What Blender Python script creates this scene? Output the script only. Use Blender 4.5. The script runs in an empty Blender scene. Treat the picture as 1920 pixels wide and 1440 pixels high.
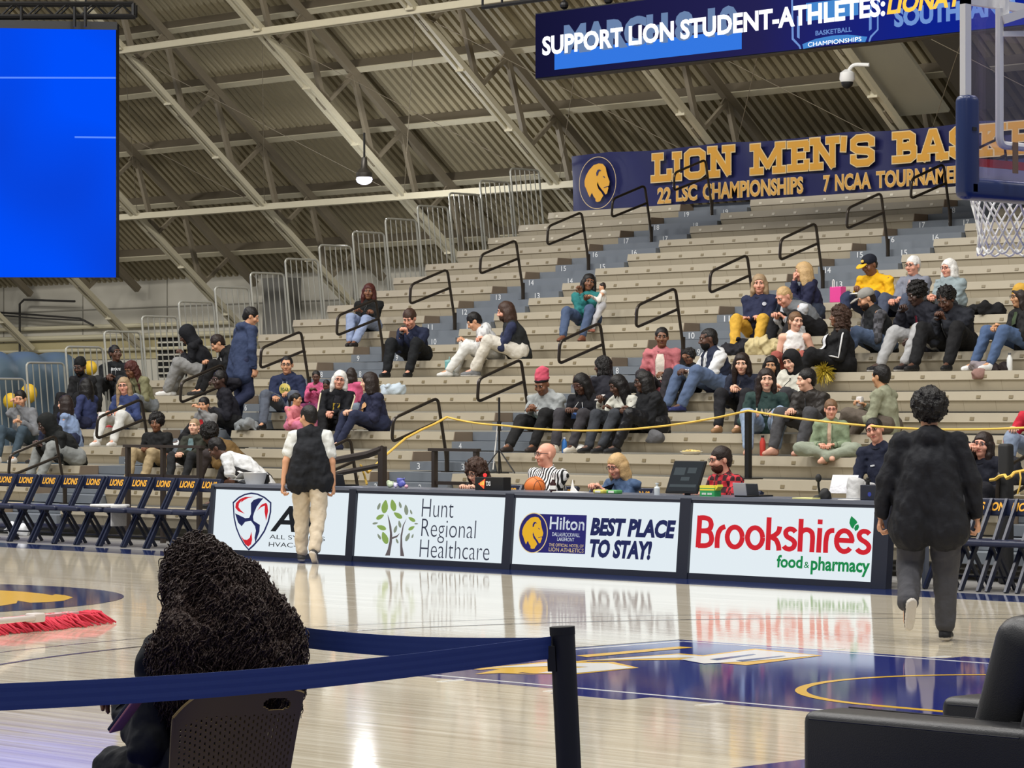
import bpy, math, random
import numpy as np
from mathutils import Vector, Matrix
random.seed(7)
SC = bpy.context.scene
COL = SC.collection
PI = math.pi

# ---------------------------------------------------------------- camera, world, lights, exposure
FOC = 5850.0                      # focal length in pixels of the 1920 x 1440 frame
CH = 1.70                         # camera height
RX, RY = .6953, .7187             # camera right in court axes
DX, DY = -.7187, .6953            # camera depth in court axes  (+X runs along the sideline, +Y into the stands)
cam = bpy.data.cameras.new('camera')
cam.sensor_width = 36.0
cam.lens = 36.0 * FOC / 1920.0
cam.shift_y = (771 - 720) / 1920.0
cam.clip_start, cam.clip_end = .1, 300
camo = bpy.data.objects.new('camera', cam)
COL.objects.link(camo)
camo.location = (0, 0, CH)
camo.rotation_euler = (PI / 2, 0, math.atan2(RY, RX))
SC.camera = camo
SC.view_settings.view_transform = 'Standard'
SC.view_settings.look = 'None'
SC.view_settings.gamma = 1
SC.view_settings.use_curve_mapping = False
SC.view_settings.exposure = 0.0
SC.cycles.max_bounces = 5
SC.cycles.diffuse_bounces = 3
SC.cycles.glossy_bounces = 3
SC.cycles.transparent_max_bounces = 8
SC.cycles.sample_clamp_indirect = 4
SC.cycles.caustics_reflective = False
SC.cycles.caustics_refractive = False
wld = bpy.data.worlds.new('hall_air')
SC.world = wld
wld.use_nodes = True
wld.node_tree.nodes['Background'].inputs[0].default_value = (.95, .97, 1.0, 1)
wld.node_tree.nodes['Background'].inputs[1].default_value = .30


def hall_and_fill_light(x, y, z, sx, sy, power, tilt=0.0, color=(1, .975, .935)):
    l = bpy.data.lights.new('hall_and_fill_light', 'AREA')
    l.shape = 'RECTANGLE'
    l.size, l.size_y = sx, sy
    l.energy = power
    l.color = color
    o = bpy.data.objects.new('hall_and_fill_light', l)
    o.location = (x, y, z)
    o.rotation_euler = (tilt, 0, 0)
    COL.objects.link(o)


for lx in (-42, -33, -24, -15, -6):                     # rows of high-bay lamps over the court
    hall_and_fill_light(lx, 8, 23, 2.4, 2.4, 1330)
    hall_and_fill_light(lx, 18, 17.5, 2.0, 1.6, 960, .25)
    hall_and_fill_light(lx, 27.5, 12.5, 2.4, 1.4, 310, .30)


hall_and_fill_light(-18, -2.5, 12, 5, 2.4, 420, -.35)            # fill lights added near the camera to brighten surfaces facing it
hall_and_fill_light(-4, 2, 12, 4, 2.4, 300, -.1)
hall_and_fill_light(-57, 33, 9.0, 2, 2, 420, .5)                 # unseen fill light added to brighten the far back wall


# ---------------------------------------------------------------- pixels to places
def place(x, y, d):               # a point of the photograph at a depth
    r = (x - 960) / FOC * d
    u = (771 - y) / FOC * d
    return Vector((RX * r + DX * d, RY * r + DY * d, CH + u))


def on_z(x, y, z=0.0):            # ... on a horizontal plane
    return place(x, y, FOC * (z - CH) / (771 - y))


def on_y(x, y, Y):                # ... on a plane parallel to the sideline
    k = (x - 960) / FOC
    return place(x, y, Y / (RY * k + DY))


def on_x(x, y, X):
    k = (x - 960) / FOC
    return place(x, y, X / (RX * k + DX))


def pix(p):
    r = RX * p[0] + RY * p[1]
    d = DX * p[0] + DY * p[1]
    return 960 + FOC * r / d, 771 - FOC * (p[2] - CH) / d


# ---------------------------------------------------------------- materials
MATS = {}


def lin(c):
    return tuple((v / 255 / 12.92) if v / 255 <= .04045 else ((v / 255 + .055) / 1.055) ** 2.4 for v in c)


def mat(name, rgb, rough=.6, metal=0.0, spec=.5, noise=0.0, nscale=8.0, emit=0.0, bump=0.0, coat=0.0, bscale=60.0):
    """rgb in 0-255 display values; a light cloud of noise varies the tone"""
    if name in MATS:
        return MATS[name]
    m = bpy.data.materials.new(name)
    m.use_nodes = True
    nt = m.node_tree
    b = nt.nodes['Principled BSDF']
    c = lin(rgb)
    b.inputs['Base Color'].default_value = (*c, 1)
    b.inputs['Roughness'].default_value = rough
    b.inputs['Metallic'].default_value = metal
    b.inputs['Specular IOR Level'].default_value = spec
    b.inputs['Coat Weight'].default_value = coat
    if noise or bump:
        tc = nt.nodes.new('ShaderNodeTexCoord')
    if noise:
        n = nt.nodes.new('ShaderNodeTexNoise')
        n.inputs['Scale'].default_value = nscale
        n.inputs['Detail'].default_value = 3
        nt.links.new(tc.outputs['Object'], n.inputs['Vector'])
        mx = nt.nodes.new('ShaderNodeMixRGB')
        mx.inputs[1].default_value = (*[v * (1 - noise) for v in c], 1)
        mx.inputs[2].default_value = (*[min(1, v * (1 + noise)) for v in c], 1)
        nt.links.new(n.outputs[0], mx.inputs[0])
        nt.links.new(mx.outputs[0], b.inputs['Base Color'])
    if bump:
        n2 = nt.nodes.new('ShaderNodeTexNoise')
        n2.inputs['Scale'].default_value = bscale
        nt.links.new(tc.outputs['Object'], n2.inputs['Vector'])
        bp = nt.nodes.new('ShaderNodeBump')
        bp.inputs['Strength'].default_value = bump
        bp.inputs['Distance'].default_value = .02
        nt.links.new(n2.outputs[0], bp.inputs['Height'])
        nt.links.new(bp.outputs[0], b.inputs['Normal'])
    if emit:
        b.inputs['Emission Color'].default_value = (*c, 1)
        b.inputs['Emission Strength'].default_value = emit
    MATS[name] = m
    return m


def glow(name, rgb, k=1.0):       # a lit screen or lamp
    if name in MATS:
        return MATS[name]
    m = mat(name, rgb, rough=.5, emit=k)
    m.node_tree.nodes['Principled BSDF'].inputs['Base Color'].default_value = (0, 0, 0, 1)
    m.node_tree.nodes['Principled BSDF'].inputs['Specular IOR Level'].default_value = .05
    return m


def node_mat(name, build, rough=.6, **kw):
    if name in MATS:
        return MATS[name]
    m = mat(name, (128, 128, 128), rough=rough, **kw)
    build(m.node_tree, m.node_tree.nodes['Principled BSDF'])
    return m


# ---------------------------------------------------------------- mesh collecting
class MB:
    def __init__(s):
        s.v, s.f, s.m = [], [], []

    def add(s, vs, fs, mi=0):
        o = len(s.v)
        s.v.extend([tuple(v) for v in vs])
        s.f.extend([tuple(i + o for i in f) for f in fs])
        s.m.extend([mi] * len(fs))
        return s

    def box(s, x0, x1, y0, y1, z0, z1, mi=0):
        return s.hexa([(x0, y0, z0), (x1, y0, z0), (x1, y1, z0), (x0, y1, z0), (x0, y0, z1), (x1, y0, z1), (x1, y1, z1), (x0, y1, z1)], mi)

    def hexa(s, p, mi=0):
        return s.add(p, [(0, 3, 2, 1), (4, 5, 6, 7), (0, 1, 5, 4), (1, 2, 6, 5), (2, 3, 7, 6), (3, 0, 4, 7)], mi)

    def obox(s, c, ax, ay, az, mi=0):  # centre and three half-axis vectors
        c, ax, ay, az = map(Vector, (c, ax, ay, az))
        return s.hexa([c - ax - ay - az, c + ax - ay - az, c + ax + ay - az, c - ax + ay - az, c - ax - ay + az, c + ax - ay + az, c + ax + ay + az, c - ax + ay + az], mi)

    def bar(s, p, q, w, h, up=(0, 0, 1), mi=0):
        p, q = Vector(p), Vector(q)
        d = (q - p)
        L = d.length
        d.normalize()
        sd = d.cross(Vector(up))
        if sd.length < 1e-4:
            sd = Vector((1, 0, 0))
        sd.normalize()
        u = sd.cross(d)
        return s.obox((p + q) / 2, d * L / 2, sd * w / 2, u * h / 2, mi)

    def tube(s, pts, r, n=8, mi=0, closed=False, caps=True):
        pts = [Vector(p) for p in pts]
        N = len(pts)
        rr = r if isinstance(r, (list, tuple)) else [r] * N
        u = None
        vs, fs = [], []
        for i, p in enumerate(pts):
            if closed:
                t = pts[(i + 1) % N] - pts[i - 1]
            else:
                t = pts[min(i + 1, N - 1)] - pts[max(i - 1, 0)]
            t.normalize()
            if u is None:
                a = Vector((0, 0, 1)) if abs(t.z) < .9 else Vector((1, 0, 0))
                u = t.cross(a).normalized()
            else:
                u = (u - t * u.dot(t))
                u = u.normalized() if u.length > 1e-5 else t.orthogonal().normalized()
            w = t.cross(u)
            for k in range(n):
                a = 2 * PI * k / n
                vs.append(p + (u * math.cos(a) + w * math.sin(a)) * rr[i])
        for i in range(N if closed else N - 1):
            j = (i + 1) % N
            for k in range(n):
                k2 = (k + 1) % n
                fs.append((i * n + k, i * n + k2, j * n + k2, j * n + k))
        if caps and not closed:
            fs.append(tuple(range(n - 1, -1, -1)))
            fs.append(tuple((N - 1) * n + k for k in range(n)))
        return s.add(vs, fs, mi)

    def ngon(s, pts, mi=0):
        return s.add(pts, [tuple(range(len(pts)))], mi)

    def slab(s, pts, off, mi=0):       # a polygon given a thickness along off
        off = Vector(off)
        n = len(pts)
        a = [Vector(p) for p in pts]
        b = [p + off for p in a]
        fs = [tuple(range(n - 1, -1, -1)), tuple(range(n, 2 * n))]
        fs += [(i, (i + 1) % n, n + (i + 1) % n, n + i) for i in range(n)]
        return s.add(a + b, fs, mi)

    def lathe(s, c, prof, n=20, mi=0, axis=None):
        c = Vector(c)
        ax = Vector(axis or (0, 0, 1)).normalized()
        u = ax.orthogonal().normalized()
        w = ax.cross(u)
        vs, fs = [], []
        for r, h in prof:
            for k in range(n):
                a = 2 * PI * k / n
                vs.append(c + ax * h + (u * math.cos(a) + w * math.sin(a)) * r)
        for i in range(len(prof) - 1):
            for k in range(n):
                k2 = (k + 1) % n
                fs.append((i * n + k, i * n + k2, (i + 1) * n + k2, (i + 1) * n + k))
        fs.append(tuple(range(n - 1, -1, -1)))
        fs.append(tuple((len(prof) - 1) * n + k for k in range(n)))
        return s.add(vs, fs, mi)

    def ball(s, c, rx, ry=None, rz=None, n=12, mi=0):
        ry = ry or rx
        rz = rz or rx
        vs, fs = [], []
        m = max(4, n // 2)
        for i in range(m + 1):
            t = PI * i / m
            for k in range(n):
                a = 2 * PI * k / n
                vs.append((c[0] + rx * math.sin(t) * math.cos(a), c[1] + ry * math.sin(t) * math.sin(a), c[2] + rz * math.cos(t)))
        for i in range(m):
            for k in range(n):
                k2 = (k + 1) % n
                fs.append((i * n + k, (i + 1) * n + k, (i + 1) * n + k2, i * n + k2))
        return s.add(vs, fs, mi)

    def mesh(s, name, mats, smooth=False, org=(0, 0, 0)):
        me = bpy.data.meshes.new(name)
        v = np.array(s.v, dtype=np.float64).reshape(-1, 3) - np.array(org)
        me.from_pydata(v.tolist(), [], s.f)
        for m in mats:
            me.materials.append(m)
        if len(mats) > 1:
            me.polygons.foreach_set('material_index', s.m)
        if smooth:
            me.polygons.foreach_set('use_smooth', [True] * len(me.polygons))
            if smooth != 'all':
                me.set_sharp_from_angle(angle=smooth if isinstance(smooth, float) and smooth > .1 else .7)
        me.update()
        return me


def link(o, parent=None):
    COL.objects.link(o)
    if parent is not None:
        o.parent = parent
    return o


def tag(o, label=None, cat=None, group=None, kind=None):
    for k, v in (('label', label), ('category', cat), ('group', group), ('kind', kind)):
        if v:
            o[k] = v
    return o


def empty(name, loc, label=None, cat=None, group=None, kind=None, rz=0.0):
    o = bpy.data.objects.new(name, None)
    o.empty_display_size = .1
    o.location = loc
    o.rotation_euler = (0, 0, rz)
    link(o)
    return tag(o, label, cat, group, kind)


def wloc(o):
    l = Vector((0, 0, 0))
    while o is not None:
        l = l + o.location
        o = o.parent
    return l


def part(name, mb, mats, parent, smooth=False, label=None, local=False):
    """a child mesh; mb is in court coordinates unless local"""
    if not isinstance(mats, (list, tuple)):
        mats = [mats]
    o = bpy.data.objects.new(name, mb.mesh(name, mats, smooth, (0, 0, 0) if local or parent is None else wloc(parent)))
    link(o, parent)
    if label:
        o['label'] = label
    return o


def solo(name, mb, mats, label=None, cat=None, group=None, kind=None, smooth=False, org=None):
    """a thing that is one mesh, its origin at the base"""
    if not isinstance(mats, (list, tuple)):
        mats = [mats]
    a = np.array(mb.v)
    if org is None:
        org = ((a[:, 0].min() + a[:, 0].max()) / 2, (a[:, 1].min() + a[:, 1].max()) / 2, a[:, 2].min())
    o = bpy.data.objects.new(name, mb.mesh(name, mats, smooth, org))
    o.location = org
    link(o)
    return tag(o, label, cat, group, kind)


def copy_tree(o, parent=None, **kw):
    c = o.copy()
    COL.objects.link(c)
    c.parent = parent
    for ch in list(o.children):
        copy_tree(ch, c)
    return c


# ---------------------------------------------------------------- writing
_TX = {}


def text_geo(s, bold=0.0, shear=0.0):
    k = (s, bold, shear)
    if k not in _TX:
        c = bpy.data.curves.new('txt', 'FONT')
        c.body = s
        c.offset = bold
        c.shear = shear
        c.resolution_u = 6 if bold < .03 else 3
        o = bpy.data.objects.new('txt', c)
        COL.objects.link(o)
        me = o.to_mesh()
        v = np.array([tuple(q.co) for q in me.vertices])
        f = [tuple(p.vertices) for p in me.polygons]
        o.to_mesh_clear()
        bpy.data.objects.remove(o)
        bpy.data.curves.remove(c)
        v[:, 0] -= v[:, 0].min()
        b = v[:, 1].min()
        v[:, 1] -= b
        _TX[k] = (v, f, v[:, 0].max(), v[:, 1].max())
    return _TX[k]


def text_fit(mb, s, o, ux, uy, w, h, bold=0.0, shear=0.0, mi=0):
    """lettering of exact width w and height h from lower-left point o in the plane of unit vectors ux, uy"""
    v, f, W, H = text_geo(s, bold, shear)
    o, ux, uy = Vector(o), Vector(ux), Vector(uy)
    mb.add([o + ux * (a[0] / W * w) + uy * (a[1] / H * h) for a in v], f, mi)
    return mb


def strokes(mb, lines, o, ux, uy, sx, sy, w, mi=0):
    """block letters from straight strokes of width w (w in the same units as the scaled plane)"""
    o, ux, uy = Vector(o), Vector(ux), Vector(uy)
    nn = ux.cross(uy)
    for ln in lines:
        P = [(a[0] * sx, a[1] * sy) for a in ln]
        cl = P[0] == P[-1]
        m = len(P) - 1
        dr = [math.atan2(P[q + 1][1] - P[q][1], P[q + 1][0] - P[q][0]) for q in range(m)]
        ext = lambda q: w / 2 * min(.55, abs(math.tan(((dr[q % m] - dr[(q - 1) % m] + PI) % (2 * PI) - PI) / 2)))
        for q in range(m):
            o = o + nn * .0005
            (ax, ay), (bx, by) = P[q], P[q + 1]
            tx, ty = math.cos(dr[q]), math.sin(dr[q])
            e = w / 2 if q == 0 and not cl else ext(q)
            g = w / 2 if q == m - 1 and not cl else ext(q + 1)
            h = w / 2
            mb.ngon([o + ux * u + uy * v for u, v in ((ax - tx * e - ty * h, ay - ty * e + tx * h), (ax - tx * e + ty * h, ay - ty * e - tx * h), (bx + tx * g + ty * h, by + ty * g - tx * h), (bx + tx * g - ty * h, by + ty * g + tx * h))], mi)
    return mb


LION = [(350, 690), (365, 640), (395, 590), (440, 545), (490, 533), (530, 540), (558, 575), (566, 615), (578, 660), (597, 712), (592, 745), (581, 757), (585, 775), (577, 800), (572, 822), (556, 832), (540, 805), (515, 775), (492, 742), (480, 705), (474, 735), (488, 775), (515, 805), (535, 840), (515, 872), (505, 892), (478, 897), (460, 890), (458, 865), (440, 842), (424, 806), (412, 826), (404, 850), (386, 815), (366, 762), (352, 735)]
LION_EAR = [(470, 650), (468, 620), (482, 592), (504, 590), (518, 608), (498, 606), (488, 622), (484, 645)]
LION_EYE = [(530, 655), (548, 660), (558, 678), (546, 672)]
LION_MOUTH = [(540, 764), (582, 752), (583, 758), (545, 770)]


def lion(mb, c, ux, uy, R, mi=0, dark=1, lift=(0, 0, 0)):
    """lion-head emblem inside a ring of radius R"""
    c, ux, uy, lift = Vector(c), Vector(ux), Vector(uy), Vector(lift)
    k = R / 228.0
    f = lambda P, e: mb.ngon([c + ux * ((x - 476) * k * 1.36) - uy * ((y - 715) * k) + e for x, y in P], 0)
    n0 = len(mb.m)
    f(LION, lift)
    for i in range(n0, len(mb.m)):
        mb.m[i] = mi
    n0 = len(mb.m)
    for P in (LION_EAR, LION_EYE, LION_MOUTH):
        f(P, lift * 2)
    for i in range(n0, len(mb.m)):
        mb.m[i] = dark


def disc(mb, c, ux, uy, r0, r1, n=48, mi=0, a0=0.0, a1=2 * PI):
    c, ux, uy = Vector(c), Vector(ux), Vector(uy)
    P = lambda r, a: c + ux * (r * math.cos(a)) + uy * (r * math.sin(a))
    for i in range(n):
        a, b = a0 + (a1 - a0) * i / n, a0 + (a1 - a0) * (i + 1) / n
        if r0 > 0:
            mb.ngon([P(r0, a), P(r1, a), P(r1, b), P(r0, b)], mi)
        else:
            mb.ngon([c, P(r1, a), P(r1, b)], mi)
    return mb


def ordinal(n):
    return ['bottom', 'second', 'third', 'fourth', 'fifth', 'sixth', 'seventh', 'eighth', 'ninth', 'tenth', 'eleventh', 'twelfth', 'thirteenth', 'fourteenth', 'fifteenth', 'sixteenth', 'seventeenth', 'eighteenth', 'nineteenth', 'twentieth'][n]
# ================================================================ the hall: floor, wall, roof
def maple(nt, b):
    N, L = nt.nodes, nt.links
    tc = N.new('ShaderNodeTexCoord')
    mp = N.new('ShaderNodeMapping')
    mp.inputs['Scale'].default_value = (.45, 17, 1)
    L.new(tc.outputs['Object'], mp.inputs[0])
    n1 = N.new('ShaderNodeTexNoise')
    n1.inputs['Scale'].default_value = 1.0
    n1.inputs['Detail'].default_value = 4
    L.new(mp.outputs[0], n1.inputs['Vector'])
    cr = N.new('ShaderNodeValToRGB')
    e = cr.color_ramp.elements
    e[0].position, e[0].color = .32, (*lin((200, 189, 166)), 1)
    e[1].position, e[1].color = .68, (*lin((232, 224, 206)), 1)
    L.new(n1.outputs[0], cr.inputs[0])
    br = N.new('ShaderNodeTexBrick')
    br.inputs['Scale'].default_value = 1.0
    br.inputs['Brick Width'].default_value = 1.6
    br.inputs['Row Height'].default_value = .057
    br.inputs['Mortar Size'].default_value = .0012
    br.inputs['Color1'].default_value = (1, 1, 1, 1)
    br.inputs['Color2'].default_value = (.86, .84, .80, 1)
    br.inputs['Mortar'].default_value = (.55, .48, .4, 1)
    L.new(tc.outputs['Object'], br.inputs['Vector'])
    mx = N.new('ShaderNodeMixRGB')
    mx.blend_type = 'MULTIPLY'
    mx.inputs[0].default_value = .8
    L.new(cr.outputs[0], mx.inputs[1])
    L.new(br.outputs[0], mx.inputs[2])
    L.new(mx.outputs[0], b.inputs['Base Color'])
    n2 = N.new('ShaderNodeTexNoise')
    n2.inputs['Scale'].default_value = .7
    mp2 = N.new('ShaderNodeMapping')
    mp2.inputs['Scale'].default_value = (1.2, 9, 1)
    L.new(tc.outputs['Object'], mp2.inputs[0])
    L.new(mp2.outputs[0], n2.inputs['Vector'])
    bp = N.new('ShaderNodeBump')
    bp.inputs['Strength'].default_value = .035
    bp.inputs['Distance'].default_value = .02
    L.new(n2.outputs[0], bp.inputs['Height'])
    L.new(bp.outputs[0], b.inputs['Normal'])
    b.inputs['Specular IOR Level'].default_value = .38


M_maple = node_mat('maple_boards', maple, rough=.07)
M_apron = mat('navy_floor_paint', (34, 48, 98), rough=.07, noise=.06, nscale=3)
M_key = mat('royal_floor_paint', (24, 38, 124), rough=.06, noise=.06, nscale=2)
M_white_paint = mat('white_floor_paint', (235, 235, 232), rough=.14)
M_gold_paint = mat('gold_floor_paint', (240, 190, 45), rough=.14)
M_line = mat('dark_court_line', (62, 58, 58), rough=.15)
M_grey_floor = mat('grey_rubber_floor', (128, 126, 124), rough=.5, noise=.05)

YC = 15.26                       # lane centre
HOOP = (-11.48, YC)
FT = -15.8
BASE = -9.95
fl = MB()
fl.box(-85, 2, -6, 22.55, -.1, 0)
floor = solo('floor', fl, M_maple, kind='structure', org=(0, 0, 0))
f2 = MB().box(-85, 2, 22.55, 44, -.1, -.001)
part('side_floor', f2, M_grey_floor, floor)
part('sideline_band', MB().box(-85, 2, 22.55, 23.3, -.05, .0015), M_apron, floor, label='navy painted sideline band')
part('baseline_apron', MB().box(BASE, 2, -6, 22.55, -.05, .0014), M_key, floor, label='blue painted apron past the baseline')
k = MB()
k.box(FT, BASE, YC - 1.78, YC + 1.78, -.05, .0015)
k.box(-13.35, -12.75, YC - 2.02, YC - 1.78, -.05, .0015)
k.box(-13.35, -12.75, YC + 1.78, YC + 2.02, -.05, .0015)
part('key_paint', k, M_key, floor, label='blue painted free throw lane')
k = MB()
for s in (-1, 1):
    y = YC + s * 1.66
    k.box(FT + .1, BASE, y - .02, y + .02, 0, .0025)
    for q in range(3):
        x = -12.2 - .95 * q - (.3 if q else 0)
        k.box(x - .03, x + .03, YC + s * 1.86 - .1, YC + s * 1.86 + .1, 0, .003)
k.box(FT + .1, FT + .15, YC - 1.66, YC + 1.66, 0, .0025)
part('lane_line', k, M_white_paint, floor)
k = MB()
disc(k, (HOOP[0], YC, .003), (1, 0, 0), (0, 1, 0), 1.2, 1.27, 40, 0, PI / 2, 3 * PI / 2)
k.box(HOOP[0], HOOP[0] + .6, YC - 1.27, YC - 1.2, 0, .003)
k.box(HOOP[0], HOOP[0] + .6, YC + 1.2, YC + 1.27, 0, .003)
part('restricted_arc', k, M_gold_paint, floor, label='gold restricted area arc')
k = MB()
disc(k, (HOOP[0], YC, .002), (1, 0, 0), (0, 1, 0), 6.72, 6.765, 90, 0, PI * .5 + .15, PI * 1.5 - .15)
disc(k, (HOOP[0], YC, .002), (1, 0, 0), (0, 1, 0), 7.28, 7.30, 90, 0, PI * .5 + .15, PI * 1.5 - .15)
k.box(FT - .02, FT + .02, YC - 1.78, YC + 1.78, 0, .002)
part('three_point_line', k, M_line, floor)
# the wordmark inside the lane: white shapes with gold edging
k = MB()
W = lambda pts, z, mi: k.ngon([on_z(x, y, z + .00012 * len(k.f)) for x, y in pts], mi)
for P in ([(905, 1252), (1020, 1241), (1150, 1241), (1198, 1252), (1080, 1264), (1000, 1263)], [(1085, 1239), (1275, 1225), (1345, 1231), (1300, 1237)], [(1262, 1236), (1415, 1216), (1542, 1229), (1400, 1247)], [(890, 1264), (930, 1256), (1012, 1255), (970, 1262), (1012, 1265), (940, 1262)], [(880, 1254), (1100, 1238), (1100, 1240), (900, 1256)], [(1080, 1229), (1275, 1212), (1300, 1214), (1100, 1232)]):
    W(P, .003, 1)
for P in ([(915, 1252), (1022, 1243), (1140, 1243), (1188, 1252), (1078, 1262), (1008, 1262), (1036, 1257), (1104, 1250), (1032, 1249)], [(1098, 1238), (1272, 1227), (1338, 1232), (1270, 1233)], [(1275, 1236), (1416, 1218), (1530, 1229), (1402, 1240), (1320, 1244)]):
    W(P, .0038, 0)
for P in ([(1330, 1236), (1412, 1226), (1418, 1227), (1345, 1238)], [(1380, 1238), (1468, 1229), (1474, 1230), (1392, 1240)]):
    W(P, .0046, 2)
part('lane_wordmark', k, [M_white_paint, M_gold_paint, M_key], floor, label='white and gold lettering in the lane')
k = MB()
disc(k, (-24.6, YC, .002), (1, 0, 0), (0, 1, 0), 0, 2.6, 72, 0)
k.ngon([on_z(x, y, .003) for x, y in [(-320, 1106), (-100, 1105), (0, 1107), (40, 1109), (80, 1113), (98, 1116), (104, 1114), (122, 1116), (137, 1120), (120, 1126), (90, 1129), (56, 1130), (33, 1126), (31, 1131), (0, 1136), (-120, 1139), (-320, 1136), (-420, 1122)]], 1)
part('centre_emblem', k, [M_apron, M_gold_paint], floor, label='navy centre circle with gold emblem')

# ---------------------------------------------------------------- back wall
M_wall = mat('painted_block_wall', (206, 201, 186), rough=.75, noise=.05, nscale=1.2)
M_wall_low = mat('cream_wall_band', (186, 174, 132), rough=.7, noise=.05)
M_pipe = mat('cream_pipe', (214, 206, 176), rough=.5)
M_dark = mat('dark_gap', (14, 13, 13), rough=.9)
ROOF = lambda Y: 7.51 - .81 * (Y - 40)
YW = 43.5
w = solo('wall_back', MB().box(-85, 2, YW, YW + .2, 0, ROOF(YW) + .05), M_wall, kind='structure')
k = MB()
for z, r in ((3.66, .05), (3.42, .06), (3.12, .04)):
    k.tube([(-85, YW - .1, z), (-53, YW - .1, z)], r, 8)
part('wall_pipe', k, M_pipe, w, smooth=True)
part('wall_band', MB().box(-85, -52.9, YW - .03, YW, 2.9, 3.34), M_wall_low, w)
k = MB()
for q in range(12):
    k.box(-85 + q * 3.2, -85 + q * 3.2 + .03, YW - .012, YW, 0, ROOF(YW))
k.box(-85, 2, YW - .015, YW, 4.05, 4.08)
part('wall_seam', k, mat('wall_seam', (150, 146, 134), rough=.8), w)
part('wall_pilaster', MB().box(-52.2, -51.5, YW - .5, YW, 0, ROOF(YW) - .1), mat('grey_pilaster', (120, 118, 112), rough=.7, noise=.06), w)
k = MB()
vx = on_y(320, 660, YW - .04)
k.box(vx.x - .45, vx.x + .55, YW - .05, YW, vx.z - .55, vx.z + .35)
for q in range(6):
    k.box(vx.x - .45, vx.x + .55, YW - .08, YW - .04, vx.z - .5 + q * .14, vx.z - .46 + q * .14, 1)
part('wall_louvre', k, [M_dark, M_wall], w, label='dark louvred opening')
k = MB()
k.tube([on_y(-60, 582, YW - .3), on_y(60, 590, YW - .3), on_y(150, 597, YW - .3), on_y(175, 610, YW - .3)], .025, 6)
k.tube([on_y(-60, 586, YW - .3), on_y(70, 597, YW - .3), on_y(160, 601, YW - .3)], .02, 6)
k.tube([on_y(37, 680, YW - .3), on_y(37, 570, YW - .3), on_y(45, 562, YW - .3), on_y(140, 565, YW - .3)], .03, 6)
part('wall_conduit', k, mat('dark_conduit', (60, 58, 55), rough=.6), w, smooth=True)

# ---------------------------------------------------------------- corrugated roof
M_deck = mat('tan_roof_deck', (168, 157, 128), rough=.65, noise=.10, nscale=.5)
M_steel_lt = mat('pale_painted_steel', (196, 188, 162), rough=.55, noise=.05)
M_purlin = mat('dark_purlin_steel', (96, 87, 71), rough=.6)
M_steel_dk = mat('brown_steel', (126, 116, 97), rough=.6, noise=.05)  # darker brown steel of the top chords, webs and tie rods
k = MB()
prof = []
x = -84.0
while x < 0:
    prof += [(x, 0), (x + .112, 0), (x + .130, .14), (x + .192, .14)]
    x += .21
vs = [(px, 21.0, ROOF(21) + pz) for px, pz in prof] + [(px, YW + .4, ROOF(YW + .4) + pz) for px, pz in prof]
n = len(prof)
k.add(vs, [(i, i + 1, n + i + 1, n + i) for i in range(n - 1)])
solo('ceiling', k, M_deck, kind='structure', org=(-42, 32, ROOF(32)))
SL = Vector((0, 1, -.81)).normalized()
NRM = Vector((0, -.81, -1)).normalized()       # into the hall
PUR = [42.7, 41.45, 40.2, 38.97, 37.75, 36.52, 35.3, 34.05, 32.8, 31.55]
for i, Y in enumerate(PUR):
    c = Vector((0, Y, ROOF(Y)))
    k = MB()
    a, b = Vector((-84, 0, 0)), Vector((0, 0, 0))
    q = c + NRM * .13
    k.obox(q + Vector((-42, 0, 0)), (42, 0, 0), SL * .025, NRM * .13)
    q = c + NRM * .27
    k.obox(q + Vector((-42, 0, 0)), (42, 0, 0), SL * .065, NRM * .012, 1)
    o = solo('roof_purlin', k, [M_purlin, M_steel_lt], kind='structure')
TR = [-48.5 + 4.18 * q for q in range(-4, 9)]
BCH = lambda Y: 5.78 + .816 * (40 - Y)
for i, X in enumerate(TR):
    e = empty('roof_truss', (X, 43.2, BCH(43.2)), kind='structure')
    k = MB()
    for s in (-1, 1):
        k.bar((X + s * .085, 31.2, BCH(31.2)), (X + s * .085, 43.2, BCH(43.2)), .085, .10)
    q = 31.6
    while q < 43:
        k.bar((X - .1, q, BCH(q)), (X + .1, q, BCH(q)), .12, .11)
        q += 1.2
    part('bottom_chord', k, M_steel_lt, e)
    k = MB()
    k.obox(Vector((X, 37.2, ROOF(37.2))) + NRM * .36, SL * 8.0, (.065, 0, 0), NRM * .07)
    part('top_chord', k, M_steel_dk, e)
    k = MB()
    for p, Y in enumerate(PUR):
        if Y > 42:
            continue
        t = Vector((X, Y, ROOF(Y))) + NRM * .4
        kb = Vector((X, Y + .25, BCH(Y + .25)))
        k.bar(kb, t, .09, .09, (1, 0, 0))
        if p + 1 < len(PUR):
            t2 = Vector((X, PUR[p - 1], ROOF(PUR[p - 1]))) + NRM * .4
            k.bar(kb, t2, .07, .07, (1, 0, 0))
        k.obox(kb + Vector((0, 0, .1)), (.02, 0, 0), SL * .13, NRM * .13)
        k.obox(t + Vector((0, 0, -.05)), (.02, 0, 0), SL * .13, NRM * .13)
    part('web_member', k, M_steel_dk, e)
for Y in (40.0, 36.5, 33.0):
    k = MB()
    for s in (-1, 1):
        k.bar((-84, Y + s * .07, BCH(Y) + .02), (0, Y + s * .07, BCH(Y) + .02), .07, .12)
    e = solo('roof_strut', k, M_steel_lt, kind='structure')
k = MB()
for i in range(0, len(TR) - 1):
    X = TR[i]
    k.tube([(X, 40, BCH(40)), (X + 4.18, 36.5, BCH(36.5))], .006, 5)
    k.tube([(X + 4.18, 40, BCH(40)), (X, 36.5, BCH(36.5))], .006, 5)
solo('roof_tie_rod', k, M_steel_dk, kind='structure')

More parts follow.
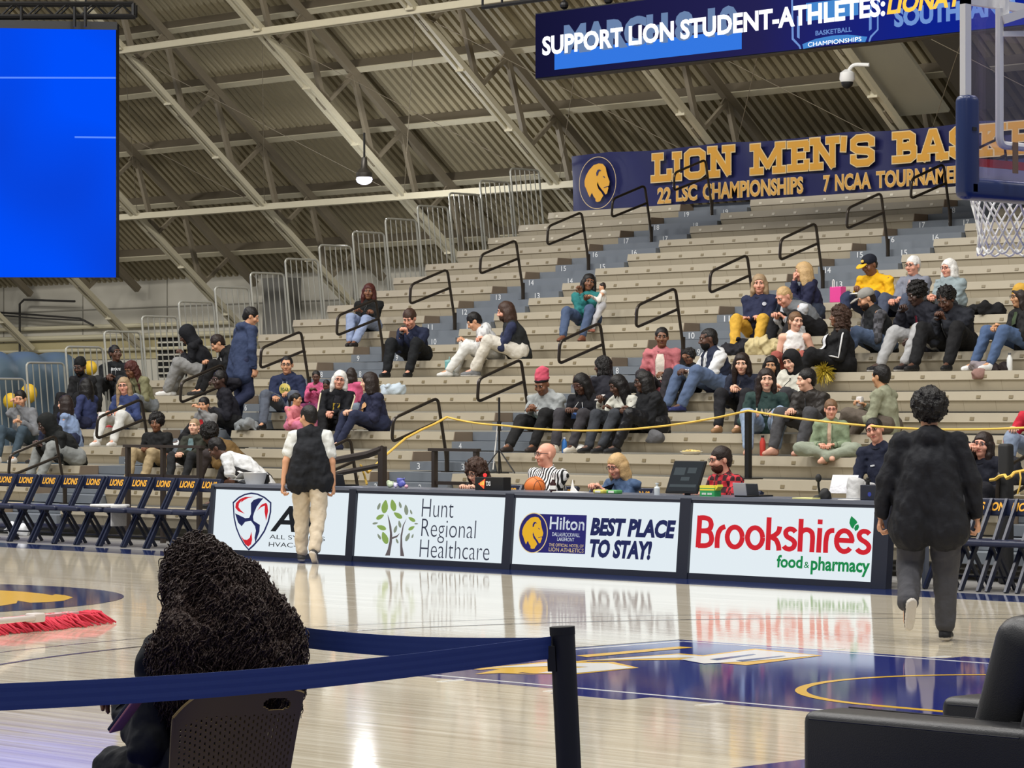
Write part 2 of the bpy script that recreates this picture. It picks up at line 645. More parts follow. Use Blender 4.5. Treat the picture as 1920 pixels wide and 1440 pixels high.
# ================================================================ bleachers
Y0, Z0, RUN, RISE = 25.04, .413, .74, .2537
NROW = 20
YJ = lambda j: Y0 + RUN * j
ZJ = lambda j: Z0 + RISE * j
SECT = [(-39.5, -36.3), (-34.7, -30.05), (-28.5, -19.5)]
AISLE = [(-36.3, -34.7, -35.45), (-30.05, -28.5, -29.25), (-19.5, -17.9, -18.7)]
SECT_NAME = ['between end fence and first aisle', 'between first and second aisles', 'right of the second aisle']
M_bench = mat('beige_plastic', (166, 157, 138), rough=.42, noise=.05, nscale=2.5)
M_seam = mat('bench_seam', (138, 129, 110), rough=.6)
M_plate = mat('seat_number_plate', (120, 108, 82), rough=.35)
M_plate_lt = mat('pale_seat_plate', (205, 198, 180), rough=.35)
M_end = mat('brown_end_panel', (128, 112, 94), rough=.55)
M_step = mat('blue_grey_step', (106, 112, 119), rough=.55, noise=.08, nscale=3)
M_step_f = mat('grey_step_face', (112, 118, 125), rough=.5, noise=.06, nscale=3)
M_num = mat('white_step_number', (220, 222, 224), rough=.5)
MOD = .465
for si, (xa, xb) in enumerate(SECT):
    proto = None
    n = round((xb - xa) / MOD)
    wd = (xb - xa) / n
    for j in range(NROW):
        lab = f'beige bleacher bench, {ordinal(j)} row up, {SECT_NAME[si]}'
        grp = 'bleacher benches'
        loc = (xa, YJ(j), ZJ(j))
        if proto is None:
            e = proto = empty('bleacher_bench', loc, lab, 'bench', grp)
            k = MB()
            L = xb - xa
            k.hexa([(0, -.004, -.108), (L, -.004, -.108), (L, .34, -.108), (0, .34, -.108), (0, .018, 0), (L, .018, 0), (L, .34, 0), (0, .34, 0)])
            k.box(0, L, .34, RUN + .012, -.03, -.004)
            part('seat', k, M_bench, e, local=True)
            k = MB()
            k.hexa([(0, .05, -.238), (L, .05, -.238), (L, .12, -.238), (0, .12, -.238), (0, .012, -.108), (L, .012, -.108), (L, .12, -.108), (0, .12, -.108)])
            for q in range(1, n):
                k.hexa([(q * wd - .002, .049, -.236), (q * wd + .002, .049, -.236), (q * wd + .002, .06, -.236), (q * wd - .002, .06, -.236), (q * wd - .002, .011, -.109), (q * wd + .002, .011, -.109), (q * wd + .002, .02, -.109), (q * wd - .002, .02, -.109)], 1)
            part('front_panel', k, [M_bench, M_seam], e, local=True)
            k = MB()
            for q in range(n):
                cx = (q + .5) * wd
                k.hexa([(cx - .03, -.006, -.085), (cx + .03, -.006, -.085), (cx + .03, .02, -.085), (cx - .03, .02, -.085), (cx - .03, .004, -.048), (cx + .03, .004, -.048), (cx + .03, .03, -.048), (cx - .03, .03, -.048)])
            part('number_lettering', k, M_plate, e, local=True)
            k = MB()
            arc = [(.62 - .26 * math.sin(a), -.015 - .22 * (1 - math.cos(a)) - .0) for a in [PI / 2 * q / 6 for q in range(7)]]
            P = [(0, .02, 0), (0, .62, -.004)] + [(0, y, z) for y, z in arc[1:]] + [(0, .36, -.238), (0, .05, -.238), (0, 0, -.108)]
            k.slab([(L - .001, p[1], p[2]) for p in P], (.012, 0, 0))
            part('end_panel', k, M_end, e, local=True)
        else:
            e = copy_tree(proto)
            e.location = loc
            e['label'] = lab
        if j >= 17:
            for c in e.children:
                if c.name.startswith('number_lettering'):
                    c.data = c.data.copy() if j == 17 or True else c.data
                    c.data.materials[0] = M_plate_lt
for ai, (xa, xb, xc) in enumerate(AISLE):
    e = empty('aisle_stairs', ((xa + xb) / 2, Y0, 0), f'blue-grey metal stairs of the {["first", "second", "third"][ai]} aisle from the left', 'stairs', 'aisle stairs')
    for j in range(NROW):
        y, z = YJ(j), ZJ(j)
        k = MB()
        k.box(xa + .02, xb - .02, y - .05, y + .36, z - RISE + .015, z - RISE / 2)
        k.box(xa + .02, xb - .02, y + .33, y + RUN + .28, z - .115, z)
        k.box(xa + .02, xb - .02, y + .335, y + .345, z - RISE, z - .1, 1)
        if ai < 2 and j > 1:
            s = str(j)
            for xx in (xa + .16, xb - .55):
                text_fit(k, s, (xx, y - .054, z - RISE / 2 - .1), (1, 0, 0), (0, 0, 1), .055 * len(s), .085, .01, 0, 2)
        part('step', k, [M_step_f, M_step, M_num], e)

# ---------------------------------------------------------------- end fence panels
M_galv = mat('galvanised_tube', (158, 158, 150), rough=.4, metal=.35)
FX = -39.56
for j in range(2, 19):
    y0, y1, zb = YJ(j) + .02, YJ(j) + RUN - .01, ZJ(j) - .24
    H, LN = ZJ(j) - zb + 1.02, -.16
    e = empty('fence_panel', (FX, (y0 + y1) / 2, zb), f'galvanised fence panel at the left end of the bleachers beside the {ordinal(j)} row', 'fence', 'end fence panels')
    pt = lambda y, h: Vector((FX + LN * h / H, y, zb + h))
    k = MB()
    r = .07
    arc = lambda yc, s: [pt(yc + s * r * math.sin(a), H - r + r * math.cos(a)) for a in (PI / 2, PI / 3, PI / 6, 0)]
    k.tube([pt(y0, 0)] + [pt(y0 + r - r * math.sin(a), H - r + r * math.cos(a)) for a in (PI / 2, PI / 3, PI / 6, 0)] + [pt(y1 - r + r * math.sin(a), H - r + r * math.cos(a)) for a in (0, PI / 6, PI / 3, PI / 2)] + [pt(y1, 0)], .018, 8)
    part('frame', k, M_galv, e, smooth=True)
    for q in range(1, 6):
        y = y0 + (y1 - y0) * q / 6
        part('bar', MB().tube([pt(y, .02), pt(y, H - .01)], .0105, 6), M_galv, e, smooth=True)


# ---------------------------------------------------------------- aisle handrails
M_rail = mat('dark_bronze_tube', (54, 47, 40), rough=.28, metal=.5)


def bend(pts, r=.09, n=4):        # round the corners of a path
    pts = [Vector(p) for p in pts]
    out = [pts[0]]
    for a, b, c in zip(pts[:-2], pts[1:-1], pts[2:]):
        u = (a - b).normalized() * min(r, (a - b).length * .45)
        v = (c - b).normalized() * min(r, (c - b).length * .45)
        for q in range(n + 1):
            t = q / n
            out.append((b + u) * (1 - t) ** 2 + b * 2 * t * (1 - t) + (b + v) * t * t)
    out.append(pts[-1])
    return out


def handrail(xc, j, label):
    b = Vector((xc, YJ(j) + .62, ZJ(j)))
    e = empty('aisle_handrail', b, label, 'handrail', 'aisle handrails')
    t = b + Vector((0, -.16, .95))
    k = MB()
    k.tube(bend([b, b + Vector((0, -.02, .25)), t, t + Vector((0, -.76, -.262)), t + Vector((0, -.785, -.56)), b + Vector((0, -.11, .66))], .08), .021, 8)
    part('rail', k, M_rail, e, smooth=True)
    part('foot', MB().tube([b, b + Vector((0, 0, .28))], .03, 8).box(b.x - .05, b.x + .05, b.y - .06, b.y + .06, b.z, b.z + .015), M_rail, e)
    return e


for ai, (xa, xb, xc) in enumerate(AISLE):
    for j in range(0, 19 if ai < 2 else 5, 2):
        handrail(xc, j, f'dark tube handrail in the {["first", "second", "third"][ai]} aisle from the left, standing at the {ordinal(j)} row')
import bmesh


def on_plane(x, y, p0, nrm):
    o = Vector((0, 0, CH))
    d = place(x, y, 1.0) - o
    p0, nrm = Vector(p0), Vector(nrm)
    return o + d * ((p0 - o).dot(nrm) / d.dot(nrm))


_RB = {}


def rbox(mb, c, half, r, axes=None, mi=0, seg=3):
    """a box with rounded edges"""
    bm = bmesh.new()
    bmesh.ops.create_cube(bm, size=2)
    for v in bm.verts:
        v.co = Vector((v.co.x * half[0], v.co.y * half[1], v.co.z * half[2]))
    bmesh.ops.bevel(bm, geom=bm.edges[:], offset=r, segments=seg, profile=.5, affect='EDGES')
    bm.verts.index_update()
    ax = [Vector(a) for a in (axes or ((1, 0, 0), (0, 1, 0), (0, 0, 1)))]
    c = Vector(c)
    mb.add([c + ax[0] * v.co.x + ax[1] * v.co.y + ax[2] * v.co.z for v in bm.verts], [tuple(v.index for v in f.verts) for f in bm.faces], mi)
    bm.free()
    return mb


UX = Vector((1, 0, 0))
UZ = Vector((0, 0, 1))
M_navy_frame = mat('navy_black_frame', (30, 34, 48), rough=.35)
M_navy = mat('navy_enamel', (26, 32, 62), rough=.35)
M_black = mat('black_plastic', (20, 20, 22), rough=.45)
M_blackrub = mat('black_rubber', (26, 26, 27), rough=.7)
M_white = mat('white_plastic', (232, 232, 230), rough=.4)
M_paper = mat('white_paper', (238, 236, 230), rough=.8)
INK = mat('sign_ink_navy', (34, 40, 78), rough=.5)


def ink(name, rgb):               # a printed or displayed colour on a lit sign
    return glow('lit_' + name, rgb, .9)


S_white = glow('lit_sign_white', (226, 236, 242), 1.0)
S_navy, S_red, S_green, S_gold = ink('navy', (40, 46, 92)), ink('red', (214, 40, 52)), ink('green', (30, 140, 78)), ink('gold', (238, 184, 50))
S_grey, S_black, S_leaf, S_bark, S_cream, S_plum = ink('slate', (62, 66, 82)), ink('black', (34, 36, 40)), ink('leaf', (142, 172, 92)), ink('bark', (104, 96, 98)), ink('cream', (240, 214, 150)), ink('royal', (46, 44, 112))
S_leaf2 = ink('leaf_grey', (142, 152, 134))
S_indigo = S_navy

# ================================================================ scorer's table: four lit sections
TY = 23.27
TT = .087                         # the fronts lean back a little
FN = Vector((0, -1, TT)).normalized()
UV = Vector((0, TT, 1)).normalized()
fp = lambda x, y: on_plane(x, y, (0, TY, 0), FN)
HT = .835
sec_x = [(390, 656.5, 396, 650), (656.5, 952, 663, 944), (952, 1283, 960, 1272.5), (1283, 1667, 1293.3, 1638.3)]
sec_lab = ['scorer table section at the left end with a red and navy shield on its front', 'scorer table section with a green tree emblem on its lit front', 'scorer table section with a lion emblem and navy slogan on its lit front', 'scorer table section at the right end with big red lettering on its front']
TABLES = []
for i, (xa, xb, wa, wb) in enumerate(sec_x):
    X0, X1 = fp(xa, 1050).x, fp(xb, 1050).x
    W0, W1 = fp(wa, 1050).x, fp(wb, 1050).x
    e = empty('scorer_table', ((X0 + X1) / 2, TY + .3, 0), sec_lab[i], 'table', 'scorer table sections')
    TABLES.append(e)
    k = MB()
    F = lambda x, h, o: Vector((x, TY, 0)) + UV * h + FN * o
    def slab(x0, x1, h0, h1, o0, o1, mi=0):
        k.hexa([F(x0, h0, o0), F(x1, h0, o0), F(x1, h0, o1), F(x0, h0, o1), F(x0, h1, o0), F(x1, h1, o0), F(x1, h1, o1), F(x0, h1, o1)], mi)
    slab(X0, W0, .0, HT - .02, .03, -.06)
    slab(W1, X1, .0, HT - .02, .03, -.06)
    slab(W0, W1, .0, .062, .02, -.06)
    slab(W0, W1, .772, HT - .02, .02, -.06)
    slab(W0, W1, .06, .775, -.012, -.05)
    part('frame', k, M_navy_frame, e)
    k = MB()
    k.box(X0, X1, TY + .045, TY + .70, HT - .035, HT)
    k.box(X0 + .02, X0 + .06, TY + .6, TY + .66, 0, HT - .03)
    k.box(X1 - .06, X1 - .02, TY + .6, TY + .66, 0, HT - .03)
    part('table_top', k, mat('grey_table_top', (92, 98, 112), rough=.35), e)
    k = MB()
    slab(W0, W1, .062, .772, -.004, -.012)
    part('lit_front', k, S_white, e)
LIFT = FN * .002


def fpoly(k, pts, mi, lift=1):
    k.ngon([fp(x, y) + LIFT * lift - FN * .004 for x, y in pts], mi)


def ftext(k, s, x0, y0, x1, h, mi, bold=0.0, shear=0.0, lift=1):
    """x0,y0 lower left; x1 right end; h height, all in photograph pixels"""
    a, b, t = fp(x0, y0), fp(x1, y0), fp(x0, y0 - h)
    text_fit(k, s, a + LIFT * lift - FN * .004, UX, UV, b.x - a.x, (t - a).length, bold, shear, mi)


Q = lambda ox, oy, z, pts: [(ox + x / z, oy + y / z) for x, y in pts]
# the shield
k = MB()
fpoly(k, Q(380, 880, 6, [(335, 370), (400, 310), (470, 275), (545, 260), (620, 272), (700, 310), (772, 372), (770, 480), (745, 590), (700, 700), (640, 790), (575, 865), (517, 915), (460, 850), (410, 760), (370, 660), (345, 540)]), 0)
fpoly(k, Q(380, 880, 6, [(350, 382), (410, 326), (475, 292), (545, 278), (615, 288), (690, 324), (757, 380), (754, 480), (730, 585), (686, 690), (630, 775), (568, 845), (517, 893), (470, 836), (424, 752), (386, 655), (361, 540)]), 1, 2)
for P in ([(545, 380), (575, 345), (630, 325), (685, 325), (650, 365), (610, 420), (580, 490), (568, 535), (575, 580), (645, 625), (640, 700), (595, 825), (585, 770), (600, 690), (590, 640), (545, 580), (480, 590), (440, 640), (400, 600), (365, 495), (420, 520), (480, 550), (525, 545), (545, 500)],):
    fpoly(k, Q(380, 880, 6, P), 0, 3)
for P in ([(480, 310), (420, 335), (375, 380), (368, 430), (400, 470), (475, 500), (430, 460), (405, 425), (410, 385), (440, 350), (430, 375), (470, 345), (520, 320), (580, 310)], [(610, 470), (660, 400), (715, 375), (730, 400), (738, 470), (715, 580), (698, 480), (700, 410), (660, 425)], [(420, 735), (465, 790), (500, 795), (530, 770), (550, 700), (558, 790), (545, 845), (515, 868), (480, 845)]):
    fpoly(k, Q(380, 880, 6, P), 2, 3)
ftext(k, 'ASI', 506.5, 996.5, 610, 49, 3, .02, .25)
ftext(k, 'ALL SYSTEMS', 505, 1010, 609, 8, 3, .0)
ftext(k, 'HVAC-R', 503.5, 1024.5, 566, 8.5, 3, .0)
part('shield_lettering', k, [S_navy, S_white, S_red, S_black], TABLES[0])
# the tree
k = MB()
leaves = [(422, 415, 42, 1, 20), (488, 420, 76, 0, 8), (582, 405, 68, 0, -12), (660, 400, 38, 1, -15), (728, 455, 60, 1, -6), (783, 480, 28, 1, -20), (435, 535, 50, 0, 60), (635, 518, 56, 0, -55), (792, 563, 44, 0, -60), (380, 607, 32, 1, 80), (450, 655, 56, 0, -70), (655, 617, 42, 1, -12), (608, 672, 45, 1, 18), (788, 662, 40, 0, 60), (842, 612, 22, 1, 90), (424, 757, 36, 1, -30), (488, 772, 72, 0, -20), (745, 762, 52, 1, 25), (800, 750, 26, 1, 20), (625, 805, 32, 1, -25)]
for cx, cy, r, c, a in leaves:
    a = math.radians(a)
    P = []
    for q in range(14):
        t = 2 * PI * q / 14
        u, v = .5 * r * math.sin(t) * (1 if c == 0 else .8), -r * math.cos(t)
        u *= (1 - .45 * math.cos(t)) if math.cos(t) > 0 else 1
        P.append((cx + u * math.cos(a) - v * math.sin(a), cy + u * math.sin(a) + v * math.cos(a)))
    fpoly(k, Q(640, 880, 6, P), 0 if c == 0 else 1)
for P in ([(518, 505), (535, 545), (560, 640), (572, 740), (568, 820), (545, 970), (490, 970), (520, 900), (540, 810), (545, 720), (535, 620)], [(735, 548), (700, 640), (682, 760), (685, 870), (706, 978), (662, 974), (660, 860), (665, 740), (690, 630)], [(566, 762), (615, 748), (660, 715), (625, 765), (570, 785)]):
    fpoly(k, Q(640, 880, 6, P), 2)
ftext(k, 'Hunt', 790, 969, 849.5, 34, 3, -.012)
ftext(k, 'Regional', 788.5, 1016.5, 890.5, 44, 3, -.012)
ftext(k, 'Healthcare', 786, 1044.5, 917, 33, 3, -.012)
part('tree_lettering', k, [S_leaf, S_leaf2, S_bark, S_grey], TABLES[1])
# the lion and slogan
k = MB()
P = Q(920, 880, 6, [(500, 500), (1080, 517), (1060, 953), (500, 935)])
fpoly(k, P, 0)
c = fp(920 + 478 / 6, 880 + 715 / 6) - FN * .004
R = (fp(920 + 478 / 6, 880 + 487 / 6) - fp(920 + 478 / 6, 880 + 715 / 6)).length
Rx = abs(fp(920 + 642 / 6, 1000).x - fp(920 + 478 / 6, 1000).x)
disc(k, c + LIFT * 2, UX * (Rx / R), UV, 0, R, 40, 1)
disc(k, c + LIFT * 3, UX * (Rx / R), UV, 0, R * .955, 40, 0)
lion(k, c + LIFT * 3, UX * (Rx / R / 1.0), UV, R * .99, 2, 0, LIFT)
ftext(k, 'Hilton', 1030, 992.5, 1095, 24, 3, .012)
ftext(k, 'DALLAS/ROCKWALL', 1035, 1005, 1087, 7, 3, .0)
ftext(k, 'LAKEFRONT', 1044.5, 1014, 1076, 6.5, 3, .0)
ftext(k, 'THE OFFICIAL HOTEL OF', 1029, 1024, 1094, 5.5, 1, .0)
ftext(k, 'LION ATHLETICS', 1028.5, 1033.5, 1094, 7.5, 1, .01)
ftext(k, 'BEST PLACE', 1106, 1004, 1266, 34, 4, .055, .16)
ftext(k, 'TO STAY!', 1104, 1045, 1221, 35, 4, .055, .16)
part('lion_lettering', k, [S_plum, S_cream, S_gold, S_white, S_navy], TABLES[2])
# the red name
k = MB()
# round-ended strokes, a little like the sign's own letters
def fstroke(pts, w, mi, lift=1):
    for n_, (a, b) in enumerate(zip(pts[:-1], pts[1:])):
        L = math.hypot(b[0] - a[0], b[1] - a[1]) or 1
        tx, ty = (b[0] - a[0]) / L, (b[1] - a[1]) / L
        e1, e2 = w * .5 * (.25 if n_ else 0), w * .5 * (.25 if n_ < len(pts) - 2 else 0)
        h = w * .5
        fpoly(k, [(a[0] - tx * e1 - ty * h, a[1] - ty * e1 + tx * h), (b[0] + tx * e2 - ty * h, b[1] + ty * e2 + tx * h), (b[0] + tx * e2 + ty * h, b[1] + ty * e2 - tx * h), (a[0] - tx * e1 + ty * h, a[1] - ty * e1 - tx * h)], mi, lift + .22 * (n_ % 5))


def smooth(pts, n=5):             # rounded path through the points
    out = []
    P = [pts[0]] + list(pts) + [pts[-1]]
    for q in range(1, len(P) - 2):
        for t_ in range(n):
            t = t_ / n
            out.append(tuple(.5 * (2 * P[q][c] + (P[q + 1][c] - P[q - 1][c]) * t + (2 * P[q - 1][c] - 5 * P[q][c] + 4 * P[q + 1][c] - P[q + 2][c]) * t * t + (3 * P[q][c] - P[q - 1][c] - 3 * P[q + 1][c] + P[q + 2][c]) * t ** 3) for c in (0, 1)))
    return out + [pts[-1]]


ring = lambda cx, cy, rx, ry, a0=0, a1=360, n=28: [(cx + rx * math.cos(math.radians(a0 + (a1 - a0) * q / n)), cy + ry * math.sin(math.radians(a0 + (a1 - a0) * q / n))) for q in range(n + 1)]
for ox, st in ((1240, [[(433, 520), (410, 880)], smooth([(433, 545), (490, 546), (540, 566), (560, 615), (545, 668), (500, 690), (425, 690)]), smooth([(490, 690), (545, 712), (565, 775), (550, 830), (500, 857), (412, 858)]), smooth([(625, 885), (630, 770), (648, 700), (680, 660), (718, 645)]), ring(825, 762, 84, 112), ring(1053, 770, 85, 113), [(1212, 540), (1197, 908)], smooth([(1331, 643), (1318, 700), (1270, 745), (1210, 768)]), smooth([(1230, 762), (1285, 790), (1314, 850), (1322, 914)]), smooth([(1508, 705), (1480, 677), (1430, 674), (1398, 710), (1415, 757), (1462, 785), (1497, 822), (1488, 872), (1445, 897), (1400, 888), (1378, 865)]), [(1573, 558), (1556, 926)], smooth([(1562, 730), (1590, 692), (1640, 680), (1685, 704), (1700, 760), (1692, 932)]), [(1783, 660), (1766, 937)], [(1787, 564), (1784, 618)]]), (1500, [smooth([(285, 940), (292, 800), (310, 722), (345, 692), (385, 688)]), ring(497, 808, 88, 117, 4, -318), [(412, 796), (604, 806)], smooth([(780, 728), (748, 702), (695, 702), (664, 742), (685, 788), (735, 820), (772, 862), (763, 912), (715, 936), (665, 922), (642, 898)])])):
    for ln in st:
        fstroke([(ox + x / 6, 880 + y / 6) for x, y in ln], 9.2, 0)
for P in ([(577, 525), (600, 545), (632, 575), (645, 600), (615, 628), (596, 670), (572, 650), (554, 605), (560, 565)], [(655, 618), (663, 650), (650, 680), (620, 695), (607, 665), (622, 630)]):
    fpoly(k, Q(1500, 880, 6, P), 1)
ftext(k, 'food', 1455.5, 1064, 1504, 24, 1, .03)
ftext(k, '&', 1507, 1065, 1517, 12, 1, .01)
ftext(k, 'pharmacy', 1519, 1077, 1630, 34, 1, .03)
part('store_lettering', k, [S_red, S_green], TABLES[3])

# ================================================================ team chairs on the sideline
M_gold_txt = mat('gold_lettering', (240, 176, 62), rough=.5)
M_chair = mat('navy_chair_paint', (28, 34, 56), rough=.3)
M_cush = mat('navy_vinyl', (32, 38, 62), rough=.38)


def chair_parts(e):
    """folding chair facing the court (-Y); local to its base"""
    k = MB()
    rbox(k, (0, .235, .785), (.215, .016, .085), .014, axes=((1, 0, 0), (0, .98, -.2), (0, .2, .98)))
    part('backrest', k, M_chair, e, smooth=True, local=True)
    k = MB()
    text_fit(k, 'LIONS', (-.15, .2075, .75), (1, 0, 0), Vector((0, .2, .98)), .30, .085, .035, .2)
    part('lettering', k, M_gold_txt, e, local=True)
    rb = MB()
    rbox(rb, (0, .0, .455), (.215, .2, .03), .02)
    part('seat', rb, M_cush, e, smooth=True, local=True)
    for s in (-1, 1):
        part('side_leg', MB().bar((s * .22, .25, .86), (s * .22, -.23, .0), .03, .045, (0, 1, 0)), M_chair, e, local=True)
        part('rear_leg', MB().bar((s * .195, -.05, .43), (s * .195, .24, .0), .025, .035, (0, 1, 0)), M_chair, e, local=True)
    part('stretcher', MB().bar((-.2, .16, .12), (.2, .16, .12), .018, .018), M_chair, e, local=True)


CHX = [-32, 9, 48, 90, 132, 174, 217, 261, 305, 350, 391]
proto = None
pos_words = ['tenth', 'ninth', 'eighth', 'seventh', 'sixth', 'fifth', 'fourth', 'third', 'second', None]
for i, x in enumerate(CHX + [1822, 1869, 1922, 1975]):
    p = on_y(x, 912 if i < 11 else 962, 24.0)
    if i < 10:
        lab = f'navy folding team chair with gold lettering, {["eleventh"] [0] if i == 0 else pos_words[i - 1]} one left of the scorer table'
    elif i == 10:
        lab = 'navy folding team chair half hidden behind the left end of the scorer table'
    else:
        lab = ['navy folding team chair behind the walking person in black', 'navy folding team chair right of the walking person, its back lettering showing', 'navy folding team chair cut by the right edge of the photo', 'navy folding team chair beyond the right edge'][i - 11]
    loc = (p.x, 23.79, 0)
    if proto is None:
        e = proto = empty('team_chair', loc, lab, 'chair', 'team chairs on the sideline')
        chair_parts(e)
    else:
        e = copy_tree(proto)
        e.location = loc
        e['label'] = lab
    e.rotation_euler = (0, 0, random.uniform(-.05, .05))

# ================================================================ video screen and ribbon board
def blue_screen(nt, b):
    N, L = nt.nodes, nt.links
    tc = N.new('ShaderNodeTexCoord')
    n1 = N.new('ShaderNodeTexNoise')
    n1.inputs['Scale'].default_value = .35
    n1.inputs['Detail'].default_value = 1
    L.new(tc.outputs['Object'], n1.inputs['Vector'])
    cr = N.new('ShaderNodeValToRGB')
    e = cr.color_ramp.elements
    e[0].position, e[0].color = .3, (*lin((10, 62, 205)), 1)
    e[1].position, e[1].color = .65, (*lin((0, 78, 250)), 1)
    L.new(n1.outputs[0], cr.inputs[0])
    L.new(cr.outputs[0], b.inputs['Emission Color'])
    b.inputs['Emission Strength'].default_value = 1.0
    b.inputs['Base Color'].default_value = (0, 0, 0, 1)
    b.inputs['Specular IOR Level'].default_value = 0


M_bscreen = node_mat('blue_video_screen', blue_screen, rough=.4)
A, B = place(-420, 45, 53.5), place(217, 55, 55)
C, D = place(217, 520, 55), place(-420, 519, 53.5)
bk = Vector((DX, DY, 0)) * .3
e = empty('video_screen', (A + B + C + D) / 4, 'large hanging video screen glowing plain blue, upper left', 'screen')
k = MB()
q = bk * .1
k.hexa([D + q, C + q, C + bk, D + bk, A + q, B + q, B + bk, A + bk])
k.bar(A + bk * .3 + UZ * .06, B + bk * .3 + UZ * .06, .2, .14)
k.bar(B + bk * .5 + UZ * .1, C + bk * .5, .06, .06)
part('cabinet', k, M_black, e)
part('display', MB().hexa([D, C, C + q, D + q, A, B, B + q, A + q]), M_bscreen, e)
k = MB()
u = (B - A).normalized()
for (x0, x1, y) in ((-420, 217, 145), (140, 217, 257)):
    a, b2 = on_plane(x0, y, A, u.cross(UZ)), on_plane(x1, y + 1, A, u.cross(UZ))
    k.bar(a, b2, .004, .03)
part('light_streak', k, glow('screen_streak', (90, 140, 255), 1.0), e)
k = MB()
for x in (40, 140, 160):
    t = place(x, 50, 54.6)
    k.tube([t, t + UZ * .35], .03, 6)
part('hanger', k, M_black, e)

e = empty('lighting_truss', place(100, 18, 54.5), 'black box truss holding up the blue video screen', 'truss')
k = MB()
a0, a1 = place(-200, 6, 54.2), place(250, 6, 55)
b0, b1 = place(-200, 31, 54.2), place(250, 29, 55)
off = bk * 1.0
for p, q2 in ((a0, a1), (b0, b1), (a0 + off, a1 + off), (b0 + off, b1 + off)):
    k.tube([p, q2], .035, 6)
part('chord', k, M_black, e)
k = MB()
N_ = 9
for o in (Vector(), off):
    for q3 in range(N_):
        p = b0.lerp(b1, q3 / N_) + o
        m = a0.lerp(a1, (q3 + .5) / N_) + o
        r2 = b0.lerp(b1, (q3 + 1) / N_) + o
        k.tube([p, m, r2], .022, 5)
k.tube([a1, b1], .04, 6)
k.tube([a1 + off, b1 + off], .04, 6)
part('brace', k, M_black, e)
k = MB()
for q3 in (.5, .8):
    p = a0.lerp(a1, q3)
    k.tube([p, (p.x, p.y, min(p.z + 6, ROOF(p.y) - .25))], .02, 5)
part('suspension_cable', k, M_black, e)

BY = 34.0
bp = lambda x, y: on_y(x, y, BY)
e = empty('ribbon_board', bp(1400, 60), 'long navy ribbon display board scrolling white and gold words under the roof', 'display board')
p0, p1 = bp(1004, 146), bp(2250, 0)
zt = bp(1003.5, 27).z
xr = p1.x
k = MB().box(p0.x - .02, xr, BY + .02, BY + .3, p0.z - .02, zt + .02)
part('cabinet', k, M_black, e)
k = MB().box(p0.x, xr, BY, BY + .02, p0.z, zt)


def board_glow(nt, b):
    N, L = nt.nodes, nt.links
    tc = N.new('ShaderNodeTexCoord')
    sp = N.new('ShaderNodeSeparateXYZ')
    L.new(tc.outputs['Object'], sp.inputs[0])
    cr = N.new('ShaderNodeValToRGB')
    mr = N.new('ShaderNodeMapRange')
    mr.inputs['From Min'].default_value = -4.5
    mr.inputs['From Max'].default_value = 6
    L.new(sp.outputs[0], mr.inputs[0])
    L.new(mr.outputs[0], cr.inputs[0])
    e = cr.color_ramp.elements
    e[0].position, e[0].color = 0, (*lin((20, 20, 52)), 1)
    e[1].position, e[1].color = .75, (*lin((14, 34, 140)), 1)
    x = cr.color_ramp.elements.new(.45)
    x.color = (*lin((36, 34, 82)), 1)
    L.new(cr.outputs[0], b.inputs['Emission Color'])
    b.inputs['Emission Strength'].default_value = 1.0
    b.inputs['Base Color'].default_value = (0, 0, 0, 1)
    b.inputs['Specular IOR Level'].default_value = 0


part('display', k, node_mat('navy_display', board_glow, rough=.4), e)


def btext(k, s, x0, y0, x1, h, mi, bold, shear=0.0, lift=1):
    a, b, t = bp(x0, y0), bp(x1, y0), bp(x0, y0 - h)
    text_fit(k, s, a + Vector((0, -.004 * lift, 0)), UX, UZ, b.x - a.x, t.z - a.z, bold, shear, mi)


bpoly = lambda k, pts, mi, lift=1: k.ngon([bp(x, y) + Vector((0, -.004 * lift, 0)) for x, y in pts], mi)
k = MB()
bpoly(k, [(1040, 131), (1391, 92), (1391, 55), (1040, 97)], 0)
btext(k, 'MARCH', 1058, 103, 1253, 56, 1, .06, 0, 2)
btext(k, '8-10', 1266, 79, 1384, 56, 1, .06, 0, 2)
btext(k, 'SUPPORT LION STUDENT-ATHLETES:', 1018, 105, 1661, 36, 2, .035, 0, 4)
btext(k, 'LIONATHLETICS.COM', 1664, 28, 2060, 36, 3, .035, .2, 4)
btext(k, 'SOUTHLAND', 1677, 52, 1905, 36, 4, .05, 0, 2)
for P in ([(1487, -20), (1489, 72), (1501, 85), (1503, 92), (1500, 92), (1498, 87), (1485, 74), (1484, -20)], [(1645, -40), (1645, 55), (1632, 68), (1629, 78), (1632, 78), (1635, 70), (1648, 56), (1648, -40)], [(1495, 30), (1500, 30), (1500, 73), (1495, 70)], [(1630, 10), (1635, 10), (1635, 55), (1630, 58)]):
    bpoly(k, P, 4, 2)
bpoly(k, [(1505, 83), (1530, 73), (1560, 67), (1590, 65), (1627, 69), (1623, 79), (1590, 78), (1560, 81), (1535, 86), (1507, 92)], 5, 2)
btext(k, 'CHAMPIONSHIPS', 1516, 88, 1616, 8, 2, .0, 0, 3)
btext(k, 'BASKETBALL', 1530, 67, 1598, 9, 4, .02, 0, 3)
bpoly(k, [(1512, 40), (1610, 28), (1610, -5), (1512, 6)], 5, 2)
part('screen_lettering', k, [glow('led_blue', (48, 118, 225), 1.0), glow('led_grey_blue', (110, 136, 178), .9), glow('led_white', (246, 248, 255), 1.6), glow('led_gold', (255, 196, 70), 1.2), glow('led_sky', (112, 150, 215), .95), glow('led_cyan', (70, 140, 215), .9)], e)
k = MB()
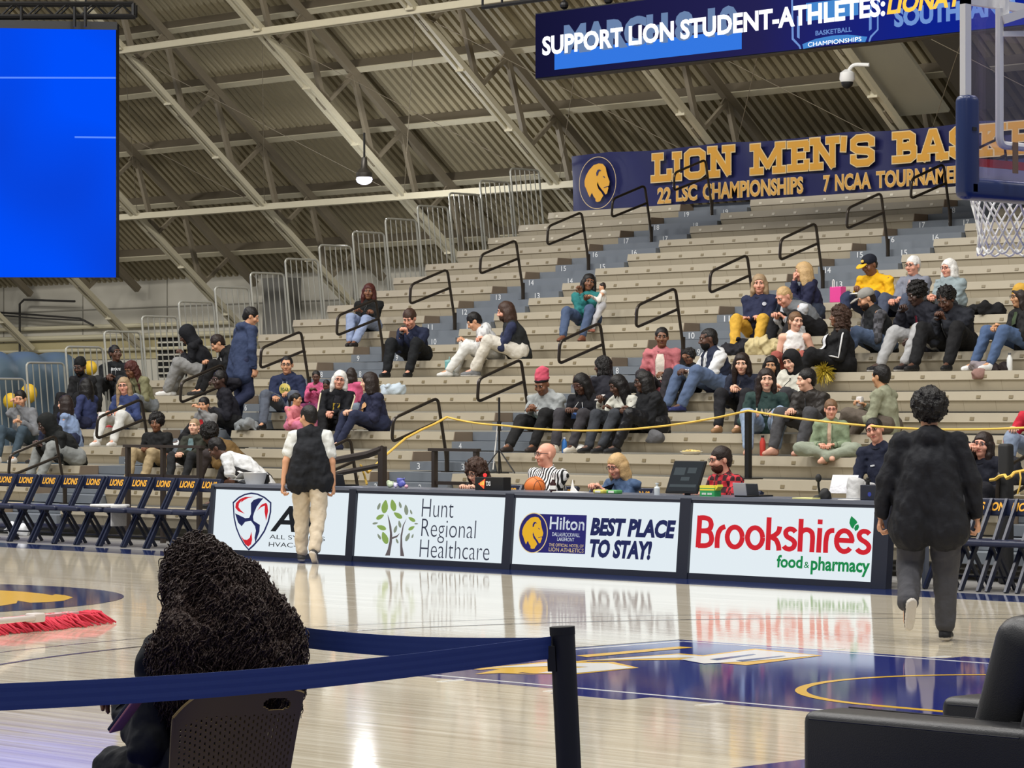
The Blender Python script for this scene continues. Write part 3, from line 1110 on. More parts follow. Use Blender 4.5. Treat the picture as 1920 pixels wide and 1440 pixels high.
for x in (1045, 1128, 1300, 1500, 1700):
    t = bp(x, 27 - .113 * (x - 1004))
    t.y = BY + .15
    k.tube([t, (t.x, t.y, ROOF(t.y) - .1)], .02, 5)
    k.ball((t.x, t.y, t.z + .12), .07)
part('hanger', k, M_black, e)
k = MB()
a, b = on_y(905, 14, 33.2), on_y(1130, -12, 33.2)
for o in (0, .35):
    k.tube([a + UZ * o, (b.x, b.y, a.z + o)], .035, 6)
for q3 in range(7):
    t = a.lerp(Vector((b.x, b.y, a.z)), q3 / 6)
    k.tube([t, t + UZ * .35], .02, 5)
for q3 in (0, 6):
    t = a.lerp(Vector((b.x, b.y, a.z)), q3 / 6)
    k.tube([t, (t.x, t.y, ROOF(t.y) - .1)], .012, 5)
solo('ladder_truss', k, M_black, 'black ladder truss hung above the left end of the ribbon board', 'truss')

# ================================================================ banner over the top row
NY = 39.3
np_ = lambda x, y: on_y(x, y, NY)
a, b, t = np_(1073, 396), np_(2215, 315), np_(1075, 290)
e = empty('banner', ((a.x + b.x) / 2, NY, a.z), 'long navy vinyl banner with a lion head and gold lettering above the top row', 'banner')
k = MB()
NX, NZ = 120, 10
wav = lambda x, v: .035 * math.sin(x * 2.3) * (v - .2) + .02 * math.sin(x * 5.1 + 2 * v) * v - .03
sag = lambda x, v: -.04 * v * abs(math.sin(x * 1.15))
vs = []
for i in range(NX + 1):
    for j in range(NZ + 1):
        x, v = a.x + (b.x - a.x) * i / NX, j / NZ
        vs.append((x, NY + .05 + wav(x, v), a.z + (t.z - a.z) * v + sag(x, v)))
k.add(vs, [(i * (NZ + 1) + j, (i + 1) * (NZ + 1) + j, (i + 1) * (NZ + 1) + j + 1, i * (NZ + 1) + j + 1) for i in range(NX) for j in range(NZ)])
k.add([(x, y + .012, z) for x, y, z in vs], [(i * (NZ + 1) + j, i * (NZ + 1) + j + 1, (i + 1) * (NZ + 1) + j + 1, (i + 1) * (NZ + 1) + j) for i in range(NX) for j in range(NZ)])
part('cloth', k, mat('navy_vinyl_banner', (30, 33, 80), rough=.36, noise=.12, nscale=1.5), e, smooth='all')
NS = 0.0


def ntext(k, s, x0, y0, x1, h, mi, bold, lift):
    p, q, r = np_(x0, y0), np_(x1, y0), np_(x0, y0 - h)
    text_fit(k, s, p + Vector((0, -.045 - .004 * lift, 0)), UX, UZ, q.x - p.x, r.z - p.z, bold, 0, mi)


G = {  # block letters with slab serifs: strokes on a unit cell, width of the cell
    'L': (.82, [[(.2, 0), (.2, 1)], [(0.05, 1), (.38, 1)], [(.0, 0), (.82, 0), (.82, .25)]]),
    'I': (.32, [[(.16, 0), (.16, 1)], [(0, 1), (.32, 1)], [(0, 0), (.32, 0)]]),
    'O': (.86, [[(.1, .12), (.1, .88), (.25, 1), (.62, 1), (.78, .88), (.78, .12), (.62, 0), (.25, 0), (.1, .12)]]),
    'N': (.98, [[(.15, 0), (.15, 1), (.8, 0), (.8, 1)], [(0, 1), (.2, 1)], [(0, 0), (.32, 0)], [(.65, 1), (.98, 1)]]),
    'M': (1.18, [[(.15, 0), (.15, 1), (.59, .2), (1.03, 1), (1.03, 0)], [(0, 1), (.2, 1)], [(0, 0), (.32, 0)], [(.98, 1), (1.18, 1)], [(.88, 0), (1.18, 0)]]),
    'E': (.8, [[(.2, 0), (.2, 1)], [(0, 1), (.78, 1), (.78, .82)], [(.2, .5), (.6, .5)], [(0, 0), (.78, 0), (.78, .18)]]),
    "'": (.25, [[(.15, 1), (.12, .68)]]),
    'S': (.82, [[(.76, .8), (.76, .9), (.62, 1), (.22, 1), (.08, .88), (.08, .64), (.22, .53), (.62, .47), (.76, .36), (.76, .12), (.62, 0), (.22, 0), (.08, .1), (.08, .2)]]),
    'B': (.86, [[(.2, 0), (.2, 1)], [(0, 1), (.6, 1), (.74, .9), (.74, .62), (.6, .52), (.2, .52)], [(.6, .52), (.8, .42), (.8, .12), (.64, 0), (0, 0)]]),
    'A': (.98, [[(.12, 0), (.42, 1), (.56, 1), (.86, 0)], [(.24, .32), (.74, .32)], [(0, 0), (.26, 0)], [(.72, 0), (.98, 0)]]),
    'K': (.95, [[(.2, 0), (.2, 1)], [(0, 1), (.4, 1)], [(0, 0), (.4, 0)], [(.25, .48), (.75, 1)], [(.35, .55), (.82, 0)], [(.6, 1), (.92, 1)], [(.68, 0), (.98, 0)]]),
    'T': (.84, [[(.42, 0), (.42, 1)], [(0, .78), (0, 1), (.84, 1), (.84, .78)], [(.26, 0), (.58, 0)]]),
}
letters = [('L', 1226, 1262, 341, 290), ('I', 1266, 1280, 338, 287), ('O', 1284, 1328, 336, 282), ('N', 1332, 1380, 332, 277), ('M', 1412, 1475, 327, 272), ('E', 1482, 1520, 321, 267), ('N', 1524, 1576, 318, 261), ("'", 1578, 1592, 316, 258), ('S', 1597, 1644, 312, 256), ('B', 1679, 1723, 305, 250), ('A', 1726, 1780, 301, 246), ('S', 1783, 1828, 297, 241), ('K', 1838, 1890, 293, 236), ('E', 1896, 1936, 289, 231), ('T', 1942, 1988, 284, 227), ('B', 1994, 2038, 280, 222), ('A', 2042, 2094, 276, 217), ('L', 2098, 2136, 271, 212), ('L', 2140, 2178, 267, 207)]
k = MB()
for c, x0, x1, yb, yt in letters:
    p, q, r = np_(x0 + 3, yb - 5), np_(x1 - 3, yb - 5), np_(x0 + 3, yt + 5)
    w, L = G[c]
    for mi, sw, lf in ((1, .142, 1), (0, .104, 2)):
        strokes(k, L, p + Vector((0, -.045 - .004 * lf, 0)), UX, UZ, (q.x - p.x) / w, r.z - p.z, sw, mi)
for s, x0, x1, y0, h in (('22', 1236, 1262, 383, 31), ('LSC', 1271, 1311, 379, 31), ('CHAMPIONSHIPS', 1321, 1510, 376, 32), ('7', 1547, 1560, 361, 32), ('NCAA', 1569, 1637, 359, 32), ('TOURNAMENTS', 1646, 1842, 354, 33)):
    ntext(k, s, x0, y0, x1, h, 1, .05, 1)
    ntext(k, s, x0 + .6, y0 - .8, x1 - .6, h - 1.6, 2, .018, 2)
part('gold_lettering', k, [mat('banner_gold', (206, 150, 48), rough=.5), mat('banner_cream', (214, 190, 140), rough=.5), mat('banner_amber', (210, 158, 74), rough=.5)], e)
k = MB()
c = np_(1124, 343)
c.y -= .05
Rv = abs(np_(1124, 294).z - np_(1124, 343).z)
Rx = abs(np_(1159, 343).x - np_(1124, 343).x)
disc(k, c, UX * (Rx / Rv), UZ, Rv * .975, Rv, 48, 2)
lion(k, c, UX * (Rx / Rv * 1.0), UZ, Rv * .92, 0, 1, (0, -.006, 0))
part('lion_emblem', k, [mat('emblem_gold', (222, 164, 44), rough=.5), mat('emblem_navy', (34, 36, 88), rough=.5), mat('banner_cream', (0, 0, 0))], e)

# ================================================================ high-bay lamp and roof camera
lp = on_y(683, 326, 37.6)
e = empty('high_bay_lamp', lp, 'small glowing lamp hung from the roof truss above the end fence', 'lamp')
k = MB().lathe(lp, [(.13, -.1), (.15, -.02), (.15, 0.02), (.06, .12), (.05, .3)], 16)
part('housing', k, mat('lamp_housing', (90, 86, 80), rough=.4, metal=.6), e, smooth=True)
part('lens', MB().ball(lp - UZ * .10, .15, .15, .10, 16), glow('lamp_lens', (236, 236, 255), 3), e, smooth='all')
part('hook', MB().tube([lp + UZ * .3, lp + UZ * .75], .02, 6), M_black, e)
l = bpy.data.lights.new('lamp_glow', 'POINT')
l.energy = 200
l.color = (.93, .95, 1)
l.shadow_soft_size = .16
o = bpy.data.objects.new('lamp_glow', l)
o.location = lp - UZ * .42
COL.objects.link(o)
cp = on_y(1598, 138, 36.8)
e = empty('dome_camera', cp, 'white dome camera bracketed to the roof truss under the ribbon board', 'camera')
part('bracket', MB().tube(bend([cp + Vector((.25, .1, .12)), cp + Vector((0, 0, .14)), cp + Vector((-.1, 0, 0))]), .03, 8), M_white, e, smooth=True)
part('housing', MB().lathe(cp + Vector((-.1, 0, -.08)), [(.1, -.04), (.12, .0), (.11, .1), (.04, .15)], 14), M_white, e, smooth=True)
part('dome', MB().ball(cp + Vector((-.1, 0, -.13)), .095), M_black, e, smooth=True)
k = MB()
ax = on_y(1615, 170, 37.5)
for s, w in ((0, 1.0),):
    k.obox(Vector((ax.x - .35, 36.8, BCH(36.8) + .22)), SL * 3.4, (w * .55, 0, 0), NRM * .03)
solo('roof_duct_panel', k, mat('grey_duct_sheet', (150, 146, 130), rough=.5, noise=.12, nscale=1.0), kind='structure')
k = MB()
k.obox(Vector((ax.x + 1.05, 36.8, BCH(36.8) + .22)), SL * 3.4, (.42, 0, 0), NRM * .03)
solo('roof_dark_panel', k, mat('dark_duct_sheet', (66, 62, 55), rough=.6), kind='structure')
# ================================================================ basketball goal
HX, HY, HZ = -11.08, 14.32, 2.98
e = empty('basketball_goal', (HX, HY + .94, HZ), 'glass basketball backboard with navy edge padding, orange rim and white net', 'basketball goal')
M_alu = mat('white_goal_frame', (214, 214, 216), rough=.35)
M_pad = mat('navy_goal_pad', (30, 48, 96), rough=.3)
k = MB()
k.box(HX - .02, HX + .02, HY + .0, HY + .055, HZ + .02, HZ + 1.1)
k.box(HX - .02, HX + .02, HY + 1.83, HY + 1.885, HZ + .02, HZ + 1.1)
k.box(HX - .02, HX + .02, HY, HY + 1.885, HZ + 1.06, HZ + 1.11)
k.box(HX - .02, HX + .02, HY, HY + 1.885, HZ + .0, HZ + .05)
part('board_frame', k, M_alu, e)


def goal_glass(nt, b):
    N, L = nt.nodes, nt.links
    tr = N.new('ShaderNodeBsdfTransparent')
    tr.inputs[0].default_value = (.90, .89, .98, 1)
    gl = N.new('ShaderNodeBsdfGlossy')
    gl.inputs['Color'].default_value = (.75, .75, 1, 1)
    gl.inputs['Roughness'].default_value = .02
    mx = N.new('ShaderNodeMixShader')
    mx.inputs[0].default_value = .07
    L.new(tr.outputs[0], mx.inputs[1])
    L.new(gl.outputs[0], mx.inputs[2])
    L.new(mx.outputs[0], N['Material Output'].inputs[0])


part('glass', MB().box(HX - .006, HX + .006, HY + .05, HY + 1.835, HZ + .04, HZ + 1.07), node_mat('tinted_goal_glass', goal_glass), e)
k = MB()
rbox(k, (HX, HY + .045, HZ + .24), (.055, .065, .30), .04)
rbox(k, (HX, HY + .94, HZ + .0), (.055, .95, .065), .04)
part('edge_pad', k, M_pad, e, smooth=True)
k = MB().box(HX + .052, HX + .06, HY + .02, HY + .055, HZ + .33, HZ + .35)
part('pad_slot', k, M_black, e)
k = MB()
ib = HY + .255
k.tube(bend([(HX + .07, ib, HZ + 1.05), (HX + .07, ib, HZ + .26), (HX + .07, HY + 1.63, HZ + .26), (HX + .07, HY + 1.63, HZ + 1.05)], .05), .024, 8)
k.bar((HX + .09, ib, HZ + .98), (HX + .5, HY + .94, HZ + 1.25), .05, .05)
k.bar((HX + .09, ib, HZ + .9), (HX + .3, HY + .94, HZ + .95), .03, .03)
k.bar((HX + .09, ib + .02, HZ + .98), (HX + .09, ib + .02, HZ + 1.3), .04, .04)
part('rear_support', k, M_alu, e, smooth=True)
k = MB().box(HX + .095, HX + .1, ib + .09, ib + .14, HZ + .1, HZ + .28)
part('tape_strip', k, mat('brown_tape', (120, 96, 78), rough=.6), e)
RC = Vector((HX - .40, HY + .94, 3.14))
k = MB()
k.tube([RC + Vector((.235 * math.cos(a), .235 * math.sin(a), 0)) for a in [2 * PI * q / 40 for q in range(40)]], .011, 8, closed=True)
k.box(HX - .17, HX - .01, RC.y - .1, RC.y + .1, 3.11, 3.145)
k.box(HX - .06, HX - .03, HY + .10, HY + 1.78, 3.118, 3.165)
k.box(HX - .03, HX - .015, RC.y - .09, RC.y + .09, 3.02, 3.15)
for s in (-1, 1):
    k.bar((HX - .02, RC.y + s * .09, 3.05), (RC.x + .16, RC.y + s * .17, 3.13), .02, .02)
part('rim', k, mat('orange_red_rim', (214, 50, 46), rough=.35), e, smooth=True)
k = MB().box(HX - .05, HX - .022, HY + .1, HY + 1.78, HZ + .055, HZ + .135)
part('inner_ledge', k, M_alu, e)
k = MB()
NR = 12
lv = [(.232, -.005), (.226, -.10), (.205, -.19), (.18, -.28), (.165, -.37), (.17, -.45)]
for s in (-1, 1):
    for q in range(NR):
        pts = []
        for i, (r, z) in enumerate(lv):
            a = 2 * PI * (q + s * i * .5) / NR
            pts.append(RC + Vector((r * math.cos(a), r * math.sin(a), z)))
        k.tube(pts, .0068, 5)
for q in range(NR):
    a0, a1 = 2 * PI * (q - .5 + .5) / NR, 2 * PI * (q + .5 + .5) / NR
    am = (a0 + a1) / 2
    f = lambda a, r, z: RC + Vector((r * math.cos(a), r * math.sin(a), z))
    off = .5 * (len(lv) - 1) % 1
    a0, a1, am = a0 + off * 2 * PI / NR, a1 + off * 2 * PI / NR, am + off * 2 * PI / NR
    k.tube([f(a0, .17, -.45), f((a0 + am) / 2, .17, -.485), f(am, .17, -.495), f((a1 + am) / 2, .17, -.485), f(a1, .17, -.45)], .0075, 5)
part('net', k, mat('white_cord', (236, 238, 236), rough=.7), e, smooth='all')

# ================================================================ belt stanchion and belts
M_belt = mat('navy_belt_webbing', (44, 66, 128), rough=.65, noise=.06, nscale=30)
PD = 9.3
b = place(1066.5, 1440, PD)
t = place(1054, 1176, PD)
dn = (b - t).normalized()
foot = t + dn * (t.z / -dn.z)
e = empty('belt_stanchion', (foot.x, foot.y, 0), 'black belt stanchion post standing on the wooden floor', 'stanchion')
k = MB().tube([foot, t], .0375, 20)
part('post', k, M_black, e, smooth=True)
k = MB()
tt = t + dn * .022
k.tube([tt, t - dn * .002], .0385, 20)
for s in (-1,):
    c = t + dn * .092 + Vector((RX, RY, 0)) * .037 * s - Vector((DX, DY, 0)) * .012
    k.obox(c, Vector((RX, RY, 0)) * .012, Vector((DX, DY, 0)) * .02, dn * .038)
part('belt_head', k, M_blackrub, e, smooth=True)
part('base', MB().lathe((foot.x, foot.y, 0), [(.18, 0), (.18, .012), (.05, .035), (.04, .05)], 28), M_blackrub, e, smooth=True)


def belt(name, pts, w, label, n=24):
    k = MB()
    P = [Vector(p) for p in pts]
    vs = []
    for i in range(n + 1):
        s = i / n
        c = P[0].lerp(P[1], s) - UZ * .05 * math.sin(PI * s) * .6
        sd = (P[1] - P[0]).cross(UZ).normalized() * .0012
        for zz in range(7):
            h = -w / 2 + w * zz / 6
            rr = .0006 if zz % 2 else 0
            vs.append(c + UZ * h + sd * (1 + rr * 400))
        for zz in range(7):
            h = -w / 2 + w * zz / 6
            vs.append(c + UZ * h - sd * (1 + (.24 if zz % 2 else 0)))
    fs = []
    for i in range(n):
        for zz in range(6):
            a = i * 14 + zz
            fs += [(a, a + 1, a + 15, a + 14), (a + 7, a + 21, a + 22, a + 8)]
        fs += [(i * 14, i * 14 + 14, i * 14 + 21, i * 14 + 7), (i * 14 + 6, i * 14 + 13, i * 14 + 27, i * 14 + 20)]
    k.add(vs, fs)
    return solo(name, k, M_belt, label, 'belt', 'stanchion belts')


belt('barrier_belt', [place(1033, 1214, PD - .02), place(-330, 1319, 7.15)], .066, 'near navy barrier belt running from the stanchion to the left edge')
belt('barrier_belt', [place(1035, 1216, PD + .04), place(380, 1167, 10.6)], .066, 'far navy barrier belt running from the stanchion behind the seated woman')
s2 = place(372, 1172, 10.62)
e = empty('belt_stanchion', (s2.x, s2.y, 0), 'belt stanchion hidden behind the seated curly haired woman', 'stanchion')
part('post', MB().tube([(s2.x, s2.y, 0), (s2.x, s2.y, 1.05)], .0375, 16), M_black, e, smooth=True)
part('base', MB().lathe((s2.x, s2.y, 0), [(.18, 0), (.18, .012), (.05, .035), (.04, .05)], 24), M_blackrub, e, smooth=True)

# ================================================================ black leather armchair
M_leather = mat('black_leather', (30, 30, 33), rough=.38, bump=.10, bscale=220, noise=.1)
AX, AY = -7.36, 8.57
e = empty('leather_armchair', (AX + .5, AY + .45, 0), 'black leather armchair facing midcourt, lower right', 'armchair')
for s, y in ((0, AY), (1, AY + .80)):
    k = MB()
    rbox(k, (AX + .50, y + .11, .36), (.50, .115, .262), .04, seg=4)
    a = part('armrest', k, M_leather, e, smooth=True)
    k = MB()
    yy = y - .004 if s == 0 else y + .226
    k.tube([(AX + .04, y - .002, .594), (AX + .97, y - .002, .594)], .003, 6)
    k.tube([(AX + .04, y + .22, .621), (AX + .96, y + .22, .618)], .003, 6)
    part('piping', k, M_black, a)
k = MB()
rbox(k, (AX + .42, AY + .51, .34), (.38, .285, .10), .05, seg=4)
part('seat_cushion', k, M_leather, e, smooth=True)
k = MB()
c, s_ = math.cos(.30), math.sin(.30)
rbox(k, (AX + .70, AY + .51, .62), (.12, .30, .37), .09, axes=((c, 0, -s_), (0, 1, 0), (s_, 0, c)), seg=5)
part('back_cushion', k, M_leather, e, smooth=True)
k = MB()
rbox(k, (AX + .90, AY + .51, .42), (.08, .42, .36), .05, axes=((c, 0, -s_), (0, 1, 0), (s_, 0, c)), seg=4)
part('back_frame', k, M_leather, e, smooth=True)
part('base', MB().box(AX + .05, AX + .95, AY + .08, AY + .94, .05, .26), M_black, e)
for dx in (.08, .92):
    for dy in (.08, .94):
        part('leg', MB().box(AX + dx - .02, AX + dx + .02, AY + dy - .02, AY + dy + .02, 0, .11), M_black, e)

# ================================================================ dust mop on the court
mp0, mp1 = on_z(-70, 1192), on_z(172, 1168)
e = empty('dust_mop', mp0.lerp(mp1, .5), 'red fringed dust mop lying on the court with a pale handle', 'mop')
e.location.z = 0
k = MB()
u = (mp1 - mp0)
L = u.length
u.normalize()
v = Vector((-u.y, u.x, 0))
rnd = random.Random(3)
for i in range(420):
    s = rnd.random()
    o = mp0 + u * L * s
    sd = rnd.choice((-1, 1))
    ln = rnd.uniform(.16, .30) * (1 - max(0, s - .85) * 2)
    a = rnd.uniform(-.6, .6) + (.8 if s > .85 else 0)
    dr = v * sd * math.cos(a) + u * math.sin(a)
    h = rnd.uniform(.05, .10)
    k.tube([o + UZ * h, o + dr * ln * .5 + UZ * h * .9, o + dr * ln + UZ * .008], [.012, .011, .007], 5)
part('fringe', k, mat('red_mop_yarn', (206, 52, 72), rough=.85, noise=.2, nscale=20), e, smooth='all')
part('head_bar', MB().bar(mp0 + UZ * .09, mp1 - u * .25 + UZ * .09, .12, .03), mat('mop_head', (190, 150, 150), rough=.6), e)
h0, h1 = on_z(66, 1158, .12), on_z(-90, 1174, .25)
k = MB().tube([h1, h0], .022, 10)
rbox(k, h0, (.07, .05, .035), .015, axes=(u, v, UZ))
part('handle', k, mat('pale_mop_handle', (200, 190, 184), rough=.45), e, smooth=True)
# ================================================================ people: smooth bodies grown from a posed skeleton
def _n(v):
    v = np.asarray(v, float)
    return v / (np.linalg.norm(v) + 1e-9)


class Field:
    """a blended distance field on a grid, turned into one closed skin"""

    def __init__(s, h):
        s.h, s.p = h, []

    def cap(s, a, b, ra, rb, k=.02, flat=None, fr=1.0):
        s.p.append(('c', np.asarray(a, float), np.asarray(b, float), ra, rb, k, flat, fr))

    def ell(s, c, r, R=None, k=.02):
        s.p.append(('e', np.asarray(c, float), np.asarray(r, float), None if R is None else np.asarray(R, float), k))

    def sub(s, c, r, R=None, k=.015):
        s.p.append(('s', np.asarray(c, float), np.asarray(r, float), None if R is None else np.asarray(R, float), k))

    def build(s, rough=0.0, freq=9.0, seed=0, zmin=None):
        lo, hi = np.full(3, 1e9), np.full(3, -1e9)
        for q in s.p:
            if q[0] == 'c':
                m = max(q[3], q[4])
                lo = np.minimum(lo, np.minimum(q[1], q[2]) - m)
                hi = np.maximum(hi, np.maximum(q[1], q[2]) + m)
            elif q[0] == 'e':
                m = max(q[2])
                lo = np.minimum(lo, q[1] - m)
                hi = np.maximum(hi, q[1] + m)
        h = s.h
        lo -= h * 3 + abs(rough) + .015
        hi += h * 3 + abs(rough) + .015
        dim = np.ceil((hi - lo) / h).astype(int) + 1
        X = [lo[i] + h * np.arange(dim[i]) for i in range(3)]
        F = np.full(dim, 1.0, dtype=np.float32)
        for q in s.p:
            if q[0] == 'c':
                m = max(q[3], q[4]) + .07
                a, b = np.minimum(q[1], q[2]) - m, np.maximum(q[1], q[2]) + m
            else:
                m = max(q[2]) + .07
                a, b = q[1] - m, q[1] + m
            i0 = np.clip(((a - lo) / h).astype(int), 0, dim)
            i1 = np.clip(((b - lo) / h).astype(int) + 1, 0, dim)
            if (i1 <= i0).any():
                continue
            sl = tuple(slice(i0[i], i1[i]) for i in range(3))
            gx, gy, gz = np.meshgrid(X[0][sl[0]], X[1][sl[1]], X[2][sl[2]], indexing='ij', sparse=True)
            if q[0] == 'c':
                _, A, B, ra, rb, k, fl, fr = q
                ab = B - A
                px, py, pz = gx - A[0], gy - A[1], gz - A[2]
                L2 = float(ab @ ab) + 1e-12
                t = np.clip((px * ab[0] + py * ab[1] + pz * ab[2]) / L2, 0, 1)
                qx, qy, qz = px - t * ab[0], py - t * ab[1], pz - t * ab[2]
                d2 = qx * qx + qy * qy + qz * qz
                if fl is not None:
                    dn = qx * fl[0] + qy * fl[1] + qz * fl[2]
                    d2 = d2 + dn * dn * (1 / fr ** 2 - 1)
                d = np.sqrt(d2) - (ra + (rb - ra) * t)
            else:
                C, r, R = q[1], q[2], q[3]
                px, py, pz = gx - C[0], gy - C[1], gz - C[2]
                if R is not None:
                    px, py, pz = px * R[0][0] + py * R[0][1] + pz * R[0][2], px * R[1][0] + py * R[1][1] + pz * R[1][2], px * R[2][0] + py * R[2][1] + pz * R[2][2]
                k0 = np.sqrt((px / r[0]) ** 2 + (py / r[1]) ** 2 + (pz / r[2]) ** 2)
                d = (k0 - 1) * min(r) if q[0] != 'x' else k0
                k1 = np.sqrt((px / r[0] ** 2) ** 2 + (py / r[1] ** 2) ** 2 + (pz / r[2] ** 2) ** 2) + 1e-9
                d = k0 * (k0 - 1) / k1
                k = q[4]
            f = F[sl]
            d = d.astype(np.float32)
            if q[0] == 's':
                hh = np.clip(.5 - .5 * (f + d) / k, 0, 1)
                F[sl] = f * (1 - hh) - d * hh + k * hh * (1 - hh)
            else:
                hh = np.clip(.5 + .5 * (f - d) / k, 0, 1)
                F[sl] = f * (1 - hh) + d * hh - k * hh * (1 - hh)
        if rough:
            rg = np.random.RandomState(seed)
            gx, gy, gz = np.meshgrid(*X, indexing='ij', sparse=True)
            N = 0
            for o, am in ((1, 1.0), (2.1, .6)):
                for _ in range(3):
                    w = rg.normal(size=3)
                    w = w / np.linalg.norm(w) * freq * o
                    N = N + am * np.sin(gx * w[0] + gy * w[1] + gz * w[2] + rg.rand() * 6.3 + 1.4 * np.sin(gx * w[2] * .7 + gy * w[0] * .7 + gz * w[1] * .7))
            F += (N * rough / 2.4).astype(np.float32)
        if zmin is not None:
            F = np.maximum(F, (zmin - X[2])[None, None, :].astype(np.float32))
        return surface(F, lo, h)


def surface(F, lo, h):
    """surface nets"""
    S = F < 0
    nx, ny, nz = F.shape
    c = S[:-1, :-1, :-1].astype(np.int8)
    tot = np.zeros((nx - 1, ny - 1, nz - 1), np.int8)
    for dx in (0, 1):
        for dy in (0, 1):
            for dz in (0, 1):
                tot += S[dx:nx - 1 + dx, dy:ny - 1 + dy, dz:nz - 1 + dz]
    act = (tot > 0) & (tot < 8)
    idx = np.argwhere(act)
    n = len(idx)
    num = np.full(act.shape, -1, np.int64)
    num[act] = np.arange(n)
    P = np.zeros((n, 3))
    W = np.zeros(n)
    cor = [(dx, dy, dz) for dx in (0, 1) for dy in (0, 1) for dz in (0, 1)]
    i, j, k = idx.T
    for a in cor:
        for ax in range(3):
            if a[ax]:
                continue
            b = list(a)
            b[ax] = 1
            fa = F[i + a[0], j + a[1], k + a[2]]
            fb = F[i + b[0], j + b[1], k + b[2]]
            m = (fa < 0) != (fb < 0)
            t = fa[m] / (fa[m] - fb[m])
            q = np.tile(np.array(a, float), (m.sum(), 1))
            q[:, ax] = t
            P[m] += q
            W[m] += 1
    V = lo + h * (idx + P / W[:, None])
    fs = []
    for ax in range(3):
        sl0 = [slice(None)] * 3
        sl1 = [slice(None)] * 3
        sl0[ax], sl1[ax] = slice(0, -1), slice(1, None)
        A, B = S[tuple(sl0)], S[tuple(sl1)]
        e = np.argwhere(A != B)
        u, v = [(1, 2), (2, 0), (0, 1)][ax]
        e = e[(e[:, u] > 0) & (e[:, v] > 0) & (e[:, u] < F.shape[u] - 1) & (e[:, v] < F.shape[v] - 1)]
        if not len(e):
            continue
        ins = A[tuple(e.T)]
        def at(du, dv):
            q = e.copy()
            q[:, u] -= du
            q[:, v] -= dv
            return num[tuple(q.T)]
        q = np.stack([at(1, 1), at(0, 1), at(0, 0), at(1, 0)], 1)
        q[~ins] = q[~ins][:, ::-1]
        fs.append(q[(q >= 0).all(1)])
    return V, (np.concatenate(fs) if fs else np.zeros((0, 4), int))


def skin_mesh(name, pieces, mats):
    """pieces: list of (V, F, material index); index may be an array per face"""
    V, Fc, M, o = [], [], [], 0
    for v, f, m in pieces:
        V.append(v)
        Fc.append(f + o)
        M.append(np.full(len(f), m) if np.isscalar(m) else m)
        o += len(v)
    V, Fc, M = np.concatenate(V), np.concatenate(Fc), np.concatenate(M)
    me = bpy.data.meshes.new(name)
    me.vertices.add(len(V))
    me.vertices.foreach_set('co', V.astype(np.float32).ravel())
    me.loops.add(Fc.size)
    me.loops.foreach_set('vertex_index', Fc.astype(np.int32).ravel())
    me.polygons.add(len(Fc))
    me.polygons.foreach_set('loop_start', np.arange(0, Fc.size, 4, dtype=np.int32))
    me.polygons.foreach_set('material_index', M.astype(np.int32))
    me.polygons.foreach_set('use_smooth', np.ones(len(Fc), bool))
    for m in mats:
        me.materials.append(m)
    me.update(calc_edges=True)
    me.validate()
    return me


def rot(ax, deg):
    a = math.radians(deg)
    c, s = math.cos(a), math.sin(a)
    return np.array({'x': [[1, 0, 0], [0, c, -s], [0, s, c]], 'y': [[c, 0, s], [0, 1, 0], [-s, 0, c]], 'z': [[c, -s, 0], [s, c, 0], [0, 0, 1]]}[ax])


def ik(a, b, l1, l2, pole):
    """middle joint of a two-bone limb"""
    a, b = np.asarray(a, float), np.asarray(b, float)
    d = b - a
    L = np.linalg.norm(d)
    if L > (l1 + l2) * .995:
        b = a + d / L * (l1 + l2) * .995
        d = b - a
        L = np.linalg.norm(d)
    if L < abs(l1 - l2) + .03:
        L = abs(l1 - l2) + .03
    u = d / (np.linalg.norm(d) + 1e-9)
    x = (l1 * l1 - l2 * l2 + L * L) / (2 * L)
    y = math.sqrt(max(0, l1 * l1 - x * x))
    p = np.asarray(pole, float)
    p = p - u * (p @ u)
    return a + u * x + _n(p) * y, b


SKIN = {}


def skin_mat(tone):
    rgb = {'light': (226, 176, 150), 'pink': (222, 160, 136), 'tan': (205, 152, 118), 'olive': (196, 146, 108), 'brown': (124, 82, 58), 'dark': (88, 58, 44), 'deep': (66, 44, 36)}[tone]
    return mat('skin_' + tone, rgb, rough=.5, noise=.05, nscale=18)


def cloth(rgb, rough=.8):
    g = sum(rgb) / 3
    rgb = tuple(int((c + (g - c) * (.34 if rgb[2] > rgb[0] else .06)) * .95) for c in rgb)
    return mat('cloth_%d_%d_%d' % tuple(rgb), rgb, rough=rough, noise=.12, nscale=7, spec=.25, bump=.55, bscale=16)


HAIRC = {'black': (20, 17, 17), 'brown': (62, 42, 32), 'dkbrown': (38, 27, 23), 'ltbrown': (112, 84, 60), 'blonde': (190, 158, 112), 'ash': (158, 134, 104), 'grey': (176, 172, 166), 'white': (222, 220, 216), 'auburn': (74, 34, 28)}
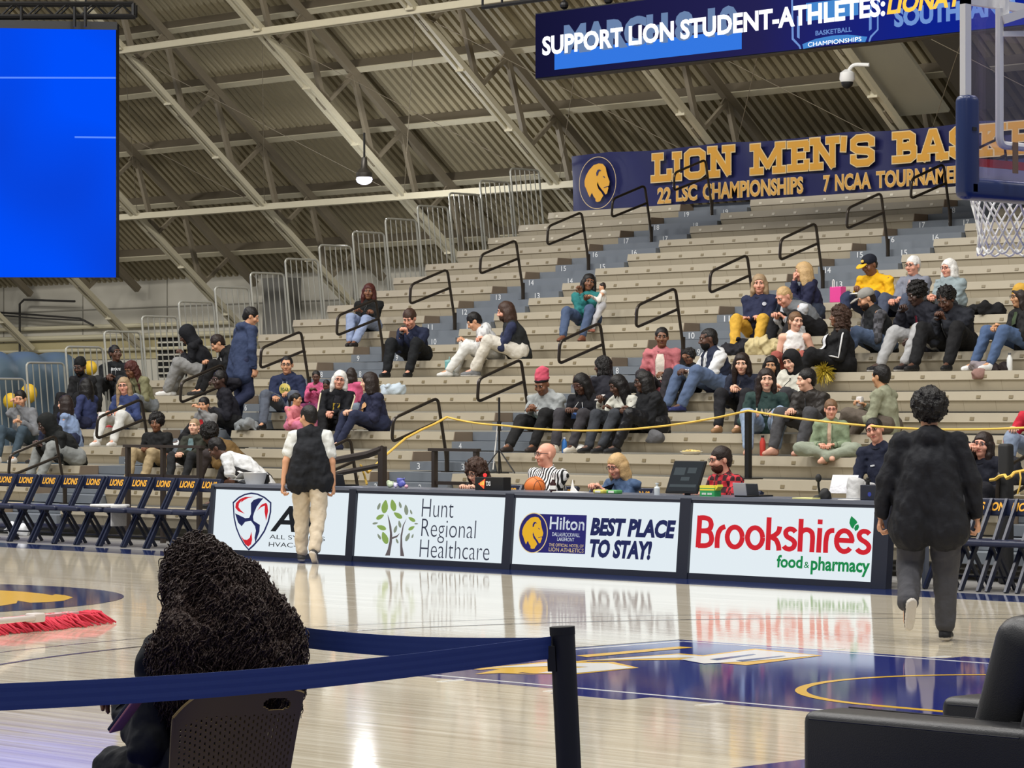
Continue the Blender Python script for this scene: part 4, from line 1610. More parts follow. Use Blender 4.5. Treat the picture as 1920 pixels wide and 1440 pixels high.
# local axes of a figure: x = its left, y = backwards (so it faces -y), z = up
ARMS = {   # hand targets relative to the hips when seated (left hand, right hand)
    'lap': ((.05, -.32, .17), (-.05, -.34, .15)),
    'clasp': ((.02, -.42, .13), (-.03, -.42, .13)),
    'knees': ((.16, -.38, .25), (-.16, -.38, .25)),
    'phone': ((.05, -.36, .26), (-.05, -.36, .26)),
    'chest': ((.08, -.24, .34), (-.08, -.24, .34)),
    'folded': ((-.14, -.22, .24), (.14, -.22, .20)),
    'rface': ((.06, -.30, .18), (-.03, -.20, .56)),
    'lface': ((.03, -.20, .56), (-.06, -.30, .18)),
    'rtalk': ((.06, -.30, .18), (-.12, -.36, .38)),
    'side': ((.26, -.08, .10), (-.26, -.08, .10)),
    'hug': ((-.02, -.22, .36), (.04, -.24, .26)),
    'stand': ((.27, -.02, -.10), (-.27, -.02, -.10)),
}


def person(loc, yaw, label, S=1.0, B=1.0, lean=12, side=0, twist=0, head=(0, 10, 0), arms='lap', legs=None, kind='seated', skin='light', hair=('short', 'brown'),
           top=('sweater', (40, 44, 70)), pants=((40, 44, 60),), shoes=((230, 230, 230), (240, 240, 240)), sleeve='long', extras=(), drop=None, h=.014, group='spectators', hand_grip=.6, chestb=0.0, belly=0.0, hoodback=False, pole=None, fold=.010, hemdrop=None, sleevef=1.0, cat='person', elbow=None, at=None):
    """one figure with posed skeleton; loc is the point under the hips on the seat (or under the pelvis when standing)"""
    s = S * 1.03
    v = lambda *a: np.array(a, float)
    hipz = (.105 * s) if kind == 'seated' else .955 * s
    if kind == 'seated' and S > .85:
        B = B * 1.08
    tf = 1.0
    for it in range(3):
        P = v(0, 0, hipz)
        Rt = rot('x', lean) @ rot('y', side)                    # lean forward = towards -y
        Rt2 = rot('x', lean * 1.35) @ rot('y', side * 1.2) @ rot('z', twist)
        up = Rt @ v(0, 0, 1)
        up2 = Rt2 @ v(0, 0, 1)
        ch = P + up * .25 * s * tf
        nk = ch + up2 * .225 * s * tf
        lat = Rt2 @ v(1, 0, 0)
        fwd = Rt2 @ v(0, -1, 0)
        lat0 = Rt @ v(1, 0, 0)
        fw0 = Rt @ v(0, -1, 0)
        sw = .163 * s * (.5 + .5 * B)
        sh = {1: nk - up2 * .055 * s + lat * sw, -1: nk - up2 * .055 * s - lat * sw}
        hy, hp, hr = head
        Rh = rot('z', twist + hy) @ rot('x', hp) @ rot('y', hr)
        nb = nk + up2 * .015 * s
        hc = nk + (up2 * .5 + Rh @ v(0, 0, 1) * .5) * .075 * s + Rh @ v(0, -.02, .085) * s
        if at is None:
            break
        wo = rot('z', yaw) @ hc                              # slide along the row, and slouch, until the head is where the photograph has it
        q = on_y(at[0], at[1], loc[1] + wo[1])
        loc = (q.x - wo[0], loc[1], loc[2])
        got = pix((loc[0] + wo[0], loc[1] + wo[1], loc[2] + wo[2]))
        dd = DX * (loc[0] + wo[0]) + DY * (loc[1] + wo[1])
        if it < 2:
            tf = min(1.12, max(.78, tf + (got[1] - at[1]) * dd / FOC / (.475 * s) / max(.5, up[2])))
    AR = ARMS[arms] if isinstance(arms, str) else arms
    ua, fa = .285 * s, .25 * s
    el, hn = {}, {}
    for sd in (1, -1):
        t = v(*AR[0 if sd == 1 else 1]) * s + (P if kind == 'seated' else P)
        po = v(sd * .55, .6, -.8) if elbow is None else v(*elbow[0 if sd == 1 else 1])
        el[sd], hn[sd] = ik(sh[sd], t, ua, fa, po)
    hip = {sd: P + v(sd * .09 * s * (.6 + .4 * B), 0, 0) for sd in (1, -1)}
    if kind == 'seated':
        d = .254 if drop is None else drop
        LG = legs or ((.13, -.42), (-.13, -.42))
        if drop is None:
            LG = [(q[0], q[1] - (.15 if abs(q[1]) < .56 else .03)) if len(q) < 3 else q for q in LG]
        an, kn, ft = {}, {}, {}
        for sd in (1, -1):
            q = LG[0 if sd == 1 else 1]
            z = -d + .085 * s if len(q) < 3 else q[2]
            an[sd] = v(q[0] * s, q[1] * s, z)
            kn[sd], an[sd] = ik(hip[sd], an[sd], .43 * s, .425 * s, v(sd * .25, -.5, 1) if pole is None else v(*pole[0 if sd == 1 else 1]))
            f = _n(v(an[sd][0] - hip[sd][0], an[sd][1] - hip[sd][1], 0) + v(0, -.25, 0))
            ft[sd] = f
    else:
        LG = legs or ((.10, 0, .085, 0), (-.10, 0, .085, 0))
        an, kn, ft = {}, {}, {}
        for sd in (1, -1):
            q = LG[0 if sd == 1 else 1]
            an[sd] = v(q[0] * s, q[1] * s, q[2] * s)
            kn[sd], an[sd] = ik(hip[sd], an[sd], .44 * s, .435 * s, v(sd * .1, -1, .0))
            a = math.radians(q[3])                           # toe pitch down
            ft[sd] = v(sd * .12, -math.cos(a), -math.sin(a))
    e = empty('person', loc, label, cat, group, rz=math.radians(yaw))
    sm = skin_mat(skin)
    # ---- skin body (one surface) + finer head and hands grown out of it
    F = Field(h)
    F.cap(P, ch, .115 * s * B, .115 * s * B, .03, fw0, .75)
    F.cap(ch, nk - up2 * .06 * s, .12 * s * B, .10 * s, .03, fwd, .7)
    F.cap(nk - up2 * .05 * s, hc - Rh @ v(0, -.01, .05) * s, .058 * s, .052 * s, .03)
    for sd in (1, -1):
        F.cap(nk - up2 * .05 * s, sh[sd], .06 * s, .055 * s, .03)
        F.cap(sh[sd], el[sd], .05 * s, .039 * s, .02)
        F.cap(el[sd], hn[sd], .039 * s, .027 * s, .02)
        F.cap(hip[sd], kn[sd], .078 * s * B, .052 * s, .03)
        F.cap(kn[sd], an[sd], .05 * s, .034 * s, .02)
        F.cap(an[sd], an[sd] + ft[sd] * .09 * s - v(0, 0, .03 * s), .032 * s, .024 * s, .02)
    body = [(*F.build(), 0)]
    F = Field(.0075 if h < .02 else .01)
    T = lambda x, y, z: hc + Rh @ v(x, y, z) * s
    F.ell(T(0, .008, .025), v(.076, .095, .090) * s, Rh.T, .02)
    F.ell(T(0, -.022, -.045), v(.060, .066, .075) * s, Rh.T, .03)
    F.ell(T(0, -.062, -.098), v(.028, .024, .024) * s, Rh.T, .025)
    F.cap(T(0, -.088, .012), T(0, -.108, -.034), .009 * s, .0135 * s, .012)
    F.cap(T(.012, -.094, -.040), T(-.012, -.094, -.040), .0125 * s, .0125 * s, .01)
    F.cap(T(.040, -.078, .024), T(-.040, -.078, .024), .016 * s, .016 * s, .015)
    for sd in (1, -1):
        F.ell(T(sd * .048, -.062, -.032), v(.024, .024, .026) * s, Rh.T, .02)
        F.ell(T(sd * .078, .014, -.008), v(.012, .020, .032) * s, Rh.T, .008)
        F.sub(T(sd * .031, -.104, .006), v(.017, .022, .011) * s, Rh.T, .012)
    F.cap(T(.02, -.083, -.066), T(-.02, -.083, -.066), .010 * s, .010 * s, .008)
    F.cap(T(0, .01, -.07), nb - up2 * .02, .052 * s, .058 * s, .03)
    body.append((*F.build(), 0))
    # eyes, brows and lips in their own colours
    for sd in (1, -1):
        F = Field(.006)
        F.ell(T(sd * .031, -.0835, .006), v(.0165, .010, .0085) * s, Rh.T, .004)
        V, Q4 = F.build()
        cen = V[Q4].mean(1)
        loc_ = (cen - T(sd * .031, -.0835, .006)) @ Rh
        body.append((V, Q4, np.where(np.hypot(loc_[:, 0], loc_[:, 2]) < .0085 * s, 2, 3)))
        F = Field(.006)
        F.cap(T(sd * .016, -.0975, .026), T(sd * .048, -.084, .027), .0065 * s, .005 * s, .004)
        body.append((*F.build(), 2))
    F = Field(.006)
    F.cap(T(.021, -.0885, -.0665), T(-.021, -.0885, -.0665), .0065 * s, .0065 * s, .004, Rh @ v(0, 0, 1), .8)
    F.cap(T(0, -.0935, -.0665), T(0, -.0935, -.067), .0075 * s, .0075 * s, .008)
    body.append((*F.build(), 1))
    for sd in (1, -1):                                       # hands: palm, four fingers, thumb
        F = Field(.0065)
        d = _n(hn[sd] - el[sd])
        side_ = _n(np.cross(d, v(0, 0, 1)) if abs(d[2]) < .9 else v(1, 0, 0))
        nrm = _n(np.cross(side_, d))                         # back of the hand
        if nrm[2] < 0:
            nrm = -nrm
        if kind != 'seated':
            side_, nrm = v(0, 1, 0), v(sd, 0, 0)
        across = _n(np.cross(nrm, d))
        inner = across * (1 if across @ v(-sd, -.6 if kind != 'seated' else 0, 0) > 0 else -1)
        w = hn[sd] + d * .02 * s
        F.cap(w - d * .03 * s, w + d * .055 * s, .028 * s, .034 * s, .015, nrm, .5)
        F.cap(w + d * .02 * s + inner * .015 * s, w + d * .06 * s + inner * .02 * s, .022 * s, .02 * s, .015, nrm, .6)
        g = hand_grip
        for q in range(4):
            b0 = w + d * (.075 - abs(q - 1.3) * .006) * s + inner * (.030 - q * .020) * s
            ln = (.036, .040, .038, .030)[q] * s
            a = math.radians(20 + 45 * g)
            d1 = d * math.cos(a) - nrm * math.sin(a) + inner * (.10 - .07 * q)
            d2 = d * math.cos(a * 2.1) - nrm * math.sin(a * 2.1)
            d3 = d * math.cos(a * 2.9) - nrm * math.sin(a * 2.9)
            p1 = b0 + _n(d1) * ln
            p2 = p1 + d2 * ln * .7
            F.cap(b0 - d * .02 * s, p1, .0098 * s, .0092 * s, .004)
            F.cap(p1, p2, .0092 * s, .0085 * s, .004)
            F.cap(p2, p2 + d3 * ln * .5, .0085 * s, .0075 * s, .004)
        t0 = w + inner * .026 * s + d * .005 * s
        t1 = t0 + _n(inner * .8 + d * .7 - nrm * .3) * .038 * s
        F.cap(t0, t1, .013 * s, .011 * s, .008)
        F.cap(t1, t1 + _n(inner * .2 + d - nrm * .5) * .032 * s, .011 * s, .009 * s, .005)
        body.append((*F.build(), 0))
    hcol = HAIRC[hair[1]] if isinstance(hair[1], str) else hair[1]
    lips = mat('lips_' + skin, {'light': (190, 104, 98), 'pink': (186, 98, 90), 'tan': (168, 96, 84), 'olive': (160, 94, 80), 'brown': (110, 62, 56), 'dark': (82, 48, 44), 'deep': (62, 38, 36)}[skin], rough=.4)
    bm_ = bpy.data.objects.new('body', skin_mesh('body', body, [sm, lips, mat('brow_and_iris', (34, 26, 22), rough=.4), mat('eye_white', (226, 222, 216), rough=.3)]))
    link(bm_, e)
    mk = lambda nm, V, Q4, m, lab=None: (lambda o: (link(o, e), o)[1])(bpy.data.objects.new(nm, skin_mesh(nm, [(V, Q4, 0)] if not isinstance(V, list) else V, m if isinstance(m, list) else [m])))
    # ---- clothing
    tn, tc = top[0], top[1]
    tm = tc if not isinstance(tc, tuple) else cloth(tc, .45 if 'leather' in tn else .82)
    pf = {'jacket': .026, 'coat': .034, 'hoodie': .026, 'puffer_jacket': .042, 'leather_jacket': .026}.get(tn, .017) * s
    seed = int(abs(loc[0] * 131 + loc[2] * 57)) % 9973
    F = Field(h)
    hem = P - up * ((.05 if kind == 'seated' else .10) if hemdrop is None else hemdrop) * s
    if kind == 'seated':
        F.cap(hem, ch, .128 * s * B + pf * .7 + belly * .3, .126 * s * B + pf, .04, fw0, .80)
    else:
        wd = .105 * s * B + pf
        for c_ in (-1, 1):
            F.cap(hem + lat0 * c_ * .088 * s * B, ch + lat * c_ * .03 * s, wd, .112 * s * B + pf, .04, fw0, 1.02)
    if belly:
        F.ell(P + up * .10 * s + fw0 * (.05 + belly * .6) * s, v(.14 + belly, .11 + belly, .13 + belly * .5) * s, None, .05)
    F.cap(ch, nk - up2 * .07 * s, .130 * s * B + pf, .108 * s + pf, .04, fwd, .74)
    if chestb:
        for sd in (1, -1):
            F.ell(ch + up2 * .07 * s + fwd * .10 * s + lat * sd * .068 * s, v(.07, .06 + chestb, .07) * s, None, .04)
    for sd in (1, -1):
        if sleeve == 'none':
            F.cap(nk - up2 * .055 * s, nk - up2 * .05 * s + lat * sd * sw * .72, .062 * s, .050 * s, .03)
            continue
        F.cap(nk - up2 * .055 * s, sh[sd], .066 * s + pf * .5, .054 * s + pf * .6, .03)
        if sleeve == 'long':
            F.cap(sh[sd], el[sd], (.051 * s + pf * .75) * sleevef, (.043 * s + pf * .8) * sleevef, .025)
            wr = hn[sd] - _n(hn[sd] - el[sd]) * .025 * s
            F.cap(el[sd], wr, (.046 * s + pf * .8) * sleevef, (.031 * s + pf * .55) * sleevef, .02)
        else:
            F.cap(sh[sd], sh[sd] * .35 + el[sd] * .65, .058 * s + pf, .054 * s + pf, .025)
    if tn in ('hoodie', 'jacket', 'coat', 'shirt', 'puffer_jacket', 'leather_jacket', 'denim_jacket', 'cardigan', 'track_jacket', 'windbreaker'):
        F.cap(nk - up2 * .02 * s + lat * .04 * s, nk - up2 * .02 * s - lat * .04 * s, .052 * s + pf * .3, .052 * s + pf * .3, .025)
        F.cap(nk - fwd * .03 * s, nk + up2 * .02 * s - fwd * .03 * s, .06 * s, .052 * s, .02)
    if tn == 'hoodie' or hoodback:
        F.ell(nk - fwd * .075 * s - up2 * .02 * s, v(.105, .07, .075) * s, Rt2.T, .03)
    if tn == 'poncho':
        F.cap(nk - up2 * .06 * s, P + up * .12 * s, .15 * s, .25 * s, .06, fw0, .75)
    for sd in (1, -1):
        F.sub(hn[sd] + _n(hn[sd] - el[sd]) * .04 * s, v(.035, .035, .035) * s, None, .01)
    Vt, Qt = F.build(fold * 1.25 if tn in ('coat', 'puffer_jacket', 'poncho') else fold, 42, seed)
    o_top = mk(tn if tn in ('hoodie', 'jacket', 'coat', 'sweater', 'shirt', 't_shirt', 'dress', 'poncho', 'cardigan', 'puffer_jacket', 'leather_jacket', 'denim_jacket', 'track_jacket', 'windbreaker', 'jersey') else 'top', Vt, Qt, tm)
    # ---- trousers
    pm = pants[0] if not isinstance(pants[0], tuple) else cloth(pants[0], .85)
    loose = pants[1] if len(pants) > 1 else .016
    F = Field(h)
    F.cap(hip[1], hip[-1], .108 * s * B, .108 * s * B, .03)
    F.cap(P, P + up * .07 * s, .118 * s * B, .112 * s * B, .03, fw0, .8)
    for sd in (1, -1):
        F.cap(hip[sd], kn[sd], .088 * s * B + loose * .4, .060 * s + loose, .035)
        if len(pants) > 2 and pants[2] == 'short':
            continue
        F.cap(kn[sd], an[sd] + (kn[sd] - an[sd]) * .08, .058 * s + loose, .040 * s + loose, .025)
    nm = 'trousers' if not (len(pants) > 2 and pants[2] == 'short') else 'shorts'
    mk(nm, *F.build(fold * .7, 40, seed + 1), pm)
    # ---- shoes
    for sd in (1, -1):
        F = Field(.009)
        f = _n(ft[sd])
        a = an[sd]
        dn = v(0, 0, -1) if kind == 'seated' and abs(f[2]) < .2 else _n(np.cross(np.cross(f, v(0, 0, -1)), f))
        F.cap(a, a + dn * .045 * s - f * .02 * s, .042 * s, .040 * s, .02)
        F.cap(a + dn * .052 * s - f * .03 * s, a + dn * .056 * s + f * .14 * s, .036 * s, .030 * s, .02)
        F.cap(a + dn * .03 * s, a + dn * .05 * s + f * .10 * s, .040 * s, .034 * s, .02)
        V, Q4 = F.build()
        dd = (V - a) @ dn
        V = V - np.outer(np.maximum(dd - .078 * s, 0), dn)
        cd = ((V[Q4].mean(1) - a) @ dn) > .058 * s
        mk('shoe', [(V, Q4, cd.astype(int))], None, [cloth(shoes[0], .6), cloth(shoes[1], .6)])
    J = dict(P=P, ch=ch, nk=nk, up=up, up2=up2, lat=lat, fwd=fwd, fw0=fw0, hc=hc, Rh=Rh, T=T, s=s, sh=sh, el=el, hn=hn, kn=kn, an=an, hip=hip, e=e, mk=mk, top=o_top, h=h, seed=seed, nb=nb, Rt2=Rt2, B=B, pf=pf, kind=kind, belly=belly, lat0=lat0)
    V_ = Vt - ch
    J['tri'] = (V_ @ lat, V_ @ up2, V_ @ fwd)
    J['fold'] = fold
    J['capd'] = (.105 * B + belly * 1.5 + chestb * 1.1 + .075) * s + pf
    trim = None
    if isinstance(tc, tuple):
        trim = cloth(tuple(max(8, int(c * .72)) for c in tc))
    if tn != 'poncho' and kind:
        k = MB()
        th = {'hoodie': .020, 'coat': .02, 'puffer_jacket': .022}.get(tn, .011) * s
        ra_, rb_ = .064 * s + pf * .15, .068 * s + pf * .2
        c0 = nk + up2 * .004 * s + fwd * .012 * s
        ax_, ay_ = lat, _n(fwd - up2 * .45)
        k.tube([c0 + ax_ * ra_ * math.cos(a) + ay_ * rb_ * math.sin(a) for a in [2 * PI * q / 24 for q in range(24)]], th, 8, closed=True)
        if tn in ('shirt', 'denim_jacket', 'leather_jacket', 'jacket'):
            for sd in (1, -1):
                p0 = c0 + ay_ * rb_ * .95
                p1 = c0 + ax_ * ra_ * sd * .8 + ay_ * rb_ * .62
                p2 = p0 + lat * sd * .045 * s - up2 * .055 * s + fwd * .006
                p3 = p1 + lat * sd * .012 * s - up2 * .03 * s + fwd * .012
                k.slab([p0, p2, p3, p1], fwd * .007)
        if not ('neck' in tn):
            o_ = bpy.data.objects.new('collar', k.mesh('collar', [trim or tm], 'all'))
            link(o_, o_top)
        for sd in (1, -1):
            if sleeve != 'long':
                continue
            d_ = _n(hn[sd] - el[sd])
            q0 = hn[sd] - d_ * .035 * s
            k = MB()
            r_ = (.031 * s + pf * .55) * sleevef * .96
            k.tube([q0, q0 + d_ * .03 * s], [r_ + .004, r_ * .86], 12)
            o_ = bpy.data.objects.new('cuff', k.mesh('cuff', [trim or tm], True))
            link(o_, o_top)
    if tn in ('jacket', 'coat', 'track_jacket', 'denim_jacket', 'leather_jacket', 'puffer_jacket') and not any(x[0] in ('open', 'vest') for x in extras):
        EXTRA['zip'](J, (18, 18, 20) if not isinstance(tc, tuple) or sum(tc) > 150 else (74, 76, 80), .005)
    if tn == 'hoodie':
        k = MB()
        for sd in (1, -1):
            k.tube([surf(J, sd * .03, .14), surf(J, sd * .032, .08), surf(J, sd * .03, .03)], .004, 5)
        o_ = bpy.data.objects.new('drawstring', k.mesh('drawstring', [cloth((200, 200, 200) if sum(tc) < 400 else (120, 120, 120))], 'all'))
        link(o_, o_top)
    make_hair(J, hair, hcol)
    for x in extras:
        EXTRA[x[0]](J, *x[1:])
    return J


def surf(J, x, y, lift=.004, cap_=.21):
    """a point of the front of the top, x across and y up from the chest"""
    la, u_, f_ = J['tri']
    s = J['s']
    x, y = x * s, y * s
    dd = (la - x) ** 2 + (u_ - y) ** 2
    m = (dd < .0010) & (f_ > 0) & (f_ < J['capd'])
    f = f_[m].max() - .002 if m.any() else .12 * s
    return J['ch'] + J['lat'] * x + J['up2'] * y + J['fwd'] * (f + lift)


def hc_(J):
    return J['hc']


def make_hair(J, hair, col):
    T, Rh, s, mk, nk, up2, fwd, lat = (J[q] for q in ('T', 'Rh', 's', 'mk', 'nk', 'up2', 'fwd', 'lat'))
    v = lambda *a: np.array(a, float)
    st = hair[0]
    if st == 'bigcurl':
        m = mat('hair_bigcurl', col, rough=.55, noise=.35, nscale=30, spec=.3, bump=1.0, bscale=90)
        F = Field(.010)
        blobs = [(0, .02, .05, .105, .125, .11), (0, .10, -.04, .135, .12, .13), (.05, .13, -.16, .12, .11, .13), (-.07, .15, -.15, .12, .11, .13), (-.12, .17, -.24, .09, .09, .10), (.175, .04, -.20, .10, .09, .14), (.10, .02, -.12, .07, .085, .13), (-.02, .17, -.26, .12, .09, .10)]
        for b in blobs:
            F.ell(T(*b[:3]), v(*b[3:]) * s, None, .05)
        F.sub(T(0, -.14, -.05), v(.12, .125, .13) * s, Rh.T, .02)
        V, Q4 = F.build(.011, 42, 11)
        k = MB()
        rg = random.Random(4)
        N_ = len(V)
        for q in range(5200):
            i = rg.randrange(N_)
            p = Vector(V[i])
            lc = Rh.T @ (V[i] - hc_(J))
            if lc[1] < -.02 and V[i][2] > nk[2]:
                continue
            out = (p - Vector(T(0, .07, -.04 + min(0, lc[2] * .8)))).normalized()
            dn = Vector((0, 0, -1)) + Vector((rg.gauss(0, .25), rg.gauss(0, .25), 0))
            dn = (dn - out * dn.dot(out) * .9).normalized()
            sd = dn.cross(out).normalized()
            L, r0, tw = rg.uniform(.08, .17) * (.6 if lc[2] > .03 else 1), rg.uniform(.005, .011), rg.uniform(10, 18)
            a0 = rg.random() * 6.3
            lift = rg.uniform(.0, .012)
            pts = []
            for t_ in range(16):
                t = t_ / 15
                a = a0 + tw * t
                pts.append(p + dn * L * t + out * (lift + r0 * (.6 + .7 * math.cos(a)) - .035 * t * t) + sd * r0 * math.sin(a))
            k.tube(pts, [.0028 * (1 - .5 * t_ / 15) for t_ in range(16)], 4)
        mk('hair', V, Q4, m)
        o = bpy.data.objects.new('loose_curls', k.mesh('loose_curls', [m], 'all'))
        o['kind'] = 'stuff'
        link(o, J['e'])
        return
    if st in ('bald', 'none'):
        return
    m = mat('hair_%d_%d_%d%s' % (*col, '_curly' if hair[0] in ('curly', 'afro', 'braids') else ''), col, rough=.5, noise=.3, nscale=60, spec=.35, bump=.8 if hair[0] in ('curly', 'afro', 'braids') else .3, bscale=70)
    hh = .009
    F = Field(hh)
    rough, fr = .004, 60
    face = lambda a=0.0: F.sub(T(0, -.125, -.045 + a), v(.078, .075, .105) * s, Rh.T, .012)
    if st in ('short', 'fringe', 'buzz', 'curlytop', 'sidepart'):
        g = {'short': .013, 'fringe': .016, 'buzz': .005, 'curlytop': .03, 'sidepart': .018}[st]
        F.ell(T(0, .016, .032), v(.076 + g * .8, .094 + g * .8, .090 + g) * s, Rh.T)
        F.cap(T(0, .06, -.03), T(0, .055, -.06), .055 * s, .045 * s)
        F.sub(T(0, -.115, -.04 - (.02 if st == 'fringe' else 0)), v(.085, .075, .10) * s, Rh.T)
        for sd in (1, -1):
            F.sub(T(sd * .085, -.01, -.035), v(.028, .04, .055) * s, Rh.T)
        F.sub(T(0, 0, -.15), v(.15, .15, .085) * s, Rh.T)
        rough = .004 if st != 'curlytop' else .011
        fr = 110 if st == 'curlytop' else 60
        rough = rough * (1 if st == 'curlytop' else .7)
    elif st == 'afro':
        r = hair[2] if len(hair) > 2 else .05
        F.ell(T(0, .03, .05), v(.08 + r, .09 + r, .085 + r) * s, Rh.T)
        F.sub(T(0, -.14, -.045), v(.075, .085, .105) * s, Rh.T)
        F.sub(T(0, -.02, -.15), v(.15, .13, .08) * s, Rh.T)
        rough, fr = .013, 105
    elif st in ('long', 'bob', 'curly', 'braids', 'verylong'):
        L = {'long': .30, 'bob': .12, 'curly': .28, 'braids': .34, 'verylong': .42}[st] if len(hair) < 3 else hair[2]
        g = .018 if st != 'curly' else .035
        F.ell(T(0, .014, .03), v(.078 + g, .095 + g, .092 + g * .8) * s, Rh.T)
        dn = -(Rh @ v(0, 0, 1)) * .5 - v(0, 0, .5)
        nf = 9
        for q in range(nf):
            a = PI * (q / (nf - 1)) * 1.18 - PI * .09
            x, y = math.cos(a) * .082, math.sin(a) * .085 + .012
            p0 = T(x, y, .0)
            p1 = T(x * 1.05, y * 1.05, -.10)
            p2 = p1 + _n(dn) * max(.01, (L - .10)) * s + Rh @ v(x * .25, .01, 0)
            r = .030 if st != 'braids' else .022
            F.cap(p0, p1, (r + .006) * s, (r + .006) * s, .02)
            F.cap(p1, p2, (r + .006) * s, r * .75 * s, .02)
        face()
        F.sub(T(0, -.07, -.10), v(.05, .07, .09) * s, Rh.T)
        F.sub(T(0, -.10, .0), v(.058, .05, .052) * s, Rh.T)
        rough = {'curly': .014, 'braids': .007}.get(st, .003)
        fr = 85 if st in ('curly', 'braids') else 50
    elif st in ('ponytail', 'bun', 'pulled'):
        F.ell(T(0, .014, .03), v(.085, .103, .097) * s, Rh.T)
        face(.01)
        F.sub(T(0, -.10, .0), v(.07, .06, .06) * s, Rh.T)
        for sd in (1, -1):
            F.sub(T(sd * .09, -.01, -.045), v(.028, .045, .05) * s, Rh.T)
        F.sub(T(0, -.02, -.14), v(.15, .12, .075) * s, Rh.T)
        if st == 'ponytail':
            F.cap(T(0, .11, .05), T(0, .15, -.02), .028 * s, .034 * s)
            F.cap(T(0, .15, -.02), T(0, .13, -.18), .034 * s, .018 * s)
        elif st == 'bun':
            F.ell(T(0, .06, .135), v(.05, .05, .04) * s, Rh.T)
    V, Q4 = F.build(rough * s, fr, J['seed'] + 5)
    mk('hair', V, Q4, m)


EXTRA = {}


def extra(f):
    EXTRA[f.__name__[2:]] = f
    return f


va = lambda *a: np.array(a, float)


@extra
def x_hood(J, rgb, fallen=0):
    T, Rh, s = J['T'], J['Rh'], J['s']
    F = Field(.011)
    F.ell(T(0, .02, .03), va(.112, .125, .125) * s, Rh.T)
    F.cap(T(0, .03, -.05), J['nk'] - J['fwd'] * .03, .10 * s, .11 * s, .04)
    F.sub(T(0, -.14, -.03), va(.072, .12, .105) * s, Rh.T, .02)
    J['mk']('hood', *F.build(.006, 18, J['seed']), rgb if not isinstance(rgb, tuple) else cloth(rgb))


@extra
def x_cap(J, rgb, brim=None, emblem=None):
    T, Rh, s = J['T'], J['Rh'], J['s']
    F = Field(.009)
    F.ell(T(0, .012, .045), va(.090, .108, .085) * s, Rh.T)
    F.sub(T(0, 0, -.06), va(.2, .2, .085) * s, Rh.T, .006)
    o = J['mk']('cap', *F.build(), cloth(rgb))
    F = Field(.007)
    F.ell(T(0, -.125, .032), va(.075, .075, .016) * s, (Rh @ rot('x', 14)).T)
    F.sub(T(0, -.02, .04), va(.082, .098, .08) * s, Rh.T, .004)
    J['mk']('cap_brim', *F.build(), cloth(brim or rgb)).parent = o
    if emblem:
        F = Field(.007)
        F.ell(T(0, -.093, .075), va(.028, .010, .022) * s, (Rh @ rot('x', -28)).T)
        J['mk']('cap_emblem', *F.build(), cloth(emblem)).parent = o


@extra
def x_beanie(J, rgb):
    T, Rh, s = J['T'], J['Rh'], J['s']
    F = Field(.010)
    F.ell(T(0, .018, .06), va(.090, .105, .105) * s, Rh.T)
    F.cap(T(0, .0, .035), T(0, .02, .045), .088 * s, .09 * s, .02, Rh @ va(0, 0, 1), .4)
    F.sub(T(0, -.07, -.055), va(.13, .15, .078) * s, Rh.T, .006)
    J['mk']('beanie', *F.build(.003, 60, 1), cloth(rgb))


@extra
def x_wrap(J, rgb):
    T, Rh, s = J['T'], J['Rh'], J['s']
    F = Field(.010)
    F.ell(T(0, .03, .075), va(.092, .10, .085) * s, (Rh @ rot('x', -25)).T)
    F.ell(T(0, .055, .135), va(.085, .09, .075) * s, Rh.T)
    J['mk']('head_wrap', *F.build(.010, 45, 3), cloth(rgb))
    F = Field(.010)
    F.ell(T(0, .01, .045), va(.086, .104, .03) * s, (Rh @ rot('x', -12)).T)
    J['mk']('headband', *F.build(), cloth((24, 22, 24)))


@extra
def x_glasses(J, rgb=(30, 28, 30), sun=False):
    T, s = J['T'], J['s']
    k = MB()
    for sd in (1, -1):
        k.tube([T(sd * .033 + .022 * math.cos(a), -.106, .004 + .017 * math.sin(a)) for a in [2 * PI * q / 12 for q in range(12)]], .0026 * s, 5, closed=True)
        k.tube([T(sd * .056, -.104, .008), T(sd * .082, -.03, .01), T(sd * .08, .02, .004)], .0024 * s, 5)
        if sun:
            k.ngon([T(sd * .033 + .021 * math.cos(a), -.106, .004 + .016 * math.sin(a)) for a in [2 * PI * q / 12 for q in range(12)]])
    k.tube([T(.012, -.108, .006), T(-.012, -.108, .006)], .0025 * s, 5)
    o = bpy.data.objects.new('glasses', k.mesh('glasses', [mat('spectacle_%d' % rgb[0], rgb, rough=.3)], 'all'))
    link(o, J['e'])


@extra
def x_beard(J, rgb):
    T, Rh, s = J['T'], J['Rh'], J['s']
    F = Field(.008)
    F.ell(T(0, -.030, -.070), va(.066, .068, .062) * s, Rh.T)
    F.sub(T(0, -.045, -.005), va(.09, .11, .048) * s, Rh.T, .01)
    F.sub(T(0, -.105, -.068), va(.020, .03, .010) * s, Rh.T, .006)
    F.sub(T(0, .06, -.06), va(.1, .07, .1) * s, Rh.T, .01)
    F.cap(T(.022, -.092, -.052), T(-.022, -.092, -.052), .007 * s, .007 * s, .006)
    J['mk']('beard', *F.build(.003, 80, 2), cloth(rgb, .9))


